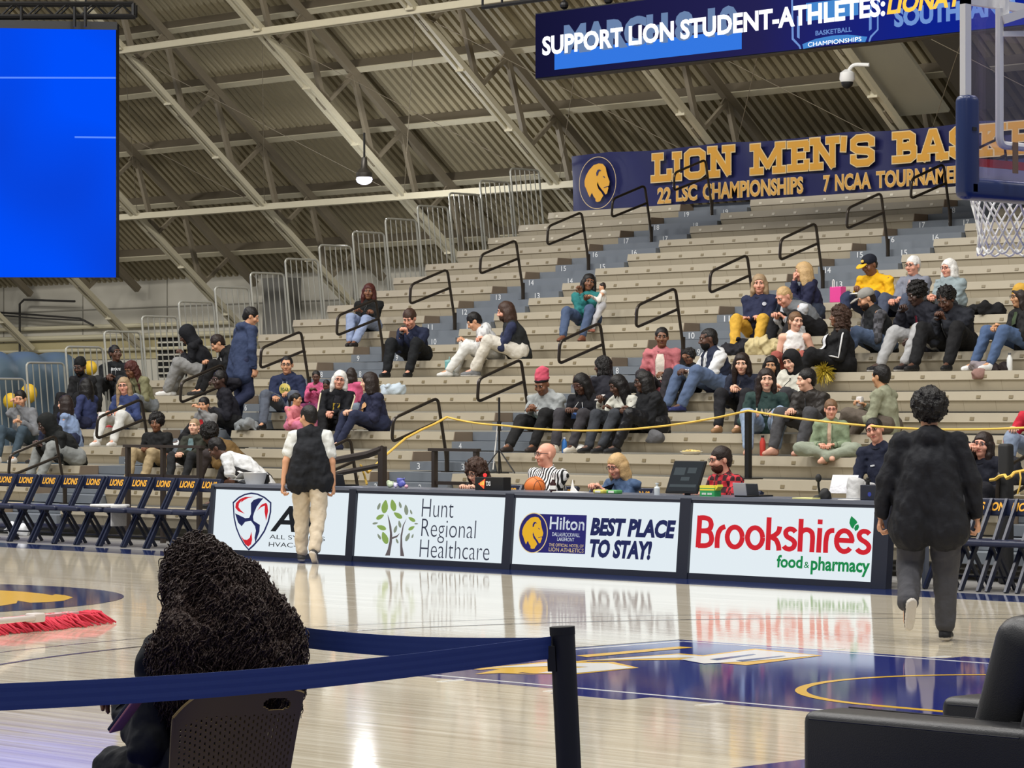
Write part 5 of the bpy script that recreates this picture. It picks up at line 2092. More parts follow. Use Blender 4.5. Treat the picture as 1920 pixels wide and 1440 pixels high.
@extra
def x_vest(J, rgb, nm='vest', white=0.0):
    s, ch, nk, P, up, up2, fwd, fw0, lat, B = (J[q] for q in ('s', 'ch', 'nk', 'P', 'up', 'up2', 'fwd', 'fw0', 'lat', 'B'))
    F = Field(J['h'])
    pf = J['pf'] + .017 * s
    if J['kind'] == 'seated':
        F.cap(P - up * .05 * s, ch, .128 * s * B + pf * .8 + J['belly'] * .3, .126 * s * B + pf, .04, fw0, .82)
    else:
        wd = .105 * s * B + pf
        for c_ in (-1, 1):
            F.cap(P - up * .06 * s + J['lat0'] * c_ * .098 * s * B, ch + lat * c_ * .03 * s, wd, .112 * s * B + pf, .04, fw0, 1.04)
    if J['belly']:
        F.ell(P + up * .10 * s + fw0 * (.05 + J['belly'] * .6) * s, va(.158 + J['belly'], .128 + J['belly'], .14 + J['belly'] * .5) * s, None, .05)
    F.cap(ch, nk - up2 * .07 * s, .130 * s * B + pf, .108 * s + pf, .04, fwd, .76)
    F.cap(nk - up2 * .05 * s + lat * .10 * s, nk - up2 * .05 * s - lat * .10 * s, .064 * s + pf * .5, .064 * s + pf * .5, .03)
    F.cap(nk - fwd * .03 * s, nk + up2 * .02 * s - fwd * .03 * s, .066 * s, .056 * s, .02)
    if white:
        F.sub(ch + fwd * .16 * s + up2 * .08 * s, va(white, .12, .26) * s, J['Rt2'].T, .01)
    for sd in (1, -1):
        F.sub(J['sh'][sd] + lat * sd * .055 * s - up2 * .03 * s, va(.075, .085, .10) * s, J['Rt2'].T, .01)
    J['mk'](nm, *F.build(J['fold'], 42, J['seed']), rgb if not isinstance(rgb, tuple) else cloth(rgb))


@extra
def x_open(J, rgb, w=.05):
    """an inner shirt showing between the fronts of a jacket"""
    nx, ny = 6, 14
    vs = []
    for b in range(ny + 1):
        y = -.16 + .325 * b / ny
        ww = w * (1 if b < ny - 4 else 1 - .09 * (b - ny + 4))
        for a in range(nx + 1):
            u = -1 + 2 * a / nx
            vs.append(surf(J, u * ww, y, .007 - .003 * u * u))
    k = MB().add(vs, [(b * (nx + 1) + a, b * (nx + 1) + a + 1, (b + 1) * (nx + 1) + a + 1, (b + 1) * (nx + 1) + a) for b in range(ny) for a in range(nx)])
    o = bpy.data.objects.new('undershirt', k.mesh('undershirt', [cloth(rgb)], 'all'))
    link(o, J['e'])
    k = MB()
    for sd in (1, -1):
        k.tube([surf(J, sd * w * 1.04, -.16 + .31 * b / 10, .006) for b in range(11)], .006, 5)
    m = J['top'].data.materials[0]
    o = bpy.data.objects.new('lapel', k.mesh('lapel', [m], 'all'))
    link(o, J['top'])


@extra
def x_print(J, items, extra_depth=0.0):
    """marks on the chest: (across, up, width, height, rgb, text or shape)"""
    for ax, az, w, h, rgb, what in items:
        k = MB()
        if what == 'disc':
            nn = 10
            pts = [(a[0], a[1]) for a in [(math.cos(2 * PI * q / 20) * .5, math.sin(2 * PI * q / 20) * .5) for q in range(20)]]
            rings = [(0, 0)] + [(p[0] * r, p[1] * r) for r in (.5, 1) for p in pts]
            fs = [(0, 1 + q, 1 + (q + 1) % 20) for q in range(20)] + [(1 + q, 21 + q, 21 + (q + 1) % 20, 1 + (q + 1) % 20) for q in range(20)]
            vs = [(x * w, y * h) for x, y in rings]
        elif what == 'box':
            vs = [((i / 6 - .5) * w, (j / 6 - .5) * h) for i in range(7) for j in range(7)]
            fs = [(i * 7 + j, (i + 1) * 7 + j, (i + 1) * 7 + j + 1, i * 7 + j + 1) for i in range(6) for j in range(6)]
        elif isinstance(what, tuple):
            vs = [(x * w, y * h) for x, y in what]
            fs = [tuple(range(len(vs)))]
        else:
            tv, fs, W, H = text_geo(what, .03)
            vs = [((p[0] / W - .5) * w, (p[1] / H - .5) * h) for p in tv]
        out = []
        for x, y in vs:
            out.append(surf(J, x + ax, y + az + .03, .006 + .002 * len(J.setdefault('prints', []))))
        J['prints'].append(1)
        k.add(out, fs)
        o = bpy.data.objects.new('chest_print', k.mesh('chest_print', [cloth(rgb)]))
        link(o, J['top'])


@extra
def x_bow(J, rgb):
    T, s = J['T'], J['s']
    F = Field(.007)
    for sd in (1, -1):
        F.ell(T(sd * .03 - .02, -.04, .125), va(.034, .018, .024) * s)
    F.cap(T(-.05, -.10, .05), T(-.01, -.06, .12), .012, .012)
    J['mk']('hair_bow', *F.build(), cloth(rgb))


@extra
def x_stripe(J, rgb):
    """pale piping down both sleeves"""
    k = MB()
    for sd in (1, -1):
        sh, el, hn = J['sh'][sd], J['el'][sd], J['hn'][sd]
        o = J['lat'] * sd * .055 * J['s'] + J['fwd'] * .03
        k.tube([sh + J['up2'] * .05 + J['lat'] * sd * .03, sh + o * 1.25, (sh + el) / 2 + o * 1.2, el + o * 1.05, (el + hn) / 2 + o * .8], .012, 6)
    ob = bpy.data.objects.new('sleeve_stripe', k.mesh('sleeve_stripe', [cloth(rgb)], 'all'))
    link(ob, J['top'])


@extra
def x_zip(J, rgb, w=.006):
    k = MB().tube([surf(J, 0, -.17 + .33 * b / 12, .002) for b in range(13)], w, 5)
    ob = bpy.data.objects.new('zip', k.mesh('zip', [cloth(rgb)], 'all'))
    link(ob, J['top'])


@extra
def x_lanyard(J, rgb, back=False):
    k = MB()
    s = J['s']
    f = J['fwd']
    k.tube([J['nk'] + J['lat'] * .07 * s + f * .02, J['nk'] - f * .085 * s + J['up2'] * .015 * s, J['nk'] - J['lat'] * .07 * s + f * .02], .010, 6)
    ob = bpy.data.objects.new('lanyard', k.mesh('lanyard', [cloth(rgb)], 'all'))
    link(ob, J['e'])


def held(J, name, label, cat, rgb, size, off=(0, 0, 0), hand=0, tilt=40, emit=0, group=None):
    """a small flat thing held in the hands: a thing of its own"""
    hn = (J['hn'][1] + J['hn'][-1]) / 2 if hand == 0 else J['hn'][hand]
    d = _n(J['hn'][hand or 1] - J['el'][hand or 1])
    p = hn + d * .07 * J['s'] + np.array(off)
    M = J['e'].matrix_basis
    w = M @ Vector(p)
    z = J['e'].rotation_euler.z
    R = Matrix.Rotation(z, 3, 'Z') @ Matrix.Rotation(math.radians(tilt), 3, 'X')
    k = MB()
    rbox(k, w, (size[0] / 2, size[1] / 2, size[2] / 2), min(size) * .3, axes=[R @ Vector(a) for a in ((1, 0, 0), (0, 1, 0), (0, 0, 1))], seg=2)
    return solo(name, k, cloth(rgb, .35), label, cat, group, smooth=True)
# ================================================================ the crowd
SEAT = lambda j, y=.22: (0, YJ(j) + y, ZJ(j))
NAVY, BLK, CHAR, WHT, JEAN, LJEAN, GREYS, KHAKI = (34, 42, 78), (24, 24, 28), (52, 52, 58), (226, 226, 224), (62, 82, 122), (128, 156, 198), (150, 152, 152), (170, 146, 108)
WS, DS, GS = ((228, 228, 226), (240, 240, 240)), ((28, 28, 30), (60, 60, 60)), ((120, 122, 124), (225, 225, 225))


def sit(label, hx, hy, j, yaw, **kw):
    y = kw.pop('dy', .22)
    return person(SEAT(j, y), yaw, label, at=(hx, hy), **kw)


def plaid(name, a, b, sc):
    def f(nt, bs):
        N, L = nt.nodes, nt.links
        tc = N.new('ShaderNodeTexCoord')
        ck = N.new('ShaderNodeTexChecker')
        ck.inputs['Scale'].default_value = sc
        ck.inputs['Color1'].default_value = (*lin(a), 1)
        ck.inputs['Color2'].default_value = (*lin(b), 1)
        L.new(tc.outputs['Object'], ck.inputs['Vector'])
        L.new(ck.outputs[0], bs.inputs['Base Color'])
    return node_mat(name, f, rough=.8)


def stripes(name, a, b, sc):
    def f(nt, bs):
        N, L = nt.nodes, nt.links
        tc = N.new('ShaderNodeTexCoord')
        wv = N.new('ShaderNodeTexWave')
        wv.bands_direction = 'X'
        wv.inputs['Scale'].default_value = sc
        L.new(tc.outputs['Object'], wv.inputs['Vector'])
        cr = N.new('ShaderNodeValToRGB')
        cr.color_ramp.interpolation = 'CONSTANT'
        e = cr.color_ramp.elements
        e[0].color, e[1].color, e[1].position = (*lin(a), 1), (*lin(b), 1), .5
        L.new(wv.outputs[0], cr.inputs[0])
        L.new(cr.outputs[0], bs.inputs['Base Color'])
    return node_mat(name, f, rough=.8)


M_redplaid = plaid('red_black_plaid', (196, 44, 56), (58, 22, 28), 16)
M_greyplaid = plaid('charcoal_plaid', (52, 52, 56), (84, 84, 90), 16)
M_ref = stripes('referee_stripes', (240, 240, 240), (22, 22, 24), 9)
# ---- left block
J = sit('person in a grey jacket and blue jeans eating from a cup, far left', 38, 748, 3, 25, lean=14, head=(12, 6, 0), arms=((.14, -.36, .24), (.0, -.22, .50)), skin='tan', hair=('short', 'black'), top=('jacket', (122, 126, 132)), pants=((58, 80, 98),), shoes=WS, extras=[('open', (196, 172, 150), .035)], B=1.05)
held(J, 'paper_cup', 'small cup held to the mouth by the person in the grey jacket', 'cup', (214, 150, 130), (.06, .06, .09), hand=-1, tilt=10)
J = sit('person in a black hoodie with the hood up and grey sweatpants, hunched over', 86, 795, 2, -12, lean=38, head=(-8, 20, 0), arms=((.06, -.46, .14), (-.04, -.48, .16)), legs=((.17, -.40), (-.17, -.40)), skin='deep', hair=('none', 'black'), top=('hoodie', (30, 32, 32)), pants=((142, 146, 144), .022), shoes=WS, extras=[('hood', (30, 32, 32))], B=1.12, S=1.06)
sit('woman with long dark hair and a pale blue top seen from the side', 122, 757, 3, -55, lean=14, head=(-5, 0, 0), arms='lap', skin='light', hair=('long', 'dkbrown', .34), top=('sweater', (126, 156, 210)), pants=(NAVY,), shoes=DS, S=.94)
sit('woman with waist-long black hair and a navy sweater facing left', 160, 724, 4, -75, lean=6, head=(-10, 4, 0), arms=((.18, -.26, .14), (-.1, -.3, .14)), skin='light', hair=('verylong', 'black', .46), top=('sweater', (42, 54, 112)), pants=((34, 40, 78),), shoes=DS, S=.93, B=.95)
sit('bearded person in a black beanie and black jacket by the end fence', 150, 688, 5, 10, lean=14, head=(15, 12, 0), arms='clasp', skin='dark', hair=('none', 'black'), top=('jacket', (28, 28, 32)), pants=(BLK,), shoes=DS, B=1.15, extras=[('beanie', (24, 24, 26)), ('beard', (22, 18, 17)), ('glasses',)])
sit('person in a black hoodie with white chest letters looking up to the right', 216, 665, 6, 40, lean=4, head=(45, -12, 0), arms='lap', skin='dark', hair=('short', 'black'), top=('hoodie', (26, 28, 34)), pants=((40, 42, 44),), shoes=DS, extras=[('print', [(.03, .08, .14, .035, (220, 222, 226), 'ESTATE')])], S=1.03, B=1.05)
sit('person with long braids in an olive jacket looking down', 246, 692, 5, 5, lean=26, head=(0, 26, 0), arms='clasp', skin='brown', hair=('braids', 'auburn', .36), top=('jacket', (134, 132, 98)), pants=((120, 128, 136),), shoes=((190, 60, 66), WHT), S=.95)
sit('blonde woman with glasses in a royal blue top and white trousers', 232, 723, 4, 18, lean=8, head=(22, 4, -4), arms=((.12, -.3, .14), (-.1, -.34, .14)), legs=((.14, -.42), (-.10, -.62)), skin='pink', hair=('long', 'ash', .30), top=('sweater', (44, 62, 128)), pants=((214, 214, 210), .02), shoes=WS, S=.96, extras=[('glasses',), ('print', [(.0, .0, .15, .10, (214, 206, 176), 'disc')])])
sit('hooded person in black with baggy grey trousers looking down at a phone', 350, 628, 7, -48, lean=24, head=(0, 26, 0), arms='phone', legs=((.15, -.42), (-.15, -.40)), skin='dark', hair=('none', 'black'), top=('hoodie', (24, 26, 34)), pants=((140, 140, 138), .035), shoes=WS, extras=[('hood', (24, 26, 34))], B=1.1, S=1.05)
sit('person with short dark hair in black looking down behind the raincoat', 408, 645, 7, -25, lean=28, head=(-5, 30, 0), arms='clasp', skin='tan', hair=('fringe', 'dkbrown'), top=('hoodie', (24, 26, 30)), pants=(BLK,), shoes=DS, S=1.0)
# the person climbing the aisle
a5 = on_y(452, 775, YJ(4) + .45)
J = person((a5.x, YJ(4) + .45, ZJ(4) - .02), 172, 'person in a navy raincoat climbing the aisle, back turned', kind='stand', lean=10, side=2, head=(-28, 18, 0), arms=((.24, -.10, -.12), (-.24, -.06, -.10)), legs=((.10, .02, .09 / 1.03, 5), (-.10, .32, .28, 70)), skin='tan', hair=('short', 'black'), top=('jacket', (42, 60, 104)), pants=((38, 48, 88), .022), shoes=GS, S=1.03, B=1.05, hemdrop=.20, hoodback=True, fold=.007)
sit('person in black resting chin on hand under the handrail, leg stretched left', 412, 712, 4, -28, lean=16, head=(18, 6, 0), arms='rface', legs=((.12, -.44), (-.20, -.66)), skin='deep', hair=('short', 'black'), top=('jacket', (30, 30, 42)), pants=(BLK, .02), shoes=WS, S=1.03)
sit('boy in a grey and red jacket with a dark fringe', 382, 759, 3, 10, lean=10, head=(15, 4, 0), arms='rface', skin='tan', hair=('fringe', 'black'), top=('jacket', (136, 136, 136)), pants=(BLK,), shoes=WS, S=.82, extras=[('open', (200, 48, 54), .05)])
sit('boy with an afro in a black t-shirt and khaki trousers behind the left rail', 293, 793, 2, 18, lean=4, head=(20, 4, 0), arms=((.10, -.26, .16), (-.06, -.28, .15)), skin='brown', hair=('afro', 'black', .035), top=('t_shirt', (28, 30, 32)), pants=((168, 148, 112), .02), shoes=WS, S=.93, sleeve='short', B=1.1)
sit('blond child in a teal shirt and dark jacket squinting up', 364, 800, 2, 22, lean=2, head=(10, -8, 0), arms='clasp', skin='light', hair=('short', 'ash'), top=('jacket', (52, 54, 46)), pants=((40, 42, 44),), shoes=DS, S=.84, extras=[('open', (110, 146, 152), .055)])
sit('person with a dark curly head and mustard brown jacket bending low', 392, 815, 2, -60, lean=46, head=(-10, 26, 0), arms=((.05, -.42, .05), (-.12, -.40, .06)), skin='dark', hair=('afro', 'black', .05), top=('jacket', (112, 86, 48)), pants=((60, 52, 52),), shoes=DS, S=.92)
sit('person in a white t-shirt and black trousers doubled over at the front row', 406, 838, 1, -52, lean=48, head=(0, 34, 0), arms=((.10, -.50, -.02), (-.08, -.52, -.02)), skin='dark', hair=('short', 'black'), top=('t_shirt', (226, 228, 230)), pants=((34, 32, 34), .02), shoes=DS, sleeve='short', S=1.05, dy=.3)
# ---- around the second block
sit('person in a navy hoodie with a yellow crest and glasses beside the aisle', 538, 684, 5, 28, lean=10, head=(14, 2, 0), arms=((.14, -.3, .14), (-.06, -.40, .10)), legs=((.22, -.42), (-.16, -.42)), skin='tan', hair=('buzz', 'black'), top=('hoodie', (34, 48, 92)), pants=((86, 96, 116), .02), shoes=DS, B=1.06, S=1.02, extras=[('glasses',), ('print', [(0, .01, .17, .16, (226, 206, 108), 'disc'), (0, .01, .12, .05, (60, 90, 60), 'ROAR')])])
sit('little girl in a pink patterned top with hair pulled back', 593, 706, 5, 30, lean=6, head=(15, 14, 0), arms='chest', skin='dark', hair=('ponytail', 'black'), top=('sweater', (216, 96, 140)), pants=((120, 50, 90),), shoes=WS, S=.66)
sit('smaller girl in pink leaning down beside the blonde woman', 612, 722, 5, 20, lean=26, head=(10, 26, 0), arms='chest', skin='dark', hair=('ponytail', 'black'), top=('sweater', (206, 120, 150)), pants=((130, 60, 100),), shoes=WS, S=.58)
sit('girl with a dark ponytail seen in profile behind the man in the vest', 556, 756, 4, 90, lean=8, head=(30, 4, 0), arms='lap', skin='olive', hair=('ponytail', 'black'), top=('sweater', (224, 130, 140)), pants=((214, 120, 150),), shoes=WS, S=.68)
J = sit('smiling woman with a silver bob in a black and gold track jacket', 637, 712, 4, 42, lean=6, side=4, head=(6, 4, 8), arms=((.0, -.38, .15), (-.08, -.38, .14)), legs=((.10, -.44), (-.08, -.44)), skin='pink', hair=('bob', 'white', .17), top=('track_jacket', (22, 24, 32)), pants=((26, 26, 30),), shoes=DS, extras=[('open', (34, 34, 44), .05), ('stripe', (226, 214, 180)), ('print', [(0, -.04, .11, .14, (228, 190, 60), 'box'), (0, -.05, .09, .06, (30, 30, 30), 'LIONS')]), ('glasses', (120, 60, 60))], S=.97)
sit('child in pink with dark hair turned away behind the silver haired woman', 658, 702, 5, -150, lean=4, head=(30, 0, 0), arms='lap', skin='tan', hair=('bob', 'dkbrown', .16), top=('sweater', (222, 96, 140)), pants=((120, 140, 170),), shoes=WS, S=.7)
sit('woman with dark hair in a navy shirt and leggings smiling to the left', 692, 716, 4, -18, lean=12, head=(-30, 2, 0), arms=((.06, -.34, .14), (-.06, -.38, .14)), legs=((.10, -.46), (-.06, -.46)), skin='light', hair=('bob', 'dkbrown', .15), top=('shirt', (36, 40, 76)), pants=((36, 44, 80), .01), shoes=((36, 44, 80), (36, 44, 80)), B=1.12, extras=[('print', [(-.02, .02, .10, .12, (222, 170, 120), 'disc')])], belly=.03)
J = sit('man in a navy quarter-zip and black trousers looking at his phone', 768, 598, 8, 20, lean=20, head=(2, 24, 0), arms='phone', legs=((.17, -.42), (-.17, -.42)), skin='pink', hair=('fringe', 'brown'), top=('sweater', (32, 42, 78)), pants=((24, 26, 32), .022), shoes=DS, S=1.05, B=1.08, extras=[('print', [(-.08, .09, .06, .018, (220, 222, 226), ((-.5, .1), (-.2, -.4), (.5, .5), (-.2, -.05))), (.09, .09, .07, .07, (216, 218, 224), 'M')])])
held(J, 'phone', 'phone held by the man in the navy quarter-zip', 'phone', (30, 32, 36), (.07, .15, .01), tilt=55)
J = sit('woman with long reddish hair in a black jacket and pale jeans up by the rail', 692, 550, 10, 30, lean=4, head=(8, 2, 4), arms=((-.04, -.24, .20), (.06, -.26, .18)), legs=((-.02, -.50), (-.12, -.44)), skin='brown', hair=('long', 'auburn', .30), top=('jacket', (24, 26, 26)), pants=((136, 158, 206), .02), shoes=((46, 40, 40), (40, 36, 36)), S=.98)
J = sit('young man in a white hoodie and white trousers looking down to the left', 889, 614, 8, -38, lean=26, head=(-4, 30, 0), arms=((.02, -.42, .16), (-.08, -.42, .15)), legs=((.14, -.52), (-.14, -.40)), skin='tan', hair=('fringe', 'black'), top=('hoodie', (222, 224, 224)), pants=((228, 228, 224), .02), shoes=((222, 222, 218), (190, 190, 185)), S=.98)
J = sit('man with long dark hair, navy sleeves and a black vest turned to the left', 948, 584, 8, -42, lean=16, head=(6, 8, 0), arms=((.06, -.42, .15), (-.05, -.44, .15)), legs=((.14, -.44), (-.14, -.40)), skin='pink', hair=('bob', 'brown', .14), top=('sweater', (40, 50, 92)), pants=((220, 214, 202), .022), shoes=GS, S=1.08, B=1.12, belly=.03, extras=[('vest', (38, 42, 44)), ('beard', (60, 42, 34))])
J = sit('woman in a teal hoodie and jeans kissing a baby on the upper rows', 1104, 532, 10, 25, lean=2, head=(30, -2, 8), arms='hug', legs=((.12, -.42), (-.16, -.48)), skin='brown', hair=('bob', 'black', .20), top=('hoodie', (22, 138, 138)), pants=((70, 94, 140), .016), shoes=((130, 80, 60), (60, 40, 30)), S=.98)
bl = J['e'].location
tb = on_y(1128, 565, bl.y - .16)
person((tb.x, bl.y - .16, bl.z + .24), -40, 'baby in a white top held up by the woman in teal', S=.42, B=1.25, lean=-4, head=(0, 0, -6), arms=((.1, -.3, .3), (-.1, -.34, .32)), legs=((.10, -.3, -.30), (-.10, -.3, -.30)), skin='tan', hair=('curlytop', 'dkbrown'), top=('sweater', (228, 226, 218)), pants=((196, 196, 202),), shoes=((190, 120, 100), (190, 120, 100)), h=.009, group=None)
# ---- front row of the middle block
J = sit('woman in a pink head wrap and grey hoodie with black trousers', 1016, 722, 4, 12, lean=20, head=(4, 22, 0), arms=((.02, -.36, .15), (-.08, -.34, .17)), legs=((.12, -.44), (-.14, -.70)), skin='brown', hair=('none', 'black'), top=('hoodie', (168, 174, 174)), pants=((30, 30, 32), .022), shoes=((56, 48, 46), (40, 36, 34)), B=1.32, S=1.02, belly=.04, extras=[('wrap', (222, 88, 112)), ('print', [(0, -.02, .13, .12, (120, 146, 146), 'box')])])
held(J, 'phone', 'phone in the lap of the woman with the pink head wrap', 'phone', (30, 30, 34), (.07, .15, .01), tilt=35)
sit('woman with glasses and long black hair in a black hoodie with a blue print', 1090, 728, 4, 8, lean=16, head=(-8, 20, 0), arms=((.10, -.34, .15), (-.08, -.36, .15)), skin='dark', hair=('long', 'black', .26), top=('hoodie', (26, 26, 34)), pants=((60, 58, 64), .018), shoes=((214, 206, 190), WHT), B=1.28, S=1.0, belly=.03, extras=[('glasses', (90, 40, 40)), ('print', [(0, .0, .14, .11, (56, 104, 196), ((-.5, -.4), (-.3, .3), (0, .0), (.3, .5), (.5, -.4)))])])
J = sit('woman with black hair in a fuzzy white sweater holding a phone', 1158, 726, 4, -8, lean=18, head=(-14, 20, 0), arms=((.06, -.34, .18), (-.12, -.40, .28)), skin='dark', hair=('long', 'black', .24), top=('sweater', (214, 212, 200)), pants=((60, 64, 74), .018), shoes=DS, B=1.26, S=.98, fold=.010)
held(J, 'phone', 'pale phone held by the woman in the fuzzy white sweater', 'phone', (216, 210, 208), (.07, .14, .01), hand=-1, tilt=30)
J = sit('woman with glasses wrapped in a black coat with a grey shoulder bag', 1207, 730, 4, -20, lean=12, head=(-14, 6, 0), arms='lap', skin='dark', hair=('bob', 'black', .14), top=('coat', (26, 27, 32)), pants=((30, 30, 34), .02), shoes=DS, B=1.36, S=1.0, belly=.05, extras=[('glasses',)], hoodback=True)
sit('woman with long braids in a dark jacket seated behind the fuzzy sweater', 1130, 706, 5, -110, lean=20, head=(40, 4, 0), arms='lap', skin='dark', hair=('braids', 'black', .34), top=('jacket', (36, 36, 48)), pants=(BLK,), shoes=DS, S=.98)
# ---- the family by the second aisle
sit('smiling woman in a pink cardigan over a cream top', 1241, 632, 6, 30, lean=4, head=(14, 2, 0), arms=((.10, -.30, .14), (-.12, -.30, .12)), skin='brown', hair=('pulled', 'black'), top=('cardigan', (196, 112, 118)), pants=((50, 46, 52),), shoes=DS, B=1.08, extras=[('open', (226, 214, 200), .062)], S=1.0)
sit('child in black with a yellow hair bow below the pink cardigan', 1214, 672, 6, -100, lean=6, head=(0, 6, 0), arms='lap', skin='dark', hair=('pulled', 'black'), top=('dress', (34, 32, 36)), pants=(BLK,), shoes=WS, S=.68, extras=[('bow', (232, 178, 60))])
sit('child with curly hair in black chewing on a hand', 1292, 676, 6, 4, lean=10, head=(10, 6, 0), arms='rface', skin='brown', hair=('afro', 'black', .03), top=('hoodie', (26, 26, 30)), pants=(BLK,), shoes=WS, S=.72)
J = sit('bearded man in a white hoodie with a navy vest and ripped jeans', 1328, 642, 6, -20, lean=12, head=(-18, 6, 0), arms=((.02, -.40, .13), (-.06, -.40, .13)), legs=((.20, -.44), (-.20, -.42)), skin='dark', hair=('buzz', 'black'), top=('hoodie', (226, 228, 230)), pants=((78, 104, 150), .024), shoes=((30, 40, 110), (30, 30, 40)), S=1.08, B=1.12, extras=[('vest', (34, 44, 74), 'vest', .05), ('beard', (20, 17, 16))])
sit('smiling young woman with long dark hair in a navy jacket', 1391, 684, 5, 18, lean=18, head=(16, 8, 0), arms='lap', skin='light', hair=('long', 'dkbrown', .36), top=('jacket', (32, 38, 62)), pants=((34, 34, 40), .02), shoes=((160, 120, 84), (150, 120, 90)), S=.98, extras=[('print', [(.07, .02, .04, .03, (210, 214, 220), 'disc')])])
# ---- upper right group
sit('woman with shoulder-length blonde hair, navy pullover and yellow trousers', 1424, 532, 9, 22, lean=2, head=(14, 2, 0), arms=((-.06, -.26, .15), (.02, -.28, .16)), legs=((.14, -.42), (-.16, -.42)), skin='pink', hair=('bob', 'ash', .16), top=('sweater', (34, 42, 84)), pants=((226, 176, 62), .02), shoes=DS, B=1.15, S=1.0, belly=.04, extras=[('print', [(.10, .08, .05, .05, (200, 206, 220), 'disc')])])
sit('balding man in a grey vest over white sleeves leaning forward', 1470, 556, 9, -15, lean=42, head=(0, 30, 0), arms=((.02, -.42, .12), (-.10, -.46, .12)), legs=((.16, -.42), (-.16, -.42)), skin='pink', hair=('buzz', 'blonde'), top=('shirt', (214, 218, 226)), pants=((32, 32, 36), .022), shoes=DS, B=1.12, S=1.06, extras=[('vest', (120, 126, 132))], dy=.30)
sit('woman with a blonde ponytail and navy jacket turned to the left', 1506, 518, 10, -38, lean=14, head=(-12, 4, 0), arms=((.08, -.30, .20), (-.02, -.26, .40)), skin='pink', hair=('bob', 'blonde', .17), top=('jacket', (34, 38, 78)), pants=((50, 62, 88), .018), shoes=DS, S=1.03, B=1.05, hoodback=True)
sit('cheerleader in a white and gold sleeveless top looking right', 1492, 602, 7, 30, lean=0, head=(40, 4, 0), arms=((.16, -.18, .06), (-.10, -.22, .08)), skin='light', hair=('ponytail', 'ltbrown'), top=('jersey', (232, 230, 226)), pants=((170, 90, 80), .012, 'short'), shoes=WS, sleeve='none', S=.95, B=.9, extras=[('print', [(0, -.06, .18, .05, (206, 160, 60), 'LIONS'), (0, -.13, .22, .014, (40, 28, 30), 'box')])])
J = sit('man in a bright yellow shirt and navy cap reading notes', 1630, 496, 10, 5, lean=14, head=(-14, 22, 0), arms=((.14, -.34, .16), (-.12, -.32, .22)), legs=((.18, -.42), (-.18, -.42)), skin='brown', hair=('buzz', 'black'), top=('shirt', (250, 190, 24)), pants=((44, 56, 96), .02), shoes=DS, B=1.28, S=1.06, belly=.06, extras=[('cap', (26, 30, 48), (240, 186, 40), (226, 190, 90))])
held(J, 'note_sheet', 'white sheet of notes held by the man in yellow', 'paper', (236, 234, 226), (.26, .20, .004), off=(.06, -.04, -.02), tilt=10)
sit('grey haired man in a grey-blue jacket with folded hands', 1712, 498, 10, 4, lean=0, head=(-4, 2, 0), arms=((.08, -.32, .12), (-.10, -.34, .10)), skin='pink', hair=('short', 'white'), top=('jacket', (128, 132, 152)), pants=((70, 80, 110), .018), shoes=DS, B=1.08, extras=[('glasses', (60, 50, 50)), ('open', (190, 160, 156), .025)])
sit('white haired woman wrapped in a pale blue-grey shawl', 1779, 504, 10, 0, lean=2, head=(-4, 2, 0), arms=((.02, -.32, .14), (-.06, -.32, .12)), skin='pink', hair=('bob', 'white', .10), top=('poncho', (142, 162, 168)), pants=((60, 64, 70),), shoes=DS, B=1.15, S=.96, extras=[('glasses', (90, 80, 80))])
J = sit('man in a grey cap and dark vest with plaid sleeves and jeans', 1624, 560, 8, -28, lean=16, head=(-12, 22, 0), arms=((.06, -.36, .13), (-.08, -.38, .12)), legs=((.14, -.44), (-.16, -.42)), skin='tan', hair=('buzz', 'dkbrown'), top=('shirt', M_greyplaid), pants=((72, 96, 138), .02), shoes=DS, S=1.06, B=1.15, belly=.03, extras=[('cap', (150, 148, 142), (160, 156, 150), (70, 66, 50)), ('vest', (32, 36, 38)), ('beard', (60, 44, 36))])
J = sit('man with tall black hair in a dark puffer jacket and grey trousers', 1718, 552, 8, -10, lean=20, head=(-12, 18, 0), arms=((.04, -.34, .04), (-.14, -.36, .34)), legs=((.16, -.42), (-.22, -.46)), skin='deep', hair=('afro', 'black', .03), top=('puffer_jacket', (32, 34, 48)), pants=((172, 172, 174), .024), shoes=((30, 28, 34), (200, 200, 204)), S=1.08, B=1.1, extras=[('open', (110, 24, 44), .025)])
held(J, 'phone', 'phone raised by the man in the dark puffer jacket', 'phone', (60, 56, 60), (.07, .15, .01), hand=-1, tilt=40)
J = sit('man in a black jacket and black trousers bent over his phone', 1774, 562, 8, 8, lean=22, head=(-6, 26, 0), arms=((.02, -.32, .24), (-.08, -.32, .24)), legs=((.20, -.42), (-.22, -.42)), skin='dark', hair=('afro', 'black', .02), top=('puffer_jacket', (38, 40, 52)), pants=((26, 27, 30), .028), shoes=DS, S=1.1, B=1.2, hoodback=True)
held(J, 'phone', 'phone held low by the man in the black jacket', 'phone', (40, 30, 32), (.07, .15, .01), tilt=45)
J = sit('woman with curly brown hair in a white top and black track jacket', 1574, 594, 7, -38, lean=4, head=(-6, -6, 0), arms=((.12, -.30, .12), (-.02, -.32, .10)), legs=((.08, -.46), (-.18, -.52)), skin='brown', hair=('curly', 'brown', .17), top=('track_jacket', (24, 25, 28)), pants=((24, 25, 28), .022), shoes=DS, B=1.2, S=1.03, belly=.06, chestb=.05, extras=[('open', (226, 228, 232), .095), ('stripe', (220, 220, 222))])
sit('person in a yellow beanie and glasses cut by the right edge, blue jeans', 1912, 556, 8, -22, lean=4, head=(-10, 4, 0), arms='lap', legs=((.16, -.42), (-.20, -.42)), skin='olive', hair=('bob', 'dkbrown', .16), top=('jacket', (34, 34, 36)), pants=((66, 98, 152), .018), shoes=WS, extras=[('beanie', (206, 160, 60)), ('glasses',), ('open', (70, 86, 60), .05)])
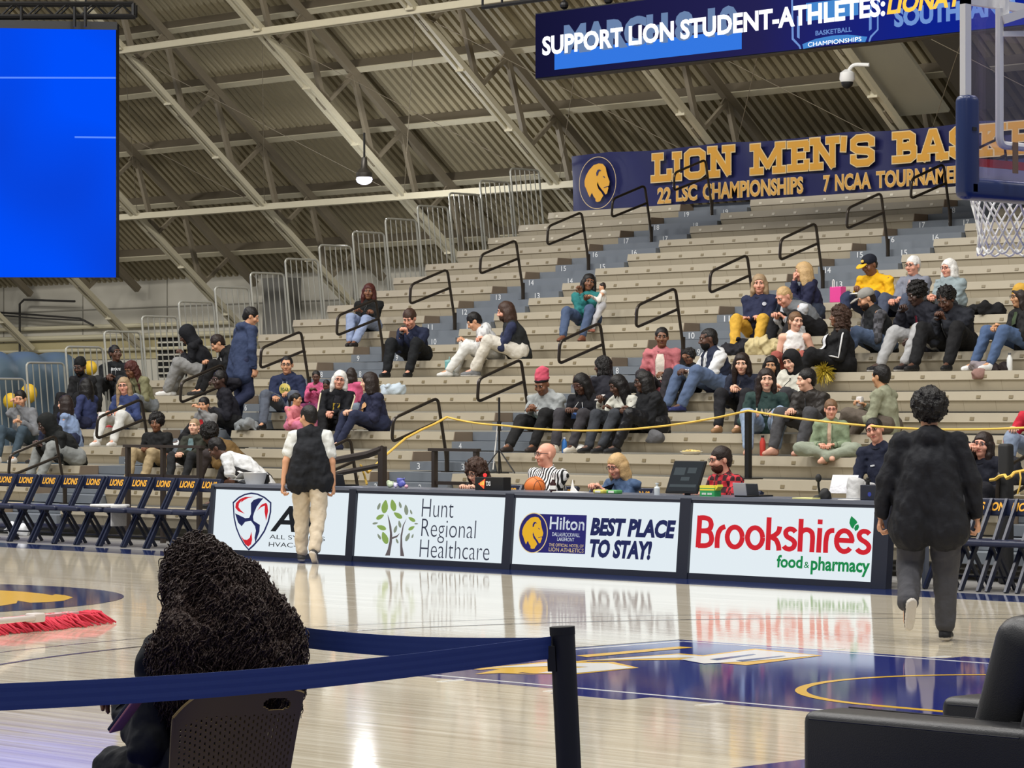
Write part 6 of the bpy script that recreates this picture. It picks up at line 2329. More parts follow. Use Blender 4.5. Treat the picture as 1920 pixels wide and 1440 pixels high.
# ---- lower right group
J = sit('woman with long dark hair in a dark green printed sweater and pale jeans', 1437, 718, 4, 34, lean=12, head=(12, 2, 0), arms=((.16, -.30, .12), (-.14, -.30, .12)), legs=((.16, -.42), (-.14, -.46)), skin='light', hair=('long', 'dkbrown', .30), top=('sweater', (44, 76, 72)), pants=((134, 162, 200), .024), shoes=((214, 160, 136), (200, 150, 126)), B=1.1, S=1.02, extras=[('print', [(.01, -.04, .23, .085, (212, 200, 180), 'LAIKA')])])
sit('smiling girl with dark hair half hidden behind the green sweater', 1446, 690, 5, 26, lean=10, head=(8, 4, 0), arms='lap', skin='olive', hair=('long', 'black', .28), top=('sweater', (44, 42, 48)), pants=(BLK,), shoes=DS, S=.9)
sit('person in a cream jacket with a black hood up, laughing', 1484, 690, 5, 0, lean=14, side=8, head=(6, 12, -10), arms='lap', skin='light', hair=('fringe', 'black'), top=('jacket', (230, 228, 214)), pants=((60, 60, 66),), shoes=WS, extras=[('hood', (26, 26, 30))], S=1.0, B=1.08)
J = sit('young man in a dark leather jacket facing left with clasped hands', 1512, 720, 4, 6, lean=16, head=(-38, 4, 0), arms=((.02, -.40, .13), (-.06, -.40, .14)), legs=((.18, -.42), (-.18, -.42)), skin='light', hair=('short', 'black'), top=('leather_jacket', (48, 44, 40)), pants=((72, 72, 78), .022), shoes=((200, 150, 130), (180, 130, 110)), S=1.02, B=1.06)
held(J, 'phone', 'phone between the hands of the young man in leather', 'phone', (24, 24, 28), (.07, .15, .012), tilt=70, off=(0, 0, -.06))
sit('child with glasses in a sage green jacket sitting cross-legged at the front', 1558, 778, 3, 30, lean=4, head=(16, 4, 0), arms=((.08, -.26, .06), (-.10, -.26, .06)), legs=((-.04, -.34, .0), (.06, -.30, .03)), pole=((1, -.5, .15), (-1, -.5, .15)), skin='pink', hair=('sidepart', 'ltbrown'), top=('jacket', (136, 152, 122)), pants=((150, 158, 140), .024), shoes=((222, 170, 146), (222, 170, 146)), S=.84, extras=[('glasses', (120, 80, 80)), ('open', (206, 176, 150), .03)])
J = sit('person in an olive grey shirt with black hair turned away to the left', 1652, 706, 4, -78, lean=8, head=(-12, 2, 0), arms=((.12, -.30, .10), (-.10, -.34, .22)), legs=((.14, -.44), (-.14, -.44)), skin='olive', hair=('fringe', 'black'), top=('shirt', (148, 150, 126)), pants=((98, 88, 78), .024), shoes=DS, S=1.02)
held(J, 'paper_cup', 'white cup held by the person in the olive grey shirt', 'cup', (230, 226, 222), (.08, .08, .12), hand=-1, tilt=0)
J = sit('woman with glasses and pulled-back hair in navy holding out white papers', 1640, 806, 1, 16, lean=6, side=-6, head=(6, 2, -14), arms=((.18, -.22, .10), (-.18, -.34, .10)), skin='pink', hair=('pulled', 'black'), top=('sweater', (32, 38, 66)), pants=((206, 206, 206), .022), shoes=WS, extras=[('glasses', (90, 60, 60)), ('print', [(-.05, .04, .05, .014, (220, 222, 226), 'box')])], S=1.04, B=1.05, dy=.26)
held(J, 'paper_sheet', 'white sheets of paper held out beside the walking person', 'paper', (232, 232, 240), (.30, .22, .006), hand=-1, tilt=62, off=(-.16, .03, .06))
J = sit('woman with long brown hair and glasses resting her head on a hand', 1843, 834, 1, 6, lean=6, side=-8, head=(8, -4, 6), arms=((.10, -.30, .12), (-.17, -.16, .56)), skin='pink', hair=('long', 'dkbrown', .34), top=('sweater', (28, 30, 48)), pants=((28, 28, 38), .016), shoes=DS, extras=[('glasses', (70, 50, 60)), ('lanyard', (170, 160, 170))], S=1.0)
sit('person in a red top and pale jeans cut by the right edge', 1946, 745, 3, 20, lean=12, head=(0, 4, 0), arms=((.06, -.30, .2), (-.22, -.34, .20)), legs=((.14, -.44), (-.20, -.42)), skin='light', hair=('long', 'brown', .2), top=('sweater', (206, 40, 60)), pants=((128, 148, 182), .02), shoes=((60, 58, 66), (50, 48, 56)), S=1.0)
# ---- behind the scorer's table


def staff(label, hx, hy, Y, yaw, chair_label, **kw):
    J = person((0, Y, .475), yaw, label, at=(hx, hy), drop=.475, group='table crew', **kw)
    l = J['e'].location
    c = copy_tree(proto_chair)
    c.location = (l.x, Y - .02, 0)
    c.rotation_euler = (0, 0, math.radians(yaw))
    c['label'] = chair_label
    c['group'] = 'crew chairs behind the table'
    return J


proto_chair = [o for o in COL.objects if o.name == 'team_chair'][0]
staff('woman with long brown hair bent over papers at the scorer table', 893, 884, 24.35, 10, 'folding chair under the woman with long brown hair', lean=34, head=(-8, 22, 0), arms=((.10, -.44, .20), (-.14, -.42, .20)), skin='light', hair=('curly', 'brown', .24), top=('cardigan', (34, 30, 32)), pants=(BLK,), shoes=DS, extras=[('glasses',), ('open', (150, 34, 50), .05)], S=1.02)
staff('bald referee with glasses in a striped shirt behind the basketball', 1024, 852, 24.35, 0, 'folding chair under the referee', lean=2, head=(-26, 0, 0), arms=((-.10, -.24, .18), (.12, -.26, .16)), skin='pink', hair=('bald', 'black'), top=('shirt', M_ref), pants=(BLK,), shoes=DS, sleeve='short', B=1.22, S=1.06, belly=.06, extras=[('glasses', (60, 50, 50))])
staff('blonde woman with glasses in a denim jacket holding a snack', 1157, 874, 24.35, -4, 'folding chair under the blonde woman in denim', lean=10, head=(4, 16, 0), arms=((.04, -.36, .26), (-.10, -.38, .26)), skin='pink', hair=('bob', 'blonde', .15), top=('denim_jacket', (62, 96, 146)), pants=(NAVY,), shoes=DS, B=1.2, S=1.0, belly=.05, extras=[('glasses', (70, 50, 50)), ('open', (30, 34, 48), .045)])
staff('bearded man with glasses in a red and black plaid shirt', 1351, 862, 24.35, -14, 'folding chair under the man in plaid', lean=10, head=(-12, 6, 0), arms=((.14, -.36, .20), (-.12, -.38, .20)), skin='pink', hair=('short', 'dkbrown'), top=('shirt', M_redplaid), pants=(NAVY,), shoes=DS, B=1.15, S=1.06, belly=.03, extras=[('glasses',), ('beard', (78, 46, 34))])
# ---- standing on the floor
g = on_z(581, 1055)
J = person((g.x, g.y, 0), -140, 'man in a black vest over a white polo walking away past the scorer table', kind='stand', S=1.0, B=1.14, lean=3, head=(48, 6, 0), arms=((.30, .06, -.16), (-.26, -.02, -.14)), legs=((.11, -.10, .085, 0), (-.09, .24, .13, 48)), skin='tan', hair=('short', 'black'), top=('shirt', (222, 224, 220)), pants=((212, 196, 172), .026), shoes=((60, 58, 58), (214, 204, 190)), sleeve='short', h=.012, belly=.02, hemdrop=-.02, group='people on the court floor', extras=[('vest', (28, 31, 38)), ('lanyard', (80, 100, 150))], elbow=((.9, .5, -.4), (-.9, .5, -.4)))
g = on_z(1742, 1202)
J = person((g.x, g.y, 0), -146, 'person in a black hooded jacket and grey trousers walking away across the court', kind='stand', S=1.035, B=1.34, lean=4, head=(8, 4, 0), arms=((.335, -.02, -.10), (-.325, -.06, -.10)), legs=((.12, .30, .27, 76), (-.11, -.04, .085, 0)), skin='tan', hair=('afro', 'black', .045), top=('jacket', (34, 36, 42)), pants=((74, 74, 80), .034), shoes=((30, 32, 38), (206, 200, 188)), h=.010, belly=.03, group='people on the court floor', hoodback=True, elbow=((1.2, .3, -.2), (-1.2, .3, -.2)), fold=.008, hemdrop=.17, sleevef=1.12)
# ================================================================ seated woman in front and her chair
WD = 10.0
sp = place(418, 1400, WD)
J = person((sp.x, sp.y, .455), -106, 'woman with big curly dark hair and glasses seated with her back to the camera', at=(364, 1106), S=.98, B=.92, lean=8, head=(32, 14, 0), elbow=((.15, .5, -1), (-.5, .5, -.8)), arms=((.21, -.26, .17), (-.04, -.36, .20)), legs=((.12, -.42), (-.12, -.42)), drop=.455, skin='brown', hair=('bigcurl', (62, 47, 41)), top=('jacket', (30, 32, 40)), pants=((30, 32, 40),), shoes=DS, h=.008, group=None, extras=[('glasses', (30, 28, 24))], hoodback=False, fold=.009)
pp = place(242, 1328, 9.75)
k = MB()
R_ = Matrix.Rotation(math.radians(-60), 3, 'Z') @ Matrix.Rotation(math.radians(52), 3, 'X')
rbox(k, pp, (.045, .085, .006), .004, axes=[R_ @ Vector(a) for a in ((1, 0, 0), (0, 1, 0), (0, 0, 1))])
rbox(k, pp - R_ @ Vector((0, 0, .008)), (.046, .087, .004), .003, axes=[R_ @ Vector(a) for a in ((1, 0, 0), (0, 1, 0), (0, 0, 1))], mi=1)
solo('phone', k, [mat('phone_glass', (40, 44, 58), rough=.2), mat('pink_phone_case', (170, 110, 120), rough=.5)], 'phone in a pink case held by the curly haired woman in front', 'phone', smooth=True)

cb = place(384, 1440, WD + .06)
cyaw = math.radians(-106)
e = empty('stacking_chair', (cb.x, cb.y, 0), 'dark perforated plastic chair with a handle slot under the curly haired woman', 'chair', rz=cyaw)
M_shell = mat('dark_brown_shell', (112, 92, 50), rough=.5)
NU, NV = 84, 70
zb, zt_ = .44, .825
def shell(u, v):                 # u -1..1 across, v 0..1 up; back of the chair at +y
    w = .195 + .025 * v
    z = zb + (zt_ - zb) * v - .035 * max(0, abs(u) - .45) ** 2 * 4 * v * v * (1.9 if u > 0 else .5)
    return (u * w, .235 + .075 * v - .05 * u * u + .02 * v * v, z)
vs, fs = [], []
for j in range(NV + 1):
    for i in range(NU + 1):
        vs.append(shell(-1 + 2 * i / NU, j / NV))
for j in range(NV):
    for i in range(NU):
        u, v = -1 + 2 * (i + .5) / NU, (j + .5) / NV
        slot = abs(u - .0 - .52) / .20
        if ((u + .55) / .24) ** 2 + ((v - .88) / .055) ** 2 < 1:
            continue
        if v < .80 and abs(u) < .9 and i % 3 == 1 and (j + (i // 3 % 2) * 2) % 4 in (1, 2):
            continue
        a = j * (NU + 1) + i
        fs.append((a, a + 1, a + NU + 2, a + NU + 1))
me = bpy.data.meshes.new('backrest')
me.from_pydata(vs, [], fs)
me.materials.append(M_shell)
bm = bmesh.new()
bm.from_mesh(me)
bmesh.ops.solidify(bm, geom=bm.faces[:], thickness=.006)
bm.to_mesh(me)
bm.free()
o = bpy.data.objects.new('backrest', me)
link(o, e)
k = MB()
k.tube([shell(-1 + 2 * q / 30, 1) for q in range(31)], .007, 6)
k.tube([shell(-1, q / 12) for q in range(13)], .006, 6)
k.tube([shell(1, q / 12) for q in range(13)], .006, 6)
part('rim', k, M_shell, e, smooth=True, local=True)
k = MB()
rbox(k, (0, .02, .435), (.215, .22, .014), .012)
part('seat', k, M_shell, e, smooth=True, local=True)
for sx in (-1, 1):
    for sy in (-1, 1):
        part('leg', MB().tube([(sx * .20, sy * .17, .43), (sx * .235, sy * .23, 0)], .011, 8), M_galv, e, smooth=True, local=True)

# ================================================================ things on the scorer's table
TZ = HT


def tab(x, Y=23.62):
    p = on_y(x, 900, Y)
    return Vector((p.x, Y, TZ)), FOC / (DX * p.x + DY * Y)      # place and pixels per metre


p, m = tab(478)
k = MB().lathe(p, [(.11, 0), (.145, .13), (.152, .135), (.138, .13), (.10, .015)], 24)
solo('plastic_tub', k, M_white, 'white plastic tub on the left end of the scorer table', 'tub', smooth=True)
p, m = tab(450)
k = MB()
rnd = random.Random(5)
for q in range(7):
    a = rnd.uniform(0, 3)
    rbox(k, p + Vector((rnd.uniform(-.08, .08), rnd.uniform(-.05, .05), .012 + q * .016)), (.09, .06, .004), .002, axes=[Matrix.Rotation(a, 3, 'Z') @ Matrix.Rotation(rnd.uniform(-.5, .5), 3, 'Y') @ Vector(b) for b in ((1, 0, 0), (0, 1, 0), (0, 0, 1))])
solo('paper_stack', k, M_paper, 'untidy white papers beside the plastic tub on the table', 'papers')
p, m = tab(498, 23.8)
solo('black_cup', MB().lathe(p, [(.035, 0), (.045, .11), (.04, .11), (.03, .01)], 16), M_black, 'dark cup just right of the white tub', 'cup', smooth=True)


def laptop(x, w, h, lid, label, Y=23.6, screen=None, open_=80, turn=0.0):
    p, m = tab(x, Y)
    e = empty('laptop', p, label, 'laptop', rz=turn)
    k = MB()
    rbox(k, (0, .05, .008), (w / 2, .11, .008), .006)
    part('base', k, M_black, e, local=True)
    k = MB()
    a = math.radians(open_)
    rbox(k, (0, -.06 - h / 2 * math.cos(a), .016 + h / 2 * math.sin(a)), (w / 2, h / 2, .005), .004, axes=((1, 0, 0), (0, -math.cos(a), math.sin(a)), (0, -math.sin(a), -math.cos(a))))
    part('lid', k, lid, e, local=True)
    return e


laptop(640, .27, .125, M_black, 'black laptop open on the table right of the man in the vest', 23.75, open_=75)
laptop(1396, .17, .13, mat('silver_laptop', (150, 152, 160), rough=.4), 'silver tablet standing on the table in front of the plaid shirt', 23.55, open_=80)
laptop(1418, .18, .12, mat('dark_laptop', (58, 60, 66), rough=.45), 'dark laptop beside the silver tablet on the table', 23.75, open_=78)
for x, w, h, rgb, lab in ((732, .11, .07, (176, 190, 160), 'pale green snack bag on the table'), (752, .12, .10, (92, 98, 180), 'purple snack bag standing on the table'), (743, .06, .05, (196, 188, 220), 'small lilac snack packet between the two bags')):
    p, m = tab(x, 23.5 if rgb[0] != 92 else 23.62)
    F = Field(.008)
    F.ell((0, 0, h * .5), (w * .5, .03, h * .5), None, .01)
    F.cap((-w * .42, 0, h * .9), (w * .42, 0, h), .012, .012, .02)
    V, Q4 = F.build(.008, 50, 3)
    V[:, 2] = np.maximum(V[:, 2], 0)
    o = bpy.data.objects.new('snack_bag', skin_mesh('snack_bag', [(V, Q4, 0)], [mat('foil_%d' % rgb[0], rgb, rough=.3)]))
    o.location = p
    link(o)
    tag(o, lab, 'snack bag', 'snack bags on the table')
p, m = tab(762, 23.45)
solo('pink_ball', MB().ball(p + Vector((0, 0, .022)), .022, n=14), mat('pink_ball', (226, 170, 186), rough=.5), 'tiny pink ball beside the purple snack bag', 'ball', smooth=True)
# possession box
p, m = tab(918, 23.52)
e = empty('possession_box', p, 'black possession arrow box with a lit red arrow on the table', 'indicator box')
k = MB()
rbox(k, p + Vector((.0, .05, .072)), (.225, .06, .072), .006)
part('housing', k, M_black, e)
z = p + Vector((0, -.014, .0))
k = MB()
k.ngon([z + Vector((-.165, 0, .07)), z + Vector((-.075, 0, .015)), z + Vector((-.055, 0, .128))])
part('arrow', k, glow('arrow_red', (255, 96, 60), 1.5), e)
k = MB()
for q in range(3):
    k.bar(z + Vector((-.125 + q * .022, -.002, .055)), z + Vector((-.120 + q * .022, -.002, .09 + q * .006)), .006, .004, (0, 1, 0))
part('arrow_bars', k, glow('arrow_yellow', (255, 214, 90), 1.4), e)
k = MB()
text_fit(k, 'TXS', z + Vector((-.045, -.001, .05)), UX, UZ, .075, .05, .04)
part('lettering', k, M_white, e)
part('lamp', MB().ball(p + Vector((-.105, .03, .165)), .022, n=12), glow('lamp_red', (255, 60, 60), 1.4), e, smooth=True)
# basketball
p = on_y(1003, 913, 24.09)
e = empty('basketball', p, 'orange basketball in the folded arms of the referee', 'ball')
part('ball_skin', MB().ball((0, 0, 0), .118, n=28), mat('orange_ball', (226, 122, 54), rough=.55, bump=.2, bscale=300), e, smooth='all', local=True)
k = MB()
R0 = Matrix.Rotation(.5, 3, 'Y') @ Matrix.Rotation(.4, 3, 'X')
circ = lambda f: [R0 @ Vector(f(2 * PI * q / 40)) * .1185 for q in range(40)]
k.tube(circ(lambda a: (math.cos(a), math.sin(a), 0)), .0028, 5, closed=True)
k.tube(circ(lambda a: (math.cos(a), 0, math.sin(a))), .0028, 5, closed=True)
for s in (-1, 1):
    k.tube(circ(lambda a: Vector((s * (.55 + .25 * math.cos(2 * a)), math.cos(a) * .8, math.sin(a) * .8)).normalized()), .0028, 5, closed=True)
part('seam', k, M_black, e, smooth=True, local=True)
p, m = tab(1037, 23.5)
k = MB().lathe(p, [(.032, 0), (.034, .06), (.034, .09), (.014, .12), (.014, .135)], 16)
k.lathe(p + UZ * .135, [(.016, 0), (.016, .02)], 14, 1)
k.lathe(p + UZ * .03, [(.0352, 0), (.0352, .04)], 16, 1)
solo('sauce_bottle', k, [mat('dark_bottle', (52, 28, 30), rough=.2), M_white], 'small dark bottle with a white cap beside the basketball', 'bottle', smooth=True)
p, m = tab(1070, 23.5)
k = MB()
rbox(k, p + UZ * .005, (.19, .09, .005), .002)
solo('paper_sheet', k, M_paper, 'white sheets lying flat on the table right of the referee', 'paper')
p, m = tab(1074, 23.72)
k = MB()
k.slab([p + Vector((-.04, 0, 0)), p + Vector((.07, 0, 0)), p + Vector((.0, .01, .05)), p + Vector((-.03, .02, .13))], (0, .012, 0))
solo('napkin', k, M_paper, 'crumpled white napkin standing on the table beside the referee', 'napkin')
for x, rgb, lab in ((1127, (212, 200, 92), 'yellow snack packet on the table in front of the blonde woman'), (1152, (86, 162, 92), 'green snack packet on the table in front of the blonde woman')):
    p, m = tab(x, 23.5)
    k = MB()
    rbox(k, p + UZ * .02, (.075, .05, .02), .012)
    k.box(p.x - .04, p.x + .04, p.y - .052, p.y - .049, p.z + .01, p.z + .03, 1)
    solo('snack_packet', k, [mat('packet_%d' % rgb[0], rgb, rough=.4), M_white], lab, 'snack packet', smooth=True)
# monitor
p, m = tab(1279, 23.6)
e = empty('monitor', p, 'black monitor on the table with a dark screen facing the court', 'monitor')
ax, ay = Vector((.99, .1, 0)).normalized(), Vector((.17, .25, 1)).normalized()
c = p + Vector((.03, .03, .185))
k = MB()
rbox(k, c, (.205, .015, .175), .008, axes=(ax, ax.cross(ay) * -1, ay))
part('cabinet', k, M_black, e)
nn = ay.cross(ax).normalized()
if nn.y > 0:
    nn = -nn
k = MB()
f = lambda u, v_: c + ax * u + ay * v_ + nn * .017
k.ngon([f(-.19, -.155), f(.19, -.155), f(.19, .16), f(-.19, .16)])
part('screen', k, glow('dim_screen', (52, 56, 60), .9), e)
k = MB()
f2 = lambda u, v_: c + ax * u + ay * v_ + nn * .0185
for a in ((-.16, .02, -.02, .10), (.01, .04, .12, .10), (-.17, -.11, .17, -.08), (-.05, -.04, .06, 0)):
    k.ngon([f2(a[0], a[1]), f2(a[2], a[1]), f2(a[2], a[3]), f2(a[0], a[3])])
part('screen_content', k, glow('dim_content', (84, 92, 96), .8), e)
part('stand', MB().bar(p + Vector((.02, .06, 0)), c + Vector((0, .03, -.05)), .06, .03), M_black, e)
p, m = tab(1232, 23.5)
solo('sanitizer_bottle', MB().lathe(p, [(.03, 0), (.032, .07), (.012, .09), (.012, .11), (.02, .112), (.02, .125)], 14), mat('clear_bottle', (200, 208, 212), rough=.15), 'small clear pump bottle left of the monitor', 'bottle', smooth=True)
p, m = tab(1332, 23.5)
e = empty('snack_box', p, 'green and yellow snack box right of the monitor', 'box')
k = MB()
k.box(p.x - .1, p.x + .1, p.y - .05, p.y + .05, p.z, p.z + .085)
part('carton', k, mat('green_carton', (44, 150, 86), rough=.5), e)
k = MB()
k.box(p.x - .1, p.x + .1, p.y - .051, p.y + .05, p.z + .085, p.z + .11)
k.box(p.x - .1, p.x + .1, p.y - .0515, p.y - .05, p.z + .06, p.z + .075)
k.obox(p + Vector((.115, 0, .09)), (.02, 0, .02), (0, .04, 0), (-.004, 0, .012))
part('flap', k, mat('yellow_carton', (220, 210, 70), rough=.5), e)
k = MB()
for q in range(9):
    if q != 4:
        k.box(p.x - .07 + q * .0155, p.x - .06 + q * .0155, p.y - .0525, p.y - .05, p.z + .016, p.z + .036)
part('lettering', k, M_white, e)
p, m = tab(1515, 23.5)
k = MB()
rbox(k, p + UZ * .006, (.13, .09, .006), .003)
solo('legal_pad', k, mat('yellow_pad', (232, 226, 150), rough=.7), 'yellow writing pad on the table left of the microphone', 'pad')
p, m = tab(1594, 23.48)
k = MB()
rbox(k, p + UZ * .004, (.10, .07, .004), .002)
solo('paper_sheet', k, M_paper, 'white sheet on the table between microphone and navy box', 'paper')
p, m = tab(1541, 23.6)
e = empty('desk_microphone', p, 'black desk microphone with a foam head on the table', 'microphone')
k = MB()
F = Field(.009)
F.ell((0, 0, .0), (.10, .07, .05), None, .02)
F.ell((.03, 0, .05), (.05, .05, .06), None, .03)
V, Q4 = F.build(.012, 40, 2)
V[:, 2] = np.maximum(V[:, 2], 0)
o = bpy.data.objects.new('base', skin_mesh('base', [(V, Q4, 0)], [M_blackrub]))
link(o, e)
part('neck', MB().tube([(-.02, 0, .02), (-.035, -.01, .12), (-.02, -.03, .19)], .012, 8), M_black, e, smooth=True, local=True)
part('foam_head', MB().ball((-.015, -.035, .205), .032, .032, .042, n=14), M_blackrub, e, smooth=True, local=True)
p, m = tab(1634, 23.6)
e = empty('control_box', p, 'dark navy box at the right end of the table beside the walking person', 'box')
k = MB()
rbox(k, p + Vector((.03, 0, .075)), (.10, .09, .075), .008)
part('housing', k, M_navy_frame, e)
k = MB()
disc(k, p + Vector((.05, -.0915, .06)), UX, UZ, 0, .022, 20)
part('dial', k, mat('blue_dial', (44, 60, 150), rough=.4), e)
p2 = p + Vector((-.03, -.02, .15))
k = MB().tube([p2, p2 + UZ * .03], .02, 10)
k.box(p2.x - .03, p2.x + .03, p2.y - .012, p2.y + .012, p2.z + .03, p2.z + .05)
k.ball(p2 + Vector((.0, 0, .06)), .016, n=10)
solo('desk_clamp', k, M_black, 'little black clamp standing on the navy box', 'clamp', smooth=True)

# ================================================================ rails, posts and yellow rope in front of the stands
M_brownrail = mat('brown_black_rail', (50, 42, 38), rough=.45)


def front_rail(x0, x1, ytop, ylow, posts, Y, label):
    a, b = on_y(x0, ytop, Y), on_y(x1, ytop, Y)
    b.z = a.z
    lo = on_y(x0, ylow, Y).z
    e = empty('front_rail', ((a.x + b.x) / 2, Y, 0), label, 'rail', 'front rails')
    part('top_rail', MB().bar(a, b, .07, .035), M_brownrail, e)
    part('lower_rail', MB().bar((on_y(posts[0], ylow, Y).x, Y, lo), (on_y(posts[-1], ylow, Y).x, Y, lo), .03, .04), M_brownrail, e)
    for x in posts:
        q = on_y(x, ytop, Y)
        part('post', MB().bar((q.x, Y, 0), (q.x, Y, a.z), .05, .06, (0, 1, 0)), M_brownrail, e)
    return e


front_rail(234, 380, 836, 891, (240, 306, 374), 24.75, 'dark brown railing in front of the boy with the afro')
front_rail(806, 898, 843, 905, (815, 893), 24.75, 'dark brown railing left of the brown haired woman at the table')
a, b, c = on_y(717, 842, 24.7), on_y(690, 852, 24.7), on_y(606, 868, 24.7)
e = empty('ramp_rail', (a.x, 24.7, 0), 'thick dark sloping rail right of the man in the vest', 'rail')
part('top_rail', MB().tube([a, b, c, on_y(560, 876, 24.7)], .045, 8), M_brownrail, e, smooth=True)
part('post', MB().bar((a.x, 24.7, 0), (a.x, 24.7, a.z + .03), .085, .07, (0, 1, 0)), M_brownrail, e)
part('lower_rail', MB().tube([on_y(717, 872, 24.7), on_y(612, 892, 24.7)], .03, 8), M_brownrail, e, smooth=True)
part('rear_post', MB().bar((on_y(560, 0, 24.7).x, 24.7, 0), on_y(560, 876, 24.7), .05, .05, (0, 1, 0)), M_brownrail, e)
q = on_y(1886, 832, 24.8)
e = empty('padded_post', (q.x, 24.8, 0), 'thick black padded post right of the long haired woman with glasses', 'post')
k = MB()
rbox(k, (q.x, 24.8, q.z / 2), (.065, .06, q.z / 2), .03)
part('sleeve', k, M_blackrub, e, smooth=True)
q = on_y(1403, 770, YJ(2) + .3)
e = empty('rope_post', (q.x, q.y, ZJ(2)), 'black post in the lower rows holding up the yellow rope', 'post')
part('shaft', MB().bar((q.x, q.y, ZJ(2)), (q.x, q.y, q.z), .06, .06, (0, 1, 0)), M_black, e)
part('foot', MB().box(q.x - .12, q.x + .12, q.y - .12, q.y + .12, ZJ(2), ZJ(2) + .015), M_black, e)
q = on_y(936, 745, YJ(2) + .5)
e = empty('microphone_stand', (q.x, q.y, ZJ(2)), 'thin black microphone stand with a white cord in the aisle behind the table', 'stand')
k = MB().tube([(q.x, q.y, ZJ(2)), (q.x, q.y, q.z)], .014, 8)
k.tube([(q.x, q.y, q.z - .42), (q.x, q.y, q.z - .30)], .028, 8)
part('shaft', k, M_black, e, smooth=True)
for a in (0, 2.1, 4.2):
    part('leg', MB().tube([(q.x, q.y, ZJ(2) + .3), (q.x + .28 * math.cos(a), q.y + .2 * math.sin(a), ZJ(2) + .01)], .009, 6), M_black, e, smooth=True)
part('cord', MB().tube([(q.x - .01, q.y - .02, q.z - .36), (q.x - .05, q.y - .03, q.z - .7), (q.x - .07, q.y - .04, ZJ(2) + .05)], .008, 6), M_white, e, smooth=True)
M_rope = mat('yellow_rope', (232, 190, 84), rough=.7, noise=.1, nscale=30)


def rope(pts, r, label):
    P = [on_y(x, y, Y) for x, y, Y in pts]
    k = MB().tube(P, r, 6)
    return solo('yellow_rope', k, M_rope, label, 'rope', 'yellow ropes', smooth=True)


def sag(a, b, drop, n=9):
    return [(a[0] + (b[0] - a[0]) * q / n, a[1] + (b[1] - a[1]) * q / n + drop * 4 * (q / n) * (1 - q / n), a[2] + (b[2] - a[2]) * q / n) for q in range(n + 1)]


rope(sag((838, 782, 26.85), (936, 797, 26.9), 3) + sag((936, 797, 26.9), (1403, 770, 26.72), 22)[1:], .013, 'yellow rope running from the second aisle handrail to the black rope post')
rope(sag((1403, 770, 26.72), (1745, 805, 25.4), 6) + sag((1745, 805, 25.4), (1960, 800, 24.9), 2)[1:], .013, 'yellow rope running right from the black rope post behind the walking person')
rope([(838, 782, 26.8), (815, 795, 26.6), (790, 806, 26.5), (760, 822, 26.2), (725, 852, 25.6), (690, 886, 24.85), (676, 872, 24.8), (683, 890, 24.78), (688, 908, 24.76)], .015, 'yellow rope slanting down from the second aisle handrail to the ramp rail')
rope([(1857, 900, 24.75), (1866, 899, 24.7), (1874, 893, 24.7), (1884, 891, 24.66), (1888, 897, 24.64), (1896, 893, 24.62), (1902, 886, 24.66), (1912, 884, 24.7), (1930, 880, 24.7)], .017, 'orange-yellow rope knotted on the rail at the right edge')
rope([(1912, 884, 24.68), (1914, 896, 24.66), (1912, 912, 24.66), (1908, 926, 24.66)], .009, 'loose tail of yellow rope hanging at the right edge')

# ================================================================ things left on the benches
def on_bench(x, j, off=.16):
    p = on_y(x, 700, YJ(j) + off)
    return Vector((p.x, YJ(j) + off, ZJ(j)))


def bottle(x, j, rgb, cap_, h, r, label, off=.5, cat='bottle'):
    p = on_bench(x, j, off)
    k = MB().lathe(p, [(r * .92, 0), (r, .01), (r, h * .68), (r * .5, h * .86), (r * .45, h * .92)], 16)
    k.lathe(p + UZ * h * .9, [(r * .55, 0), (r * .55, h * .1)], 12, 1)
    return solo('drink_bottle', k, [mat('bottle_%d_%d' % rgb[:2], rgb, rough=.25), mat('cap_%d_%d' % cap_[:2], cap_, rough=.4)], label, cat, smooth=True)


p = on_bench(841, 7, .5)
e = empty('tumbler', p, 'teal tumbler with a handle standing by the white hooded young man', 'tumbler')
part('cup', MB().lathe(p, [(.04, 0), (.05, .08), (.055, .22), (.056, .225)], 18), mat('teal_tumbler', (116, 176, 178), rough=.35), e, smooth=True)
part('lid', MB().lathe(p + UZ * .225, [(.057, 0), (.057, .02), (.02, .03)], 18), mat('teal_lid', (150, 200, 200), rough=.35), e, smooth=True)
part('straw', MB().tube([p + Vector((.01, 0, .24)), p + Vector((.02, 0, .30))], .006, 6), mat('teal_lid', (0, 0, 0)), e)
part('handle', MB().tube(bend([p + Vector((.05, 0, .2)), p + Vector((.09, 0, .19)), p + Vector((.09, 0, .09)), p + Vector((.05, 0, .08))], .02), .008, 6), mat('teal_lid', (0, 0, 0)), e, smooth=True)
bottle(1058, 3, (70, 130, 206), (228, 230, 236), .20, .035, 'blue drink bottle on the row behind the referee')
bottle(1430, 3, (200, 70, 60), (40, 34, 34), .24, .035, 'red drink bottle between the feet of the woman in green')
bottle(1893, 7, (220, 222, 220), (90, 92, 96), .22, .036, 'white drink bottle on the bench at the right edge')
bottle(187, 4, (226, 170, 186), (230, 210, 216), .26, .036, 'pink and white bottle beside the woman in the navy sweater', off=.12)


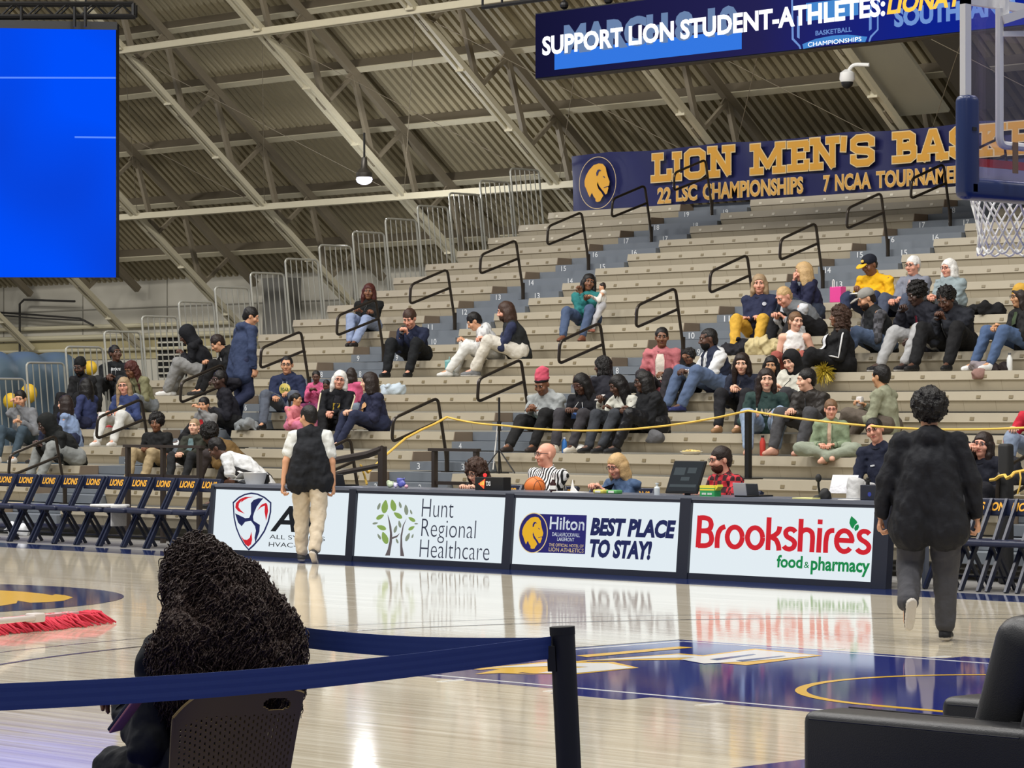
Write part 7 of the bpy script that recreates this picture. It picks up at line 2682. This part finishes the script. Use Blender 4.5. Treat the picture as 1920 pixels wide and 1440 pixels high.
def pile(name, x, j, size, rgb, label, cat, off=.18, rough=.03, seed=1, lift=0.0, n=5, mt=None):
    p = on_bench(x, j, off)
    F = Field(.011)
    rg = random.Random(seed)
    w, d, h = size
    for q in range(n):
        F.ell((rg.uniform(-.3, .3) * w, rg.uniform(-.25, .25) * d, h * rg.uniform(.25, .5)), (w * rg.uniform(.25, .42), d * rg.uniform(.3, .45), h * rg.uniform(.3, .55)), None, .04)
    F.ell((0, 0, h * .2), (w * .5, d * .45, h * .3), None, .05)
    V, Q4 = F.build(rough, 26, seed)
    V[:, 2] = np.maximum(V[:, 2], 0)
    o = bpy.data.objects.new(name, skin_mesh(name, [(V, Q4, 0)], [mt or cloth(rgb)]))
    o.location = p + UZ * lift
    link(o)
    return tag(o, label, cat)


pile('folded_jacket', 736, 6, (.36, .24, .17), (186, 206, 222), 'pale blue folded jacket on the bench right of the woman in navy', 'jacket', seed=2)
pile('dark_jacket', 1856, 10, (.46, .3, .16), BLK, 'black jacket dropped on the bench behind the yellow beanie', 'jacket', seed=3)
pile('cream_coat', 1432, 8, (.46, .3, .28), (206, 190, 140), 'cream coat heaped on the bench left of the cheerleader', 'coat', seed=4)
pile('dark_coat', 1384, 8, (.44, .3, .22), (32, 32, 42), 'dark coat heaped behind the man in the white hoodie and vest', 'coat', seed=5)
pile('grey_scarf', 1842, 7, (.34, .2, .13), (142, 132, 136), 'grey and pink scarf on the bench right of the man in black', 'scarf', seed=6, off=.4)
pile('dark_purse', 1872, 7, (.26, .18, .13), (46, 38, 38), 'small dark bag beside the scarf near the right edge', 'bag', seed=7, off=.45)
pile('grey_sweatshirt', 463, 4, (.34, .3, .18), (128, 134, 138), 'grey sweatshirt lying on the aisle steps', 'sweatshirt', seed=8, off=.1)
pile('crumpled_napkin', 1084, 3, (.17, .12, .10), (236, 234, 228), 'crumpled white napkin on the row behind the referee', 'napkin', seed=9, off=.5, rough=.02)
pile('grey_purse', 1226, 4, (.28, .12, .17), (92, 92, 98), 'grey shoulder bag hanging at the knees of the woman in black', 'bag', seed=10, off=-.18, rough=.008, lift=-.12)
pile('black_bag', 1896, 2, (.40, .3, .3), (36, 36, 44), 'black bag and clothes behind the padded post at right', 'bag', seed=11, off=.15)
pile('brown_wrap', 1836, 7, (.09, .1, .12), (150, 116, 108), 'brownish cloth end hanging over the bench edge at right', 'cloth', seed=13, off=.0, lift=-.10)
# nachos
p = on_bench(1296, 3, .5)
e = empty('food_tray', p, 'white paper tray of chips on the row behind the monitor', 'food tray')
part('tray', MB().lathe(p, [(.09, 0), (.14, .04), (.132, .04), (.085, .008)], 20), M_paper, e, smooth=True)
F = Field(.007)
rg = random.Random(2)
for q in range(26):
    F.ell((rg.uniform(-.08, .08), rg.uniform(-.06, .06), .03 + rg.uniform(0, .025)), (.025, .02, .008), rot('x', rg.uniform(-40, 40)) @ rot('y', rg.uniform(-40, 40)), .004)
V, Q4 = F.build()
o = bpy.data.objects.new('chips', skin_mesh('chips', [(V, Q4, 0)], [mat('corn_chips', (222, 196, 120), rough=.6)]))
o['kind'] = 'stuff'
link(o, e)
# pink bag with handles
p = on_bench(1571, 11, .1)
e = empty('gift_bag', p, 'bright pink bag with white handles left of the man in yellow', 'bag')
k = MB()
rbox(k, p + UZ * .11, (.10, .06, .11), .01)
part('body', k, mat('pink_bag', (226, 70, 150), rough=.45), e)
k = MB()
k.tube([p + Vector((-.05, -.055, .21)), p + Vector((-.05, -.055, .30)), p + Vector((-.035, -.055, .32)), p + Vector((-.02, -.055, .30)), p + Vector((-.02, -.055, .21))], .007, 6)
part('handle', k, M_white, e, smooth=True)
# pompom
c = on_y(1545, 697, YJ(7) - .12)
k = MB()
rg = random.Random(8)
for q in range(260):
    d = Vector((rg.gauss(0, 1), rg.gauss(0, 1), rg.gauss(0, 1))).normalized()
    L = rg.uniform(.10, .17)
    k.tube([c, c + d * L * .6, c + d * L + Vector((0, 0, -.03))], [.004, .004, .003], 3)
solo('pompom', k, mat('gold_tinsel', (196, 172, 60), rough=.3, metal=.3), 'gold tinsel pompom by the knees of the woman in the track jacket', 'pompom')
# towel and bag by the team chairs
p = on_y(206, 940, 23.8)
k = MB()
rbox(k, Vector((p.x, 23.8, .505)), (.20, .17, .018), .012)
rbox(k, Vector((p.x + .21, 23.78, .38)), (.012, .12, .13), .008)
solo('towel', k, cloth((222, 222, 220)), 'white towel draped over a team chair seat', 'towel', smooth=True)
p = on_z(30, 1004)
F = Field(.011)
F.ell((0, 0, .07), (.20, .12, .09), None, .04)
F.ell((.12, 0, .06), (.10, .1, .07), None, .04)
V, Q4 = F.build(.03, 26, 3)
V[:, 2] = np.maximum(V[:, 2], 0)
o = bpy.data.objects.new('plastic_bag', skin_mesh('plastic_bag', [(V, Q4, 0)], [mat('white_film', (224, 226, 230), rough=.3)]))
o.location = (p.x, p.y, 0)
link(o)
tag(o, 'white plastic bag on the floor under the team chairs', 'bag')

# ================================================================ inflatable behind the end fence
a = on_x(-20, 700, -44.5)
M_infl = mat('slate_inflatable', (78, 96, 110), rough=.45, noise=.08, nscale=2)
e = empty('inflatable_tunnel', (-44.2, a.y + 2.3, 0), 'slate blue inflatable tunnel with yellow patches behind the end fence', 'inflatable')
F = Field(.05)
for q in range(4):
    y = a.y - .6 + q * .66
    F.cap((-44.5, y, .4), (-44.5, y, 2.3), .42, .40, .2)
    F.cap((-44.5, y, 2.25), (-46.5, y, 2.25), .44, .44, .2)
V, Q4 = F.build()
V[:, 2] = np.maximum(V[:, 2], 0)
o = bpy.data.objects.new('tube_wall', skin_mesh('tube_wall', [(V - np.array((-44.2, a.y + 2.3, 0)), Q4, 0)], [M_infl]))
link(o, e)
for x, y, r in ((169, 690, .13), (54, 738, .17), (20, 752, .14)):
    c = on_x(x, y, -43.75)
    part('yellow_patch', MB().ball(c, .16, r * .8, r, n=18), mat('yellow_inflatable', (216, 176, 40), rough=.5), e, smooth=True)
